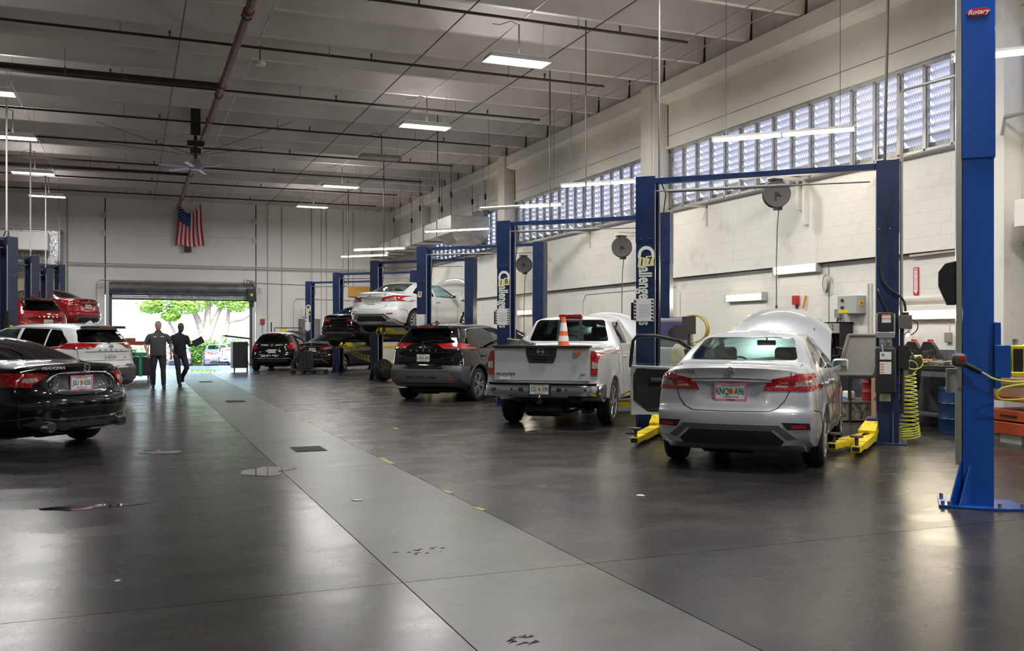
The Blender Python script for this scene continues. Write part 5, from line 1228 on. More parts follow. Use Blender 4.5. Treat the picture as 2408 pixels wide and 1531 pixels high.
# open front left door of the silver sedan
def open_door(root, ang=-62):
    key = 'sedan'; c = TYPES[key]; hy, hx = 3.18, -.86
    Rm = Matrix.Translation((hx, hy, 0)) @ Matrix.Rotation(math.radians(ang), 4, 'Z') @ Matrix.Translation((-hx, -hy, 0))
    def put(m, name, mt, parent, ang_=40, bevel=0):
        q = MB(); q.M = Rm; q.add(m.v, m.f); q.M = None; return q.obj(name, mt, parent, ang_, bevel)
    skin = patch_mb(key, [('N', [(2.10, 1.03), (2.10, .34), (3.12, .34), (3.18, .6), (3.16, .98)])], .0, .06, .08)
    d = put(skin, 'front_door', SILVER, root)
    inner = patch_mb(key, [('N', [(2.16, 1.0), (2.17, .55), (2.35, .42), (3.05, .42), (3.10, .96)])], -.055, .085, .09); put(inner, 'door_card', BLACKP, d)
    seal = MB(); seal.tube([(-.80, 2.14, 1.0), (-.80, 2.15, .56), (-.81, 2.34, .40), (-.81, 3.0, .38)], .014, 6); put(seal, 'door_seal', BLACKP, d)
    fr = MB(); fr.tube([(-.835, 2.10, 1.0), (-.815, 2.10, 1.12), (-.735, 2.11, 1.36), (-.70, 2.16, 1.43), (-.69, 2.4, 1.435), (-.72, 2.75, 1.36), (-.80, 3.15, 1.10), (-.83, 3.2, 1.0)], .024, 8); put(fr, 'window_frame', BLACKP, d)
    fr = MB(); fr.tube([(-.845, 2.12, 1.03), (-.75, 2.13, 1.36), (-.715, 2.18, 1.41), (-.71, 2.4, 1.415), (-.74, 2.73, 1.345), (-.82, 3.12, 1.08)], .008, 6); put(fr, 'chrome_trim', CHROME, d)
    g = MB(); g.add([(-.838, 2.12, 1.02), (-.70, 2.16, 1.41), (-.70, 2.4, 1.42), (-.73, 2.73, 1.35), (-.82, 3.14, 1.06)], [(0, 1, 2, 3, 4)]); put(g, 'door_window', GLASSC, d)
    h = roundbox((-.755, 2.6, .82), (.06, .5, .06), .02); put(h, 'armrest', INTER, d)
    h = roundbox((-.90, 2.2, .90), (.045, .2, .032), .014); put(h, 'door_handle', SILVER, d, 60)
    mi = roundbox((-.99, 2.98, 1.06), (.20, .10, .15), .045); put(mi, 'wing_mirror', SILVER, d, 60)
    op = patch_mb(key, [('N', [(2.14, 1.0), (2.14, .36), (3.08, .36), (3.12, .96)])], .004, .004, .09); op.obj('door_opening', BLACKP, root)
open_door(car1)
# chalk writing on the sedan's side
for i, (ch, y, z) in enumerate((('36 1', .50, .42), ('ODDMANN', .50, .70))):
    p, nn = project(get_body('sedan')[1], 'S', .42, z)
    text('chalk_writing', ch, .10, mat('chalk_yellow', (.62, .62, .35), .8), car1, Matrix.Translation((p.x + .006, .40, z)) @ Matrix.Rotation(PI / 2, 4, 'Z') @ Matrix.Rotation(PI / 2, 4, 'X') @ Matrix.Rotation(PI / 2 + .1, 4, 'Z'), .0008, .2, sx=.7)
# traffic cone in the pickup bed
def on_car(car, p): 
    a = -car.rotation_euler[2]; r = Vector((math.cos(a), -math.sin(a), 0)); d = Vector((math.sin(a), math.cos(a), 0)); return Vector(car.location) + r * p[0] + d * p[1] + Vector((0, 0, p[2]))
q = on_car(car2, (.055, 1.15, .80))
t = thing('traffic_cone', 'orange and white traffic cone standing in the pickup bed', 'traffic cone', q, -math.radians(40))
CONEO = mat('cone_orange', (.80, .13, .03), .5); CONEW = mat('cone_band', (.72, .71, .68), .5)
m = MB(); m.bb(-.19, .19, -.19, .19, 0, .03); m.lathe([(.155, .03), (.030, .93), (.022, .93), (0, .93)], 28); m.obj('cone', CONEO, t)
for z0, z1 in ((.30, .40), (.535, .625), (.70, .84)):
    f = lambda z: .155 - (z - .03) * .125 / .9 + .003
    m = MB(); m.lathe([(f(z0), z0), (f(z1), z1), (f(z1) - .004, z1), (f(z0) - .004, z0)], 28); m.obj('reflective_band', CONEW, t)
q = on_car(car2, (-.62, .9, 1.15))
m = MB(); rnd = random.Random(3)
m = roundbox((0, 0, .05), (.34, .5, .28), .06, Matrix.Rotation(.3, 3, 'Y')); m.v = [(x + rnd.uniform(-.03, .03), y + rnd.uniform(-.03, .03), z + rnd.uniform(-.03, .03)) for x, y, z in m.v]
tag(m.obj('duffel_bag', mat('tarp_grey', (.09, .095, .085), .8), loc=q, ang=60), 'crumpled grey green bag on the left side of the pickup bed', 'bag')
m = MB(); m = roundbox((0, 0, 0), (.05, .32, .26), .02); m.v = [(x + rnd.uniform(-.02, .02), y + rnd.uniform(-.02, .02), z + rnd.uniform(-.02, .02)) for x, y, z in m.v]
q = on_car(car2, (.99, 3.3, 1.36)); tag(m.obj('plastic_sheet', glassmat('plastic_film', (.72, .72, .73), .25, .9), loc=q, rz=-.7, ang=70), 'crumpled clear plastic sheet hung on the pickup mirror', 'plastic sheet')

# ------------------------------------------------------------ right wall items
def on_wall(name, label, cat, y, z, x=12.11, group=None): return thing(name, label, cat, (x, y, z), 0, group)
def wall_lamp(y, z, label, L_=1.25, x=12.11):
    t = on_wall('wall_lamp', label, 'wall lamp', y, z, x, 'wall lamps')
    m = MB(); m.bb(-.07, -.0, -L_ / 2, L_ / 2, -.08, .08); m.bb(-.13, 0, -L_ / 2 - .04, -L_ / 2, -.09, .09).bb(-.13, 0, L_ / 2, L_ / 2 + .04, -.09, .09); m.obj('housing', mat('lamp_grey', (.45, .45, .43), .5), t, bevel=.006)
    for dz in (-.035, .035): m = MB(); m.cyl((-.095, -L_ / 2, dz), (-.095, L_ / 2, dz), .02, 8); m.obj('tube', TUBEW, t)
    area('lamp_glow', (-.14, 0, 0), .14, L_, WL_E, (1, .86, .64), parent=t, rot=(0, PI / 2, 0))
    return t
wall_lamp(16.55, 2.23, 'lit caged wall lamp above the silver sedan hood')
wall_lamp(11.55, 1.77, 'lit caged wall lamp above the wrench case on the workbench')
wall_lamp(14.9, 2.72, 'lit strip lamp tucked under the ledge above the fire alarm')
wall_lamp(28.5, 2.17, 'lit wall lamp seen between the posts of lift 18')
wall_lamp(6.9, 2.2, 'lit wall lamp on the wall behind the bright blue post')
# cord reel and swing bracket
def reel(y, z, x, label, near=True):
    t = thing('cord_reel', label, 'cord reel', (x, y, z), 0, 'cord reels')
    a = Matrix.Rotation(math.radians(-30), 4, 'Z'); RG = mat('reel_grey', (.055, .055, .058), .45); RD = mat('reel_dark', (.022, .022, .024), .5)
    for nm, mt, mm in (('reel_drum', RD, MB().lathe([(0, -.07), (.17, -.07), (.175, .07), (0, .07)], 32, ax='Y')), ('reel_flange', RG, MB().lathe([(.165, -.085), (.245, -.095), (.255, -.085), (.255, -.075), (.165, -.07)], 36, ax='Y')), ('reel_flange', RG, MB().lathe([(0, .075), (.255, .075), (.255, .09), (0, .09)], 36, ax='Y')), ('reel_hub', DARKMET, MB().lathe([(0, -.10), (.045, -.10), (.05, -.07), (0, -.07)], 20, ax='Y').cyl((-.03, -.10, .02), (.07, -.10, -.05), .012, 6).tube([(.0, -.1, 0), (-.04, -.1, -.06), (-.02, -.09, -.13)], .012, 6))):
        q = MB(); q.M = a; q.add(mm.v, mm.f); q.M = None; q.obj(nm, mt, t, 30)
    MB().box((-.02, 0, .27), (.22, .16, .04)).obj('reel_mount', DARKMET, t); MB().box((.03, 0, -.27), (.12, .12, .06)).obj('cord_guide', DARKMET, t)
    m = MB(); m.tube([(.05, 0, -.30), (.02, 0, -.6), (.0, 0, -1.3), (.0, 0, -2.1)], .011, 6); m.cyl((0, 0, -2.1), (0, 0, -2.25), .022, 8); m.obj('hanging_cord', mat('cord_grey', (.10, .10, .09), .6), t)
    m = MB(); m.bb(-.15, 12 - x, -.02, .08, .29, .35); m.bb(12 - x - .10, 12 - x, -.06, 0, -.55, .33); m.bb(12 - x - .10, 12 - x, .12, .18, -.25, .33); m.add([(-.1, .02, .35), (12 - x, .6, .42), (12 - x, .6, .47), (-.1, .02, .39)], [(0, 1, 2, 3)]); m.obj('wall_bracket', WALLW, t)
reel(14.55, 4.10, 11.3, 'black cord reel hanging over the silver sedan hood')
reel(20.6, 3.62, 11.3, 'black cord reel half hidden by the right post of lift 9')
reel(26.9, 3.62, 11.3, 'black cord reel above the white sedan raised hood')
for y, w in ((17.9, 'over the post marked 17'), (23.7, 'before the second louvre window'), (12.6, 'beside the bright blue post')):
    t = on_wall('wall_bracket', 'small painted L bracket under the louvre windows, ' + w, 'bracket', y, 4.2, 12.0, 'L brackets'); m = MB(); m.bb(-.55, 0, -.02, .02, .10, .14); m.bb(-.04, 0, -.02, .02, -.30, .14); m.obj('bracket', CONDW, t)
def run(name, label, pts, r, m, cat='conduit', group='wall conduits', n=6):
    o = Vector(pts[0]); b = MB(); b.tube([Vector(p) - o for p in pts], r, n); return tag(b.obj(name, m, loc=o), label, cat, group)
for y0, y1, w in ((10.5, 19.63, 'first'), (20.3, 29.43, 'second'), (30.1, 39.23, 'third')): run('air_pipe', 'long grey air pipe along the bottom of the %s louvre window from the right' % w, [(11.93, y0, 4.40), (11.93, y1, 4.40)], .028, CONDUIT, 'pipe', 'louvre air pipes', 8)
run('air_pipe', 'thin pipe on the wall right of the bright blue post, turning down', [(11.55, 8.6, 4.55), (11.55, 9.75, 4.55), (11.55, 9.8, 4.3)], .03, CONDUIT, 'pipe', None, 8)
run('wall_conduit', 'dark pipe pair running under the wall ledge', [(12.06, 10.5, 2.79), (12.06, 44.8, 2.79)], .018, CONDD)
run('wall_conduit', 'white pipe bending down from the ledge beside the steel post', [(12.04, 12.0, 2.76), (12.04, 10.75, 2.78), (12.04, 10.55, 2.72), (12.04, 10.5, 2.3)], .022, CONDW)
run('wall_conduit', 'thin conduit dropping from the ledge behind the coiled cable', [(12.11, 14.05, 2.75), (12.11, 14.05, 1.2)], .012, CONDUIT)
run('wall_conduit', 'white conduit dropping beside the grey control box', [(12.10, 12.95, 2.35), (12.10, 12.95, .9)], .02, CONDW)
run('wall_conduit', 'second white conduit beside the grey control box', [(12.10, 13.03, 2.35), (12.10, 13.03, .9)], .016, CONDW)
run('wall_conduit', 'rounded conduit loop on the wall behind lift 18', [(12.11, 19.2, 1.5), (12.11, 19.2, 2.45), (12.11, 19.35, 2.6), (12.11, 24.2, 2.6), (12.11, 24.4, 2.4), (12.11, 24.4, 1.4)], .018, CONDW)
run('wall_conduit', 'horizontal white channel over the workbench lamp', [(12.06, 12.5, 2.03), (12.06, 10.4, 2.03)], .03, CONDW)
run('wall_conduit', 'white drop feeding the socket above the wrench case', [(12.11, 11.25, 1.68), (12.11, 11.25, 1.45)], .012, CONDW)
t = on_wall('fire_alarm', 'small red fire alarm horn high on the wall above the silver hood', 'fire alarm', 14.95, 2.12); m = MB(); m.bb(-.08, 0, -.07, .07, -.09, .09); m.obj('housing', mat('alarm_red', (.55, .03, .02), .4), t, bevel=.01); m = MB(); m.bb(-.03, 0, -.02, .02, -.22, -.09); m.obj('stem', CONDD, t)
m = MB(); m.cyl((12.06, 14.72, 1.95), (12.08, 14.66, 2.2), .02, 8); tag(m.obj('orange_tool', mat('tool_orange', (.75, .30, .02), .5)), 'short orange wand beside the fire alarm', 'tool')
t = on_wall('coiled_cable', 'loop of grey cable hung on the conduit near the ledge', 'cable', 14.05, 2.40, 12.07)
for k in range(4): m = MB(); m.tube([(-.02 - .01 * k, .10 * math.cos(a) * (1 - .1 * k), .18 * math.sin(a) * (1 - .08 * k)) for a in [2 * PI * i / 18 for i in range(18)]], .008, 5, True); m.obj('cable_loop', CONDUIT, t)
t = on_wall('control_box', 'grey control box with a yellow label and dials', 'control box', 13.35, 1.98)
m = MB(); m.bb(-.22, 0, -.26, .22, -.16, .16); m.obj('box', mat('box_grey_green', (.40, .42, .40), .5), t, bevel=.006)
for z in (.08, -.05): m = MB(); m.cyl((-.22, .08, z), (-.25, .08, z), .028, 12); m.obj('dial', BLACKP, t)
m = MB(); m.bb(-.224, -.22, -.05, .18, -.145, -.085); m.obj('yellow_label', mat('label_yellow2', (.8, .62, .03), .5), t)
m = MB(); m.bb(-.16, -.08, -.275, -.26, -.01, .07); m.obj('yellow_switch', mat('label_yellow2'), t); m = MB(); m.bb(-.14, -.10, -.285, -.275, .01, .05); m.obj('red_knob', mat('alarm_red'), t)
t = on_wall('electrical_box', 'small grey switch with dangling cable left of the control box', 'switch', 13.75, 1.85); m = MB(); m.bb(-.08, 0, -.06, .06, -.10, .06); m.obj('box', CONDUIT, t); m = MB(); m.tube([(-.05, 0, -.1), (-.07, .03, -.3), (-.05, .02, -.6)], .018, 6); m.obj('cable', CONDD, t)
t = on_wall('hose_cabinet', 'dark open cabinet marked 2 holding coiled leads', 'cabinet', 13.75, 1.05)
m = MB(); m.bb(-.02, 0, -.32, .32, 0, .62).bb(-.30, 0, -.34, -.32, 0, .62).bb(-.30, 0, .32, .34, 0, .62).bb(-.30, 0, -.34, .34, .60, .62).bb(-.30, 0, -.34, .34, 0, .02); m.obj('cabinet_body', DARKMET, t)
m = MB(); m.bb(-.30, -.28, -.32, .32, .42, .62); m.obj('top_panel', mat('panel_grey', (.32, .32, .31), .5), t)
text('number', '2', .14, BLACKI, t, Matrix.Translation((-.302, -.15, .52)) @ Matrix.Rotation(-PI / 2, 4, 'Z') @ Matrix.Rotation(PI / 2, 4, 'X'), .001)
for k in range(3): m = MB(); m.tube([(-.2 - .02 * k, .08 + .11 * math.cos(a), .28 + .12 * math.sin(a)) for a in [2 * PI * i / 16 for i in range(16)]], .012, 6, True); m.obj('coiled_lead', CONDD, t)
m = MB(); m.cyl((-.25, .0, .10), (-.25, .18, .10), .04, 10); m.obj('white_filter', LAMPH, t)
t = on_wall('extinguisher_sign', 'narrow red and white FIRE EXTINGUISHER arrow sign on the wall', 'sign', 11.93, 2.335)
m = MB(); m.bb(-.012, 0, -.055, .055, -.23, .23); m.obj('sign_board', mat('sign_red', (.55, .02, .03), .5), t)
m = MB(); m.prism([(-.035, .215), (.035, .215), (.035, -.15), (.048, -.15), (0, -.215), (-.048, -.15), (-.035, -.15)], -.014, -.012, 'X'); m.obj('sign_arrow', WHITEI, t)
sgn = Matrix.Rotation(-PI / 2, 4, 'Z') @ Matrix.Rotation(PI / 2, 4, 'X')
text('lettering', 'FIRE', .036, mat('sign_red'), t, Matrix.Translation((-.0145, 0, .185)) @ sgn, .0005, bold=.0008, sx=.9)
for i, ch in enumerate('EXTINGUISHER'): text('lettering', ch, .032, mat('sign_red'), t, Matrix.Translation((-.0145, 0, .145 - .0255 * i)) @ sgn, .0005, bold=.0006)
t = on_wall('fire_extinguisher', 'red and white fire extinguisher on the wall behind the bench', 'fire extinguisher', 11.98, 1.30, 12.0)
m = MB(); m.lathe([(0, -.22), (.065, -.22), (.072, -.2), (.072, -.02), (0.072, -.02)], 20); m.obj('cylinder', mat('ext_red', (.6, .015, .015), .3), t)
m = MB(); m.lathe([(.073, -.02), (.073, .10), (.05, .15), (.025, .17), (0, .17)], 20); m.obj('label_wrap', PAPER, t)
m = MB(); m.cyl((0, 0, .17), (0, 0, .21), .018, 8); m.box((-.03, 0, .22), (.14, .02, .015)); m.box((-.04, 0, .245), (.13, .02, .012), R=Matrix.Rotation(.3, 3, 'Y')); m.tube([(0, .02, .2), (.0, .10, .15), (0, .13, 0), (0, .12, -.1)], .010, 6); m.obj('valve_head', STEEL, t)
tag(MB().bb(11.90, 11.985, 10.50, 10.64, 0, 2.78).obj('steel_post', mat('post_grey_green', (.34, .37, .36), .6, noise=(5, (.22, .24, .24), .55, .7)), bevel=.006), 'grey-green steel post against the wall left of the bright blue post', 'post')
t = thing('duct_cover', 'white boxed duct on the wall at the right photo edge', 'duct', (11.55, 8.9, 2.95)); MB().bb(-.1, .4, -1.2, .62, 0, .38).obj('duct', WALLW, t, bevel=.01)

# workbench with clutter
t = thing('workbench', 'long black topped workbench against the wall', 'workbench', (11.7, 11.05, 0))
MB().bb(-.40, .30, -.92, .88, .90, .975).obj('bench_top', BLACKP, t, bevel=.008)
MB().bb(-.38, .29, -.9, .86, .80, .90).obj('apron', mat('bench_grey', (.10, .105, .11), .5), t)
for x in (-.33, .25):
    for y in (-.9, .9): m = MB(); m.box((x, y * .93, .40), (.07, .07, .82)); m.obj('leg', mat('bench_grey'), t)
m = MB(); m.bb(-.3, .24, -.82, .82, .18, .21); m.obj('lower_shelf', mat('bench_grey'), t)
t = thing('wrench_case', 'open black case of chrome wrenches standing on the workbench', 'tool case', (11.85, 11.55, .975), 0)
Rt = Matrix.Rotation(-.12, 4, 'Y')
m = MB(); m.M = Rt; m.prism([(-.40, .02), (-.33, .25), (-.25, .36), (-.08, .36), (-.02, .26), (.02, .26), (.08, .36), (.25, .36), (.33, .25), (.40, .02), (.36, 0), (-.36, 0)], -.03, .03, 'X'); m.M = None; m.obj('case', BLACKP, t, bevel=.006)
for i in range(16):
    s = -1 if i < 8 else 1; k = i % 8; y = s * (.08 + .032 * k); z0 = .03 + .0 * k
    m = MB(); m.M = Rt
    if k < 8: m.box((-.036, y, .13), (.008, .010, .13 + .008 * k)); m.cyl((-.040, y, .20 + .004 * k), (-.030, y, .20 + .004 * k), .013, 8); m.box((-.036, y, .06), (.010, .024, .022))
    m.M = None; m.obj('wrench', CHROME, t)
for y in (-.17, .17): m = MB(); m.bb(-.035, .03, y - .03, y + .03, .36, .39); m.obj('red_latch', mat('ext_red'), t)
rnd = random.Random(5)
cl = [('rag', 'crumpled pale rag on the workbench', (.55, .52, .46)), ('rag', 'greenish rag lying on the workbench by the wrench case', (.35, .40, .16)), ('shop_towel', 'grey shop towel near the bench edge', (.30, .29, .27)), ('work_glove', 'pair of dark work gloves on the bench', (.08, .08, .08)), ('cardboard_piece', 'flattened brown cardboard piece hanging over the bench edge', (.36, .26, .18)), ('tape_roll', 'small orange topped bottle at the bench end', (.7, .3, .05)), ('socket_tray', 'dark socket tray on the bench', (.05, .05, .06))]
for i, (n, lb, c_) in enumerate(cl):
    m = roundbox((0, 0, 0), (.22 + .05 * (i % 3), .24, .05 + .02 * (i % 2)), .02); m.v = [(x + rnd.uniform(-.025, .025), y + rnd.uniform(-.025, .025), z + rnd.uniform(-.008, .02)) for x, y, z in m.v]
    tag(m.obj(n, mat('clutter_%d' % i, c_, .8), loc=(11.52 + .1 * (i % 2), 10.45 + .16 * i, 1.005), ang=70), lb, n.replace('_', ' '))
t = on_wall('power_outlet', 'grey outlet box above the wrench case', 'outlet', 11.25, 1.40, 12.11); MB().bb(-.05, 0, -.06, .06, -.08, .08).obj('box', CONDUIT, t, bevel=.004)

def drum(x, y, z, r, h, m, label, grp='steel drums'):
    t = thing('drum', label, 'drum', (x, y, z), 0, grp)
    b = MB(); b.lathe([(0, .0), (r * .97, 0), (r, .01), (r * .985, .03), (r * .985, h * .31), (r * 1.02, h * .33), (r * .985, h * .35), (r * .985, h * .64), (r * 1.02, h * .66), (r * .985, h * .68), (r * .985, h - .03), (r, h - .012), (r * .98, h), (r * .94, h - .015), (0, h - .02)], 32); b.obj('shell', m, t, 40)
    b = MB(); b.cyl((r * .6, 0, h - .02), (r * .6, 0, h + .005), .03, 10); b.obj('bung', STEEL, t)
drum(11.45, 12.2, .34, .185, .47, mat('drum_red', (.32, .012, .015), .4, noise=(4, (.22, .02, .02), .5, .8)), 'small red drum standing on the dirty white tank')
drum(11.15, 10.20, 0, .27, .68, mat('drum_blue', (.005, .025, .085), .35, noise=(3, (.01, .045, .12), .5, .8)), 'blue drum on the floor left of the bright blue post')
t = thing('parts_tank', 'dirty white shallow tank on the floor under the red drum', 'tank', (11.35, 12.55, 0), -.3)
m = MB(); m.add([(-.36, -.45, .02), (.36, -.45, .02), (.36, .45, .02), (-.36, .45, .02), (-.42, -.52, .32), (.42, -.52, .32), (.42, .52, .32), (-.42, .52, .32)], [(0, 3, 2, 1), (4, 5, 6, 7), (0, 1, 5, 4), (1, 2, 6, 5), (2, 3, 7, 6), (3, 0, 4, 7)]); m.obj('tank_body', mat('tank_dirty_white', (.42, .40, .36), .7, noise=(9, (.12, .11, .09), .50, .62)), t, bevel=.01)
MB().bb(-.44, .44, -.54, .54, .32, .345).obj('tank_rim', mat('rim_dark', (.12, .10, .08), .6), t, bevel=.004)
t = thing('jug', 'small white jug with a blue label on the dirty tank', 'jug', (11.3, 12.62, .345)); roundbox((0, 0, .07), (.14, .18, .14), .03).obj('jug_body', LAMPH, t, 60); MB().bb(-.074, -.068, -.02, .08, .0, .04).obj('blue_label', mat('label_blue', (.05, .2, .6), .5), t)
t = thing('trash_bin', 'dark grey trash bin against the wall behind the silver sedan', 'trash bin', (11.75, 13.7, 0))
m = MB(); m.add([(-.20, -.24, 0), (.20, -.24, 0), (.20, .24, 0), (-.20, .24, 0), (-.27, -.31, .80), (.27, -.31, .80), (.27, .31, .80), (-.27, .31, .80)], [(0, 3, 2, 1), (0, 1, 5, 4), (1, 2, 6, 5), (2, 3, 7, 6), (3, 0, 4, 7)]); m.obj('bin_body', mat('bin_grey', (.07, .075, .08), .6), t)
m = MB(); m.tube([(-.28, -.32, .80), (.28, -.32, .80), (.28, .32, .80), (-.28, .32, .80)], .02, 6, True); m.obj('rim', mat('bin_grey'), t)
t = thing('drip_tray', 'grey metal drip tray leaning on edge beside the navy post', 'tray', (10.95, 12.2, .78), -.62)
m = MB(); m.M = Matrix.Rotation(-.12, 4, 'X'); m.prism([(-.20, 0), (-.02, .66), (.52, .66), (.34, 0)], -.01, .01); 
for a_, b_ in (((-.20, 0), (-.02, .66)), ((-.02, .66), (.52, .66)), ((.52, .66), (.34, 0)), ((.34, 0), (-.20, 0))): m.cyl((a_[0], -.03, a_[1]), (b_[0], -.03, b_[1]), .022, 6)
m.M = None; m.obj('tray', mat('tray_grey', (.26, .25, .24), .55, .3), t)
m = MB(); m.cyl((-.13, -.06, .42), (-.22, -.10, .45), .022, 8); m.obj('tray_handle', BLACKP, t)
t = thing('work_stand', 'low dark stand under the leaning tray', 'stand', (11.1, 12.12, 0), -.62); m = MB(); m.bb(-.2, .25, -.12, .12, .72, .76); [m.cyl((a, b, 0), (a, b, .72), .018, 6) for a in (-.17, .22) for b in (-.1, .1)]; m.obj('frame', DARKMET, t)
# office chair
t = thing('office_chair', 'worn black office chair at the workbench behind the coiled hose', 'office chair', (10.75, 11.0, 0), .5)
roundbox((0, 0, .47), (.50, .50, .10), .045).obj('seat', BLACKP, t, 60)
roundbox((.02, -.27, .86), (.46, .09, .56), .05, RX(.12)).obj('backrest', BLACKP, t, 60)
for sx in (-1, 1): m = MB(); m.tube([(sx * .28, .12, .48), (sx * .31, .14, .66), (sx * .31, -.12, .68), (sx * .27, -.22, .60)], .02, 8); m.obj('armrest', BLACKP, t)
m = MB(); m.cyl((0, 0, .08), (0, 0, .44), .03, 10); m.obj('gas_column', STEEL, t)
for k in range(5):
    a = 2 * PI * k / 5; m = MB(); m.tube([(0, 0, .10), (.27 * math.cos(a), .27 * math.sin(a), .075)], [.028, .018], 8); o = m.obj('leg', BLACKP, t); m = MB(); m.cyl((.28 * math.cos(a) - .01, .28 * math.sin(a), .03), (.28 * math.cos(a) + .02, .28 * math.sin(a), .03), .03, 12); m.obj('caster', BLACKP, o)
for k in range(4): 
    z = .0
t = thing('cardboard_box', 'tall brown cardboard box on the floor in front of the workbench', 'box', (11.05, 11.55, 0)); MB().bb(-.12, .12, -.15, .15, 0, .75).obj('box', mat('cardboard', (.36, .22, .12), .8), t, bevel=.004)
# orange cart and boxes at the right edge
t = thing('tool_cart', 'orange steel tool cart at the right photo edge', 'tool cart', (11.1, 8.95, 0), -.2)
OR = mat('cart_orange', (.45, .07, .015), .45, noise=(5, (.30, .05, .02), .5, .8))
MB().bb(-.35, .35, -.5, .5, .30, .44).obj('lower_drawer', OR, t, bevel=.008); MB().bb(-.35, .35, -.5, .5, .56, .64).obj('upper_drawer', OR, t, bevel=.008); MB().bb(-.37, .37, -.52, .52, .12, .28).obj('chassis', OR, t, bevel=.008)
for x in (-.33, .33):
    for y in (-.48, .48): MB().bb(x - .025, x + .025, y - .025, y + .025, 0, .66).obj('leg', OR, t)
for z in (.37, .60): MB().bb(-.365, -.35, -.15, .15, z - .01, z + .01).obj('drawer_handle', DARKMET, t)
t = thing('cardboard_box', 'long brown cardboard box on top of the orange cart', 'box', (11.05, 8.95, .64), -.2); MB().bb(-.28, .28, -.42, .42, 0, .22).obj('box', mat('cardboard'), t, bevel=.004)
MB().bb(-.285, -.28, -.3, .3, .12, .15).obj('tape', mat('tape_brown', (.25, .12, .07), .4), t)
t = thing('carton', 'small white carton under the orange cart', 'box', (10.95, 9.0, .0), -.2); MB().bb(-.15, .15, -.2, .2, 0, .11).obj('box', PAPER, t)
# recharge machine behind lift 17
t = thing('service_machine', 'grey air conditioning service machine with a tilted screen and yellow hoses behind lift 17', 'machine', (9.6, 15.4, 0), -.75)
roundbox((0, 0, .72), (.62, .6, 1.0), .06).obj('cabinet', mat('machine_grey', (.30, .31, .31), .5), t, 60)
m = MB(); m.prism([(-.28, 1.2), (-.24, 1.72), (-.18, 1.78), (.16, 1.78), (.30, 1.25)], -.30, .30, 'X'); m.v = [(x, y, z) for x, y, z in m.v]; m.obj('console', mat('machine_dark', (.16, .16, .155), .5), t, bevel=.02)
m = MB(); m.M = Matrix.Translation((0, -.275, 1.48)) @ Matrix.Rotation(.08, 4, 'X'); m.box((0, 0, 0), (.46, .012, .40)); m.M = None; o = m.obj('screen_panel', mat('panel_violet', (.10, .08, .22), .4), t)
m = MB(); m.lathe([(0, -.294), (.09, -.294), (.095, -.285), (0, -.285)], 20, (.02, 0, 1.48), 'Y'); m.obj('gauge', DARKMET, o)
m = MB(); m.tube(coil_pts([(.36, -.15, 1.55), (.36, .2, 1.55)], .26, 7, 18), .016, 6); m.obj('yellow_hose', mat('hose_mustard', (.42, .34, .06), .5), t)
for x in (-.26, .26):
    for y in (-.2, .2): m = MB(); m.cyl((x - .02, y, .09), (x + .02, y, .09), .09, 14); m.obj('wheel', RUBBER, t)
# bottle trolley and clutter behind the post
t = thing('gas_bottle', 'pale gas bottle strapped behind the post marked 17', 'gas bottle', (8.35, 13.3, 0)); m = MB(); m.lathe([(0, 0), (.10, 0), (.11, .02), (.11, 1.15), (.08, 1.25), (.03, 1.30), (.03, 1.36), (0, 1.36)], 20); m.obj('bottle', mat('bottle_cream', (.42, .38, .28), .5, noise=(5, (.3, .2, .12), .5, .7)), t)
m = MB(); m.bb(-.06, .16, -.06, .06, 1.36, 1.6); m.bb(.0, .14, -.08, .08, .7, 1.2); m.obj('regulator', DARKMET, t)
t = thing('hose_stand', 'red and black gauge stand behind the silver sedan open door', 'gauge stand', (8.75, 13.6, 0)); m = MB(); m.cyl((0, 0, 0), (0, 0, 1.75), .03, 8); m.bb(-.2, .2, -.15, .15, 0, .05); m.bb(-.1, .1, -.06, .06, 1.45, 1.75); m.bb(-.14, .14, -.08, .08, .85, 1.15); m.obj('stand', BLACKP, t); m = MB(); m.cyl((0, -.1, 1.12), (0, -.06, 1.12), .06, 14); m.cyl((.2, -.1, 1.02), (.2, -.06, 1.02), .04, 14); m.obj('red_gauge', mat('ext_red'), t)
for k in range(3): m = MB(); m.tube([(.1, 0, 1.3 - .1 * k), (.3, -.05, 1.15 - .1 * k), (.35, 0, .8), (.1, .05, .6)], .014, 6); m.obj('hose', (HOSEY, mat('hose_red', (.5, .03, .02), .5), BLACKP)[k], t)

t = thing('hanging_gloves', 'bunch of dark gloves hanging from the crossbar of lift 18', 'gloves', (9.35, 16.1, 3.42)); m = MB()
m.cyl((0, 0, .05), (0, 0, .28), .004, 5); m.tube([(.03 * math.cos(a), 0, .05 + .03 * math.sin(a)) for a in [2 * PI * i / 10 for i in range(10)]], .005, 5, True); m.obj('hook', STEEL, t)
for k in range(4): roundbox((-.05 + .035 * k, .0, -.06 - .03 * (k % 2)), (.045, .05, .16), .02, Matrix.Rotation(-.3 + .2 * k, 3, 'Y')).obj('glove', mat('glove_brown' if k == 2 else 'glove_black', (.2, .09, .06) if k == 2 else (.03, .03, .03), .8), t, 60)
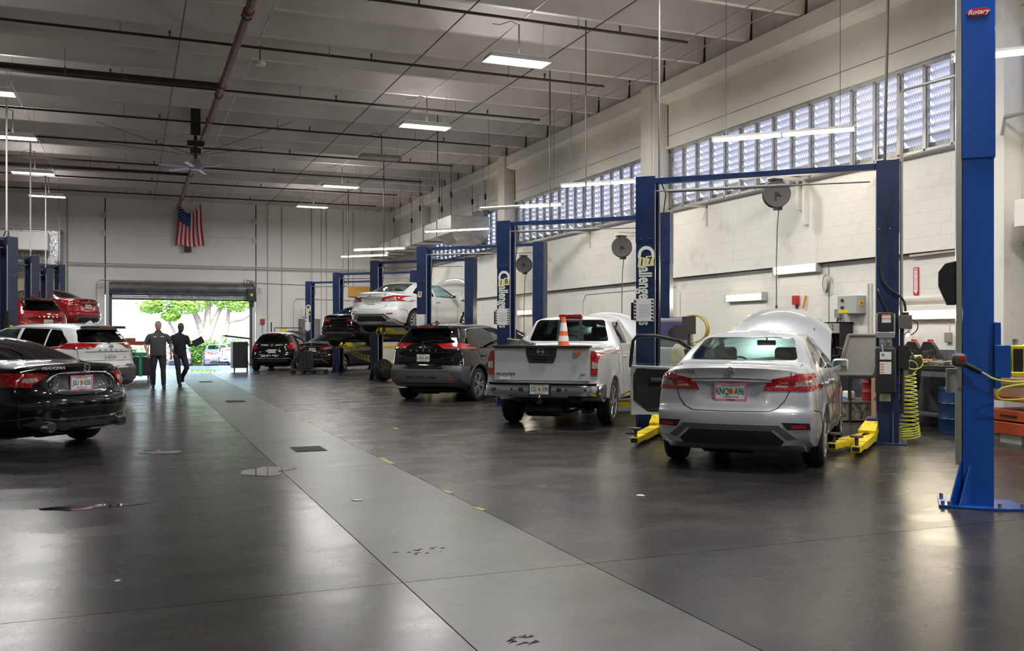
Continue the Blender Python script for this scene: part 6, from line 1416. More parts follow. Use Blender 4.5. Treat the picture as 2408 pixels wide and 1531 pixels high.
# ------------------------------------------------------------ floor details
for y, w in ((11.9, 'nearest'), (20.95, 'middle'), (29.9, 'farthest')):
    t = thing('floor_drain', 'dark rectangular floor drain grate in the pale strip, %s of three' % w, 'floor drain', (2.05, y, 0), 0, 'floor drains')
    MB().bb(-.20, .20, -.26, .26, 0, .004).obj('frame', DARKMET, t)
    for i in range(10): MB().bb(-.18, .18, -.235 + .05 * i, -.212 + .05 * i, .004, .009).obj('grate_bar', mat('cast_iron', (.06, .055, .05), .6, .4), t)
WATER = mat('water', (.03, .03, .03), .02, 0, 1, spec=1)
def puddle(x, y, rx, ry, seed, label, m=WATER, name='puddle', cat='puddle'):
    r = random.Random(seed); n = 40; ph = [r.uniform(0, 6.28) for _ in range(5)]; am = [.22, .16, .12, .08, .06]
    P = []
    for i in range(n):
        t = 2 * PI * i / n; k = 1 + sum(am[q] * math.sin((q + 2) * t + ph[q]) for q in range(5)); P.append((x + rx * k * math.cos(t), y + ry * k * math.sin(t)))
    m_ = MB(); m_.prism(P, .0005, .003, 'Z'); return tag(m_.obj(name, m), label, cat)
puddle(1.30, 10.15, .26, .30, 2, 'clear shiny puddle on the floor left of the pale strip')
puddle(-.35, 8.6, .30, .12, 4, 'thin long water trickle on the floor at left of the middle')
puddle(-2.1, 8.15, .35, .14, 6, 'small dark puddle at the left edge of the photo', mat('oil', (.006, .006, .006), .12, 0, 1), 'oil_puddle')
puddle(.3, 12.3, .22, .20, 9, 'round damp patch beside the pale strip left of the drain')
puddle(2.2, 38.5, 1.6, 2.2, 11, 'large bright wet patch just inside the roller door')
puddle(4.3, 35.2, .4, .3, 12, 'small wet patch near the black hatchback')
puddle(4.3, 19.9, .22, .12, 13, 'dark oil spot on the floor in front of the black suv', mat('oil'), 'oil_spot', 'stain')
puddle(4.9, 35.4, .16, .12, 14, 'dark oil spot on the floor by the wheeled cart', mat('oil'), 'oil_spot', 'stain')
TAPE = mat('yellow_tape', (.42, .38, .15), .7)
def at_floor(px, py):
    zc = 2200 * 1.45 / (py - 786); xc = (px - 1204) / 2200 * zc; c, s = math.cos(TH), math.sin(TH); return xc * c + zc * s, -xc * s + zc * c
for i, (px, py, L_, w) in enumerate(((909, 1084, .55, 'longest piece'), (725, 996, .35, 'far piece beyond the drain'), (930, 1008, .2, 'short piece off the line to the right'), (1053, 1157, .16, 'small scrap, nearer than the longest piece'), (1128, 1197, .14, 'scrap nearest the camera'))):
    x, y = at_floor(px, py); m = MB(); m.box((0, 0, .002), (.05, L_, .003)); tag(m.obj('floor_tape', TAPE, loc=(x, y, 0), rz=.05 * i), 'worn yellow floor tape beside the pale strip, ' + w, 'tape', 'yellow floor tape scraps')
rnd = random.Random(21)
for px, py, lb in ((1508, 1166, 'white paper scrap on the dark floor at right of the middle'), (840, 1177, 'small crumpled scrap on the pale strip'), (930, 905, 'tiny white scrap near the black suv'), (275, 1367, 'tiny pale scrap on the dark floor lower left')):
    x, y = at_floor(px, py); k_ = .35 if 'tiny' in lb else 1; m = MB(); P = [(k_ * rnd.uniform(.02, .05) * math.cos(a) * 1.2, k_ * rnd.uniform(.02, .05) * math.sin(a)) for a in [2 * PI * i / 7 for i in range(7)]]; m.prism(P, .001, .006, 'Z'); tag(m.obj('paper_scrap', PAPER, loc=(x, y, 0)), lb, 'scrap')
x, y = at_floor(975, 1300); m = MB()
for i in range(14): a, b = rnd.uniform(-.18, .2), rnd.uniform(-.08, .1); m.prism([(a, b), (a + rnd.uniform(.02, .05), b + rnd.uniform(-.02, .02)), (a + .03, b + rnd.uniform(.01, .03))], .0004, .0015, 'Z')
tag(m.obj('floor_stain', mat('tar', (.02, .018, .016), .8), loc=(x, y, 0)), 'broken dark scuff marks on the pale strip', 'stain')
x, y = at_floor(1218, 1510); m = MB()
for i in range(16): a, b = rnd.uniform(-.05, .08), rnd.uniform(-.07, .07); m.prism([(a, b), (a + rnd.uniform(.02, .05), b + rnd.uniform(-.02, .02)), (a + .03, b + rnd.uniform(.01, .03))], .0004, .0015, 'Z')
tag(m.obj('floor_stain', mat('tar'), loc=(x, y, 0)), 'dark tar spot on the pale strip at the bottom edge', 'stain')

# ------------------------------------------------------------ back wall services
for k, z in enumerate((4.58, 4.50, 4.44)): run('wall_conduit', 'long painted conduit across the back wall, ' + ('upper', 'middle', 'lower')[k] + ' of three', [(-2.65, 44.93, z), (11.9, 44.93, z)], .022 if k == 1 else .014, CONDW, group='back wall conduits')
for x, z0, w in ((5.85, 0, 'beside the pull station'), (6.5, 1.2, 'right of the pull station'), (8.6, 0, 'behind the navy posts'), (9.4, 0, 'near the right corner'), (9.9, 0, 'nearest the right corner'), (7.9, 3.3, 'above the grey door')):
    run('wall_conduit', 'vertical conduit on the back wall ' + w, [(x, 44.95, z0 + .3), (x, 44.95, 7.45)], .016, CONDUIT, group='back wall conduits')
run('wall_conduit', 'bent conduit framing the top of the roller door', [(-1.5, 44.94, .3), (-1.5, 44.94, 3.72), (-1.35, 44.94, 3.85), (5.3, 44.94, 3.85), (7.6, 44.94, 3.8), (7.9, 44.94, 3.5)], .016, CONDW, group='back wall conduits')
run('wall_conduit', 'bent conduit arching over the grey door', [(7.05, 44.94, 1.3), (7.05, 44.94, 3.0), (7.2, 44.94, 3.15), (9.8, 44.94, 3.1)], .016, CONDW, group='back wall conduits')
run('wall_conduit', 'vertical pipe at the left end of the back wall', [(-2.65, 44.9, .1), (-2.65, 44.9, 7.4)], .03, CONDUIT, 'pipe', None)
for x, z, w in ((-1.2, 6.7, 'top left joint'), (-1.2, 5.9, 'left joint, second'), (5.25, 6.7, 'top right joint'), (5.25, 5.8, 'right joint, second'), (5.45, 3.5, 'beside the door motor'), (-1.35, 3.6, 'left of the door roll')):
    t = thing('wall_plate', 'small white cover plate on the back wall, ' + w, 'cover plate', (x, 44.99, z), 0, 'back wall cover plates'); MB().bb(-.13, .13, -.02, .01, -.12, .12).obj('plate', CONDW, t, bevel=.004)
t = thing('pull_station', 'red fire pull station on the back wall right of the roller door', 'fire alarm', (5.62, 44.98, 2.05)); MB().bb(-.1, .1, -.08, .02, -.12, .12).obj('station', mat('alarm_red'), t, bevel=.01); m = MB(); m.cyl((0, -.03, -.12), (0, -.03, -1.8), .012, 6); m.obj('conduit', CONDUIT, t)
t = thing('exit_sign', 'small red and white sign above the grey door', 'sign', (7.62, 44.95, 2.48)); MB().bb(-.19, .19, -.03, 0, -.19, .19).obj('sign_board', PAPER, t); MB().bb(-.03, .17, -.034, -.03, -.16, .16).obj('red_field', mat('sign_red'), t)
t = thing('no_smoking_sign', 'small round sign on the back wall left of the grey door', 'sign', (6.85, 44.97, 1.5)); m = MB(); m.lathe([(0, -.01), (.13, -.01), (.13, 0), (0, 0)], 24, ax='Y'); m.obj('disc', PAPER, t); m = MB(); m.tube([(.11 * math.cos(a), -.015, .11 * math.sin(a)) for a in [2 * PI * i / 24 for i in range(24)]], .012, 5, True); m.obj('ring', mat('sign_red'), t)
t = thing('hose_rack', 'dark wall rack with a yellow gauge behind the black hatchback', 'rack', (5.9, 43.9, 0)); m = MB(); m.bb(-.05, 0, 0, .05, .2, 2.0); [m.bb(a, a + .03, 0, .03, 0, 1.75) for a in (.1, .6, 1.35)]; m.bb(.1, 1.38, 0, .03, 1.72, 1.76); m.bb(.1, 1.38, 0, .03, 1.42, 1.45); m.bb(.2, .9, -.1, .1, 1.2, 1.5); m.obj('frame', DARKMET, t); MB().bb(.4, .65, -.14, -.05, 1.45, 1.70).obj('gauge_box', mat('label_yellow2'), t)
t = thing('wall_flag_box', 'small dark box speaker on the wall under the flag', 'speaker', (2.30, 44.85, 5.30)); MB().bb(-.15, .15, -.12, .12, -.12, .12).obj('box', mat('box_brown', (.05, .035, .03), .5), t, bevel=.01)
t = thing('wall_banner', 'orange banner board mounted high on the back wall near the right corner', 'banner', (10.6, 44.93, 3.45)); MB().bb(-.95, .25, -.05, .05, -.17, .30).obj('panel', mat('panel_orange', (.70, .36, .06), .5), t); MB().bb(.27, .6, -.05, .05, -.17, .28).obj('panel_grey', PAPER, t)
# flag
t = thing('flag', 'stars and stripes flag hung vertically with a sagging top on the back wall', 'flag', (2.38, 44.7, 7.42))
NX, NZ = 52, 30; W_, H_ = 1.04, 1.98
def fl(i, k):
    u = i / NX; v = k / NZ; top = -.50 * (1 - (2 * u - 1) ** 2) ** .9 * (1.0 if u < .62 else 1.0)
    x = (u - .5) * (W_ * (.92 + .22 * v)) + .03 * math.sin(v * 5 + u * 3) * v; z = top * (1 - v) - H_ * v + .05 * math.sin(u * 9) * v
    return (x, .035 * math.sin(u * 20 + v * 2.5) + .03 * math.sin(u * 7 - v * 4), z)
FR = mat('flag_red', (.50, .015, .03), .8); FB = mat('flag_blue', (.02, .05, .22), .8); FW = mat('flag_white', (.68, .67, .68), .8)
parts_ = {}
for i in range(NX):
    for k in range(NZ):
        st_ = int(i / NX * 13)
        nm = 'canton' if (i < NX * 7 / 13 and k < NZ * .40) else ('red_stripe' if st_ % 2 == 0 else 'white_stripe', st_)
        parts_.setdefault(nm, MB()).add([fl(i, k), fl(i + 1, k), fl(i + 1, k + 1), fl(i, k + 1)], [(0, 1, 2, 3)])
for nm, mb in parts_.items():
    if nm == 'canton': cn = mb.obj('canton', FB, t, 80)
    else: mb.obj(nm[0], FR if nm[0] == 'red_stripe' else FW, t, 80)
sm_ = MB()
for r in range(9):
    for q in range(6 if r % 2 == 0 else 5):
        u = (.045 + .088 * q + (.044 if r % 2 else 0)); v = (.03 + .042 * r); x, y, z = fl(u * NX, v * NZ)
        sm_.add([(x + .022 * math.sin(2 * PI * j / 10) * (1 if j % 2 == 0 else .4), y - .012, z + .022 * math.cos(2 * PI * j / 10) * (1 if j % 2 == 0 else .4)) for j in range(10)], [tuple(range(10))])
sm_.obj('stars', FW, cn, fix=False)
# left side duct board and unit
t = thing('duct_board', 'silver foil insulated duct on the back wall at far left', 'duct', (-4.3, 44.2, 5.1)); MB().bb(-1.6, 1.45, -.3, .7, -.75, .75).obj('foil_duct', mat('foil', (.55, .56, .57), .35, .8, noise=(12, (.25, .26, .26), .45, .65), bump=(16, .8)), t, bevel=.02)
MB().bb(-1.7, 1.5, -.34, .7, .75, .79).obj('top_rail', CONDW, t)
t = thing('air_handler', 'white box air handler hanging in front of the foil duct', 'air handler', (-4.3, 43.4, 5.25)); MB().bb(-1.2, 1.05, -.5, .4, -.35, .42).obj('cabinet', LAMPH, t, bevel=.04)
wallc = MB().bb(-14.0, -2.8, 44.9, 44.99, 0, 4.3)
tag(wallc.obj('warm_lit_wall_sheet', mat('warm_light_tint', (.58, .50, .40), .7)), 'cream sheet with warm light painted in, on the back wall under the foil duct', 'wall sheet')  # plain back wall here; its warm light is put into the sheet's colour
for y, zt in ((30.0, 7.5), (33.0, 7.5)):
    pass
# hanging fan on a pole
t = thing('ceiling_fan', 'dark pole mounted ceiling fan with thin blades, guyed to the ceiling', 'ceiling fan', (1.62, 27.6, 0))
m = MB(); m.bb(-.13, .13, -.1, .1, 7.0, 7.75); m.obj('mount_bracket', BLACKP, t); m = MB(); m.cyl((0, 0, 7.0), (0, 0, 6.25), .05, 10); m.bb(-.22, .22, -.06, .06, 6.7, 6.86); m.bb(-.14, .14, -.08, .08, 6.5, 6.66); m.obj('drop_pole', BLACKP, t)
m = MB(); m.lathe([(0, 6.05), (.14, 6.06), (.18, 6.12), (.16, 6.2), (.12, 6.34), (0, 6.36)], 24); m.obj('motor', mat('motor_grey', (.30, .30, .31), .4, .5), t)
for k in range(6): 
    m = MB(); m.M = Matrix.Translation((0, 0, 6.10)) @ Matrix.Rotation(PI / 3 * k + .2, 4, 'Z'); m.box((.55, 0, 0), (.85, .10, .012), R=Matrix.Rotation(.2, 3, 'X')); m.M = None; m.obj('blade', mat('blade_pale', (.62, .60, .66), .4, .3), t)
for k, (dx, dy) in enumerate(((-2.6, 1.5), (-2.9, 4.5), (2.6, -.6), (2.3, 3.5))): m = MB(); m.cyl((0, 0, 6.45), (dx, dy, 7.5), .010, 4); m.obj('guy_wire', CONDD, t)
t = thing('ceiling_light', 'small white round smoke light hanging beside the brown main', 'ceiling light', (2.4, 19.6, 0)); m = MB(); m.cyl((0, 0, 7.0), (0, 0, 7.35), .012, 6); m.obj('stem', CONDD, t); m = MB(); m.lathe([(0, 6.92), (.10, 6.93), (.11, 6.96), (.10, 7.0), (0, 7.01)], 20); m.obj('lamp', LAMPH, t)
# duct with offset at right rear
t = thing('metal_duct', 'large galvanised duct hung from rods along the right wall at the rear', 'duct', (11.2, 31.6, 5.07))
m = MB(); m.add([(-.75, 0, .0), (.72, 0, .0), (.72, 1.6, .0), (-.75, 1.6, 0), (-.75, 0, .62), (.72, 0, .62), (.72, 1.6, .62), (-.75, 1.6, .62), (-.45, .2, -.35), (.5, .2, -.35), (.5, 1.4, -.35), (-.45, 1.4, -.35)], [(4, 5, 6, 7), (0, 1, 5, 4), (1, 2, 6, 5), (2, 3, 7, 6), (3, 0, 4, 7), (0, 8, 9, 1), (1, 9, 10, 2), (2, 10, 11, 3), (3, 11, 8, 0), (8, 11, 10, 9)]); m.obj('plenum', GALV, t, bevel=.01)
for k in range(6):
    y = 1.7 + 1.7 * k; m = MB(); f = 1 - .04 * k; m.bb(-.75, .25 * f, y, y + 1.66, .0, .58 * f); m.obj('duct_section', GALV, t, bevel=.006); m = MB(); m.bb(-.79, .29 * f, y + 1.64, y + 1.70, -.04, .58 * f + .04); m.obj('flange', mat('flange_grey', (.25, .25, .24), .5, .6), t)
m = MB(); m.prism([(.55, -.2), (.78, -.4), (.78, .9), (.6, .95)], .3, 1.5, 'Y'); m.obj('wall_boot', mat('boot_blue_grey', (.20, .22, .24), .5, .5), t)
for x, y in ((-.7, .1), (-.7, 1.5), (.6, .1), (.6, 1.5), (-.7, 4), (.2, 4), (-.7, 8), (.1, 8)): m = MB(); m.cyl((x, y, .6), (x, y, top_at(31.6 + y) - 5.07), .010, 5); m.cyl((x, y, 1.25), (x, y, 1.45), .045, 8); m.obj('spring_hanger', DARKMET, t)
# vertical drops from the ceiling
for i, (x, y, z0, w) in enumerate(((9.15, 20.2, 3.9, 'behind the post marked 17'), (8.6, 17.2, 4.0, 'through the lit strip light before the louvres'), (8.2, 26.0, 4.9, 'left of the metal duct'), (8.0, 31.5, 3.7, 'above the white lifted sedan'), (7.9, 36.8, 3.4, 'above the black lifted sedan'), (8.6, 40.0, 3.6, 'farthest, near the rear corner'), (7.3, 12.15, 3.76, 'straight above the post marked 17'))):
    t = thing('power_drop', 'thin vertical power drop from the ceiling ' + w, 'conduit', (x, y, 0), 0, 'ceiling power drops'); m = MB(); zt = top_at(y); m.cyl((0, 0, z0), (0, 0, zt), .016, 6); m.obj('rod', CONDD, t); m = MB(); m.cyl((0, 0, zt - .1), (0, 0, zt - .02), .06, 8); m.obj('ceiling_box', CONDD, t)

# ------------------------------------------------------------ things between the rear bays
x, y = at_floor(902, 897)
t = thing('spare_wheel', 'tyre on a black steel rim leaning against a navy lift post', 'wheel', (x + .1, y + .35, .34), -.5)
tw = wheel(t, 'sedan', .34, 'steel', DARKMET, (0, 0, 0), 1); tw.rotation_euler = (0, -.25, -.55); tw.name = 'tyre'
x, y = at_floor(712, 880)
t = thing('parts_cart', 'black bent frame wheeled cart between the black hatchback and the low black sedan', 'cart', (x, y, 0), -.3)
m = MB(); m.tube([(-.35, 0, .12), (-.42, 0, .35), (-.15, 0, .75), (-.20, 0, 1.1), (-.32, 0, 1.35), (-.30, 0, 1.42)], .028, 8); m.tube([(-.30, -.0, 1.40), (-.05, 0, 1.30), (.10, 0, 1.0), (.25, 0, .12)], .024, 8); m.tube([(-.35, .35, .12), (-.42, .35, .35), (-.15, .35, .75), (-.20, .35, 1.1), (-.32, .35, 1.35)], .024, 8); m.obj('bent_frame', DARKMET, t)
m = MB(); m.prism([(-.25, .2), (.35, .2), (.30, .85), (.02, .85)], .02, .34, 'Y'); m.obj('bin', BLACKP, t, bevel=.01); MB().bb(-.45, .85, -.05, .42, .12, .17).obj('deck', DARKMET, t)
for a in (-.38, 0, .35, .8):
    for b in (0, .36): m = MB(); m.cyl((a, b - .02, .06), (a, b + .02, .06), .06, 14); m.obj('caster', RUBBER, t)
t = thing('yellow_coiled_hose', 'yellow coiled hose strung between the rear lift posts', 'air hose', (0, 0, 0))
P0 = Vector((7.3, 34.9, 1.02)); P1 = Vector((8.1, 33.0, .50)); P2 = Vector((8.3, 29.6, .38)); P3 = Vector((7.7, 27.2, .62))
m = MB(); m.tube(coil_pts([P0, (P0 + P1) / 2 - Vector((0, 0, .1)), P1, P2, P3], .10, 40, 9), .014, 5); m.obj('coil', HOSEY, t, fix=False)
t = thing('tool_cabinet', 'black tool cabinet with an open lid beside the black hatchback', 'cabinet', (3.95, 38.9, 0), .1)
MB().bb(-.30, .30, -.25, .25, .10, 1.15).obj('cabinet_body', BLACKP, t, bevel=.02); m = MB(); m.M = Matrix.Translation((0, .25, 1.2)) @ Matrix.Rotation(.12, 4, 'Y'); m.box((-.1, -.2, .12), (1.05, .6, .06)); m.M = None; m.obj('open_lid', BLACKP, t, bevel=.02)
for a in (-.25, .25): m = MB(); m.cyl((a, -.2, .05), (a + .04, -.2, .05), .05, 12); m.obj('caster', RUBBER, t)
x, y = at_floor(330, 893)
t = thing('tool_cart', 'dark tool cart with red tray and green bins left of the walking men', 'tool cart', (x - .1, y + .4, 0), .1)
MB().bb(-.42, .42, -.3, .3, .12, .72).obj('cabinet', DARKMET, t, bevel=.02); MB().bb(-.46, .40, -.32, .32, 1.10, 1.22).obj('red_tray', mat('tray_red', (.40, .05, .03), .5), t, bevel=.01); m = MB(); [m.bb(a, a + .03, b, b + .03, .7, 1.12) for a in (-.42, .36) for b in (-.3, .27)]; m.obj('upright', BLACKP, t)
MB().bb(-.1, .3, -.28, .25, .74, .86).obj('green_bin', mat('bin_green', (.02, .28, .17), .5), t, bevel=.01); MB().bb(.02, .12, -.34, -.30, .1, .75).obj('green_strap', mat('bin_green'), t); MB().bb(-.4, -.15, -.2, .2, .74, .95).obj('parts_box', BLACKP, t, bevel=.02)
roundbox((-.2, 0, 1.27), (.3, .3, .12), .04).obj('tool_pile', mat('pile_rust', (.25, .10, .05), .7), t, 60)
for a in (-.35, .35):
    for b in (-.25, .25): m = MB(); m.cyl((a, b, .06), (a + .04, b, .06), .06, 12); m.obj('caster', RUBBER, t)
t = thing('engine_stand', 'red engine support stand under the white lifted sedan', 'stand', (7.7, 26.5, 0), .4); m = MB(); m.bb(-.5, .5, -.04, .04, .05, .12); m.bb(-.04, .04, -.5, .5, .05, .12); m.cyl((0, 0, .1), (0, 0, 1.4), .04, 8); m.obj('base', DARKMET, t); MB().bb(-.3, .3, -.1, .1, 1.33, 1.42).obj('cradle', mat('stand_red', (.4, .03, .04), .4), t)
t = thing('work_table', 'table with a pale blue cloth beside the leaning tyre', 'table', (9.6, 28.2, 0), -.5); MB().bb(-.6, .6, -.35, .35, .98, 1.02).obj('table_top', mat('cloth_blue', (.42, .48, .62), .8), t); m = MB(); m.add([(-.6, -.36, 1.0), (.1, -.36, 1.0), (.15, -.40, .2), (-.5, -.42, .2)], [(0, 1, 2, 3)]); m.obj('hanging_cloth', mat('cloth_blue'), t); m = MB(); [m.bb(a, a + .04, b, b + .04, 0, .98) for a in (-.58, .54) for b in (-.33, .29)]; m.obj('legs', DARKMET, t)

# ------------------------------------------------------------ outside the door
ASPH = mat('asphalt', (.30, .30, .31), .8, noise=(6, (.24, .24, .25), .4, .7))
g_ = MB(); g_.add([(-40, 45.1, -.02), (50, 45.1, -.02), (50, 53, -.68), (-40, 53, -.68), (50, 110, -.68), (-40, 110, -.68)], [(0, 1, 2, 3), (3, 2, 4, 5)]); struct(g_.obj('ground', ASPH))
g_ = MB(); g_.add([(-40, -9.3, -.02), (50, -9.3, -.02), (50, -40, -.1), (-40, -40, -.1)], [(0, 3, 2, 1)]); struct(g_.obj('ground_front', ASPH))
g_ = MB().bb(12.5, 60, -40, 45, -.1, -.02); struct(g_.obj('ground_side', ASPH))
t = thing('building', 'pale plain building across the yard with a white pier', 'building', (2, 78, -.68)); MB().bb(-30, 40, 0, 8, 0, 4.55).obj('wall', mat('outside_wall', (.30, .30, .36), .7), t); MB().bb(-30, 40, -.1, 8, 4.55, 4.75).obj('parapet', mat('outside_white', (.48, .47, .50), .6), t); MB().bb(-2.5, -1.9, -.4, 0, 0, 7.2).obj('pier', mat('outside_white'), t)
BLUEC = paint('blue_silver', (.16, .19, .32), .5, .3)
sedan('sedan', 'blue grey sedan parked outside behind the two men', BLUEC, (2.55, 61.5), 0, -.66, 'ABC', style=1, pl=False, cabin=False)
sedan('sedan', 'blue grey sedan parked outside, half hidden by the white pickup', BLUEC, (4.95, 61.0), 0, -.66, 'ABC', style=0, pl=False, cabin=False)
truck('pickup_truck', 'white pickup truck parked side on outside the roller door', WHITE, (4.62, 56.4), 90, -.60, 'ABC', full=False)
BARK = mat('bark', (.32, .26, .22), .9, noise=(6, (.14, .17, .10), .5, .7), bump=(20, .4))
LEAFM = mat('leaf_light', (.20, .38, .05), .6); LEAF2 = mat('leaf_hedge', (.10, .26, .03), .6)
for mm in (LEAFM, LEAF2): mm.node_tree.nodes['Principled BSDF'].inputs['Transmission Weight'].default_value = .0
t = thing('tree', 'broad leafy tree with several pale trunks outside the roller door', 'tree', (4.5, 65.5, -.68))
m = MB(); m.tube([(0, 0, 0), (.02, 0, 1.2), (-.05, 0, 2.3)], [.42, .36, .34], 12)
for pts, r in (([(-.1, 0, 1.8), (-.5, .1, 3.1), (-1.0, 0, 4.2), (-1.5, 0, 5.2)], [.26, .2, .14, .06]), ([(0, 0, 1.9), (.1, 0, 3.2), (.2, .1, 4.5), (.1, .1, 5.6)], [.28, .22, .15, .06]), ([(.1, 0, 1.8), (.6, 0, 3.2), (1.1, .1, 4.2), (1.8, .2, 4.9)], [.24, .18, .12, .05])): m.tube([Vector(p) for p in pts], r, 10)
m.obj('trunk', BARK, t, 60)
m = MB(); m.tube([(.6, .1, 0), (1.1, .1, 1.4), (1.4, .1, 2.8), (1.5, .1, 4.2), (2.2, .1, 5)], [.2, .17, .15, .10, .04], 10); m.obj('side_trunk', BARK, t, 60)
m = MB(); m.tube([(-.5, .1, .1), (-1.6, .1, 1.5), (-2.3, .1, 2.9), (-2.5, .1, 4.2)], [.12, .11, .09, .04], 8); m.obj('side_trunk', BARK, t, 60)
m = MB(); m.tube([(1.3, 0, 2.9), (2.4, 0, 3.1), (3.6, 0, 3.9)], [.08, .06, .03], 8); m.obj('branch', BARK, t, 60)
def leaves(n, fn, size, seed):
    r = random.Random(seed); m = MB()
    for i in range(n):
        c = Vector(fn(r)); s = size * r.uniform(.6, 1.3); R = Matrix.Rotation(r.uniform(0, 6.3), 3, 'Z') @ Matrix.Rotation(r.uniform(-1.2, 1.2), 3, 'X'); m.add([c + R @ Vector(q) * s for q in ((-.5, 0, 0), (0, -.3, .05), (.6, 0, 0), (0, .3, .05))], [(0, 1, 2, 3)])
    return m
blobs = [(-2.4, 0, 4.4, 1.5, .9), (-.8, 0, 4.9, 1.6, 1.1), (.9, 0, 5.0, 1.7, 1.1), (2.4, 0, 4.7, 1.5, 1.0), (-1.2, -.8, 4.0, 1.2, .6), (1.8, -.8, 4.2, 1.3, .6), (-3.4, 0, 3.9, .8, .45), (3.6, 0, 4.4, 1.1, .8), (-2.2, -.2, 3.3, .6, .35), (0, 0, 6.0, 2.6, 1.2)]
def fb(r):
    b = r.choice(blobs); 
    while True:
        x, y, z = (r.uniform(-1, 1) for _ in range(3))
        if x * x + y * y + z * z <= 1: return (b[0] + x * b[3], b[1] + y * 1.6, b[2] + z * b[4])
o = leaves(9000, fb, .22, 3).obj('foliage', LEAFM, t, 180, fix=False); o['kind'] = 'stuff'
def hedge(x0, x1, y, h, label, seed, n=2600):
    t = thing('hedge', label, 'hedge', ((x0 + x1) / 2, y, -.68)); w = (x1 - x0) / 2
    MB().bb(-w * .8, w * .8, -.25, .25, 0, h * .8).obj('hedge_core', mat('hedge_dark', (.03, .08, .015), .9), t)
    o = leaves(n, lambda r: (r.uniform(-w, w), r.uniform(-.5, .4), r.uniform(0, h) + .12 * math.sin(r.uniform(0, 20))), .14, seed).obj('foliage', LEAF2, t, 180, fix=False); o['kind'] = 'stuff'
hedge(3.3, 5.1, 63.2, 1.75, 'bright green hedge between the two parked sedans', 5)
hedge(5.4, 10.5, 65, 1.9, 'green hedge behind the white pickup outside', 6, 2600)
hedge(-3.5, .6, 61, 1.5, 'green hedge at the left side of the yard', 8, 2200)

# ------------------------------------------------------------ people
def skin_mesh(verts, edges, radii, sub=2):
    me = bpy.data.meshes.new('skin'); me.from_pydata([tuple(v) for v in verts], edges, []); o = bpy.data.objects.new('skin', me); COL.objects.link(o)
    md = o.modifiers.new('s', 'SKIN'); md.use_smooth_shade = True
    if not me.skin_vertices: me.skin_vertices.new()
    for i, sv in enumerate(me.skin_vertices[0].data): r = radii[i]; sv.radius = (r, r) if not isinstance(r, tuple) else r; sv.use_root = (i == 0)
    sb = o.modifiers.new('d', 'SUBSURF'); sb.levels = sub; sb.render_levels = sub
    bpy.context.view_layer.update(); nm = bake(o); bpy.data.objects.remove(o); nm.materials.clear(); return nm
def chain(list_of): 
    V = []; E = []; R = []; key = {}
    for ch in list_of:
        prev = None
        for p, r in ch:
            k = tuple(round(q, 4) for q in p)
            if k not in key: key[k] = len(V); V.append(p); R.append(r)
            i = key[k]
            if prev is not None and prev != i: E.append((prev, i))
            prev = i
    return V, E, R
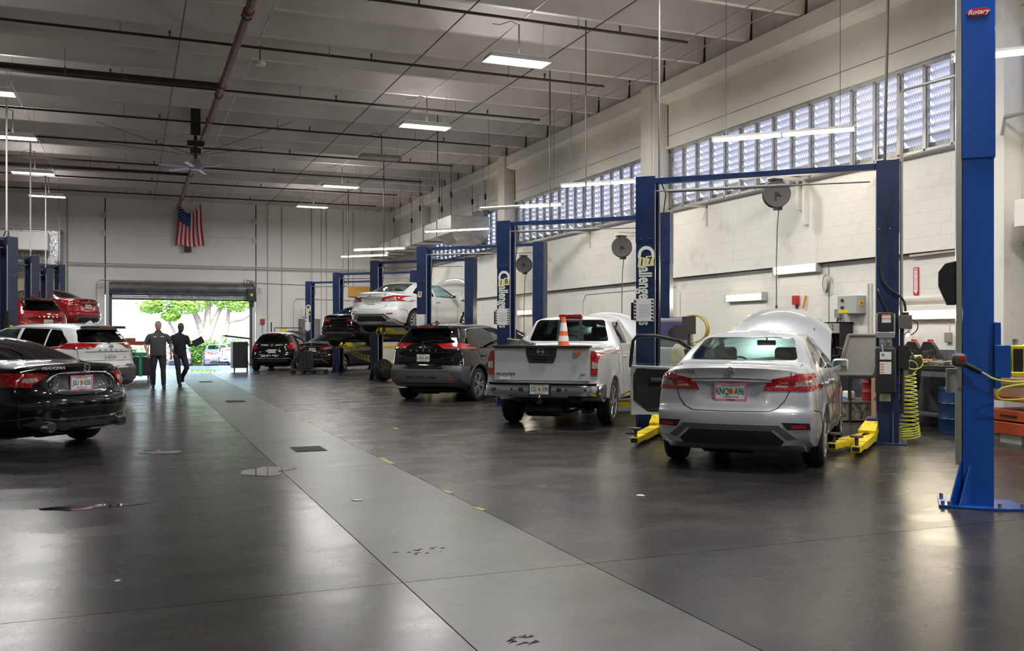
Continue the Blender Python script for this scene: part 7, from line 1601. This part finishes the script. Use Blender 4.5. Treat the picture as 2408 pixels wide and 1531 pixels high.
def person(label, O, rz, J, skin, shirt, pants, hairc, short_sleeve=.5, phone=False, bulk=1.0, badge_patch=True):
    """J: joints in local metres, facing -y. keys: pelvis chest neck head shL elL haL shR elR haR hipL knL anL toL ..."""
    t = thing('person', label, 'person', (O[0], O[1], 0), rz)
    P = {k: Vector(v) for k, v in J.items()}; b = bulk
    def lerp(a, c, f): return P[a].lerp(P[c], f)
    body = [[(P['pelvis'], .09 * b), (lerp('pelvis', 'chest', .5), .09), (P['chest'], .09), (P['neckb'], .06), (P['neck'], .052), (P['head'] + Vector((0, .0, -.06)), .062)]]
    for s in 'LR':
        body.append([(P['chest'], .09), (P['sh' + s] - Vector((0, 0, .02)), .045), (P['el' + s], .044), (lerp('el' + s, 'ha' + s, .5), .038), (P['ha' + s], .026)])
        body.append([(P['pelvis'], .09 * b), (P['hip' + s], .075 * b), (P['kn' + s], .052), (lerp('kn' + s, 'an' + s, .4), .045), (P['an' + s], .034)])
    me = skin_mesh(*chain(body)); link('body', me, skin, t)
    h = MB(); c = P['head']; h.lathe([(0, -.125), (.035, -.122), (.060, -.10), (.075, -.06), (.084, -.02), (.085, .02), (.083, .05), (.068, .095), (.035, .12), (0, .126)], 24); h.v = [(x * .92 + c.x, y * 1.12 + c.y - (.012 if z < -.05 else 0), z + c.z) for x, y, z in h.v]
    ho = h.obj('head', skin, t, 80)
    f = MB(); f.add([(c.x - .012, c.y - .086, c.z + .02), (c.x + .012, c.y - .086, c.z + .02), (c.x + .018, c.y - .088, c.z - .025), (c.x - .018, c.y - .088, c.z - .025), (c.x, c.y - .112, c.z - .02), (c.x, c.y - .088, c.z - .032)], [(0, 4, 1), (1, 4, 2), (0, 3, 4), (3, 5, 4), (5, 2, 4)]); f.obj('nose', skin, ho, 80)
    for sx in (-1, 1):
        e = MB(); e.sphere((c.x + sx * .030, c.y - .080, c.z + .012), .011, 10, 8); e.obj('eye', mat('eye', (.05, .035, .03), .3), ho); e = MB(); e.box((c.x + sx * .030, c.y - .087, c.z + .034), (.032, .008, .007)); e.obj('eyebrow', hairc, ho)
        e = MB(); e.sphere((c.x + sx * .076, c.y + .005, c.z), .022, 8, 6, (.5, .8, 1.3)); e.obj('ear', skin, ho, 80)
    e = MB(); e.box((c.x, c.y - .086, c.z - .055), (.045, .014, .010)); e.obj('mouth', mat('lips', (.28, .10, .08), .5), ho)
    hr = MB(); hr.lathe([(.084, -.02), (.088, .02), (.086, .06), (.07, .105), (.038, .13), (0, .136)], 24); hr.v = [(x * .94 + c.x, y * 1.12 + c.y + .012, z + c.z + (.03 if y < -.03 and z < .05 else 0)) for x, y, z in hr.v]; hr.obj('hair', hairc, ho, 80)
    # shirt: lofted torso with two sleeves
    pv, ch, nb = P['pelvis'], P['chest'], P['neckb']; m = MB(); R_ = []
    for z, f, rx, ry, fy in ((pv.z - .10, 0, .170, .125, -.01), (pv.z - .02, .1, .172, .130, -.015), (pv.z + .08, .3, .168, .132, -.03 * (b - .9)), (pv.z + .18, .55, .170, .130, -.06 * (b - .9)), (ch.z, 1, .185, .130, -.01), (ch.z + .06, 1.1, .192, .120, 0), (ch.z + .10, 1.2, .196, .104, 0), (ch.z + .135, 1.2, .172, .088, 0), (ch.z + .16, 1.3, .120, .076, 0), (nb.z + .015, 1.35, .070, .064, 0), (nb.z + .035, 1.4, .060, .056, 0)):
        q = pv.lerp(ch, min(f, 1)); R_.append((q.x, q.y + fy, z, rx * b if z < ch.z + .1 else rx, ry * b if z < ch.z + .1 else ry))
    m.loft(R_, 24)
    for s in 'LR':
        A, B = P['sh' + s], P['el' + s]; inn = A.lerp(Vector((ch.x, ch.y, A.z - .02)), .35)
        m.tube([inn, A.lerp(inn, .4) + Vector((0, 0, -.012)), A + Vector((0, 0, -.022)), A.lerp(B, .12), A.lerp(B, .3), A.lerp(B, .55), A.lerp(B, .80)], [.045, .052, .060, .066, .069 * (b + .2) / 1.2, .068, .071], 14)
    link('shirt', m.mesh('shirt', 60), shirt, t)
    m = MB(); m.loft([(pv.x, pv.y, pv.z + .05, .158 * b, .118 * b), (pv.x, pv.y, pv.z - .04, .168 * b, .130 * b), (pv.x, pv.y, pv.z - .11, .165 * b, .125 * b), (pv.x, pv.y, pv.z - .17, .10, .09)], 22)
    for s in 'LR':
        H_, K, A = P['hip' + s], P['kn' + s], P['an' + s]
        m.tube([H_ + Vector((0, 0, .03)), H_ + Vector((0, 0, -.06)), H_.lerp(K, .5), K, K.lerp(A, .45), A + (K - A).normalized() * .06, A + (K - A).normalized() * .0], [.088 * b, .096 * b, .086 * (b + .3) / 1.3, .070, .066, .060, .058], 16)
    link('trousers', m.mesh('trousers', 60), pants, t)
    for s in 'LR':
        A, T_ = P['an' + s], P['to' + s]; dd = (T_ - A); m = MB()
        m.tube([A + Vector((0, 0, .02)), A + Vector((0, .01, -.03))], [.050, .052], 12); hz_ = Vector((dd.x, dd.y, 0)).normalized() if Vector((dd.x, dd.y, 0)).length > .03 else Vector((0, -1, 0)); low = Vector((A.x, A.y, max(A.z - .055, .035)))
        m.tube([low - hz_ * .06, low - hz_ * .03, low + hz_ * .04, low.lerp(T_, .6) + Vector((0, 0, -.004)), T_ - Vector((0, 0, .005)), T_ + dd.normalized() * .03], [.020, .040, .044, .043, .036, .016], 12)
        m.obj('shoe', mat('shoe_black', (.02, .02, .022), .4), t, 70)
        # hand: palm, four fingers and a thumb
        w = P['ha' + s]; d = (P['ha' + s] - P['el' + s]).normalized(); side = d.cross(Vector((0, 1, 0))); side = side.normalized() if side.length > .1 else Vector((1, 0, 0)); nrm = side.cross(d)
        pm = skin_mesh(*chain([[(w, (.024, .02)), (w + d * .05, (.034, .016)), (w + d * .085, (.032, .014))]]), 1) if 0 else None
        hd = MB()
        hd.tube([w - d * .01, w + d * .03, w + d * .07, w + d * .09], [.022, .030, .032, .026], 10)
        for k in range(4):
            o = side * (.024 - .016 * k); L_ = (.062, .07, .066, .052)[k]; hd.tube([w + d * .08 + o, w + d * (.08 + L_ * .5) + o + nrm * .008, w + d * (.08 + L_ * .9) + o + nrm * .028], [.0095, .009, .007], 7)
        hd.tube([w + d * .03 + side * .025, w + d * .06 + side * .046 + nrm * .01, w + d * .088 + side * .048 + nrm * .02], [.013, .011, .008], 7)
        hd.obj('hand', skin, t, 80)
    if badge_patch:
        c = P['chest']; p = MB(); p.box((c.x - .09, c.y - .137 * b, c.z + .05), (.075, .004, .022)); p.obj('name_patch', WHITEI, t); p = MB(); p.box((c.x + .09, c.y - .137 * b, c.z + .055), (.09, .004, .022)); p.obj('name_patch', WHITEI, t)
        cl_ = MB(); q = P['neckb']; cl_.tube([(q.x - .02, q.y - .095, q.z - .05), (q.x - .075, q.y - .04, q.z + .02), (q.x - .06, q.y + .05, q.z + .04), (q.x + .06, q.y + .05, q.z + .04), (q.x + .075, q.y - .04, q.z + .02), (q.x + .02, q.y - .095, q.z - .05)], .018, 6); cl_.obj('collar', shirt, t)
        bt = MB()
        for k in range(5): bt.box((c.x, c.y - .140 * b, c.z - .02 - .075 * k), (.012, .004, .012))
        bt.obj('buttons', BLACKI, t)
    return t
J1 = dict(pelvis=(0, 0, .98), chest=(0, -.01, 1.33), neckb=(0, 0, 1.50), neck=(0, -.01, 1.56), head=(0, -.03, 1.67), shL=(-.20, 0, 1.43), elL=(-.33, .03, 1.15), haL=(-.27, -.12, .93), shR=(.20, 0, 1.43), elR=(.34, .05, 1.16), haR=(.33, -.02, .90), hipL=(-.10, 0, .92), knL=(-.13, -.06, .50), anL=(-.12, .06, .10), toL=(-.13, -.10, .04), hipR=(.10, 0, .92), knR=(.12, -.10, .50), anR=(.13, -.14, .09), toR=(.14, -.32, .04))
person('heavier man with short dark hair in a grey work shirt walking towards the camera', (.63, 27.1), 0.05, J1, mat('skin_light', (.50, .28, .20), .55), mat('shirt_grey', (.07, .072, .08), .8), mat('trousers_black', (.018, .02, .024), .8), mat('hair_dark', (.05, .04, .035), .7), bulk=1.2)
J2 = dict(pelvis=(0, 0, .95), chest=(-.02, -.01, 1.29), neckb=(-.01, 0, 1.46), neck=(0, -.01, 1.52), head=(.02, -.03, 1.63), shL=(-.19, 0, 1.40), elL=(-.26, .02, 1.12), haL=(-.17, -.14, .90), shR=(.17, 0, 1.39), elR=(.24, -.02, 1.12), haR=(.36, -.18, 1.18), hipL=(-.09, 0, .89), knL=(-.06, -.06, .49), anL=(-.02, -.04, .09), toL=(-.01, -.22, .04), hipR=(.09, 0, .89), knR=(.17, -.08, .50), anR=(.10, .22, .26), toR=(.10, .20, .12))
p2 = person('slimmer man with cropped hair in a dark tee shirt carrying a clipboard', (1.22, 27.8), 0.1, J2, mat('skin_dark', (.10, .055, .04), .5), mat('shirt_navy', (.015, .018, .03), .85), mat('trousers_charcoal', (.028, .03, .038), .8), mat('hair_black', (.012, .01, .01), .8), bulk=1.0, badge_patch=False)
m = MB(); m.box((0, 0, 0), (.30, .05, .19), R=Matrix.Rotation(-.5, 3, 'Y')); tag(m.obj('clipboard', DARKMET, loc=(1.22 + .47, 27.8 - .24, 1.24)), 'dark clipboard held by the slimmer man', 'clipboard')
print('SCRIPT TIME', round(time.time() - T0, 1), flush=True)
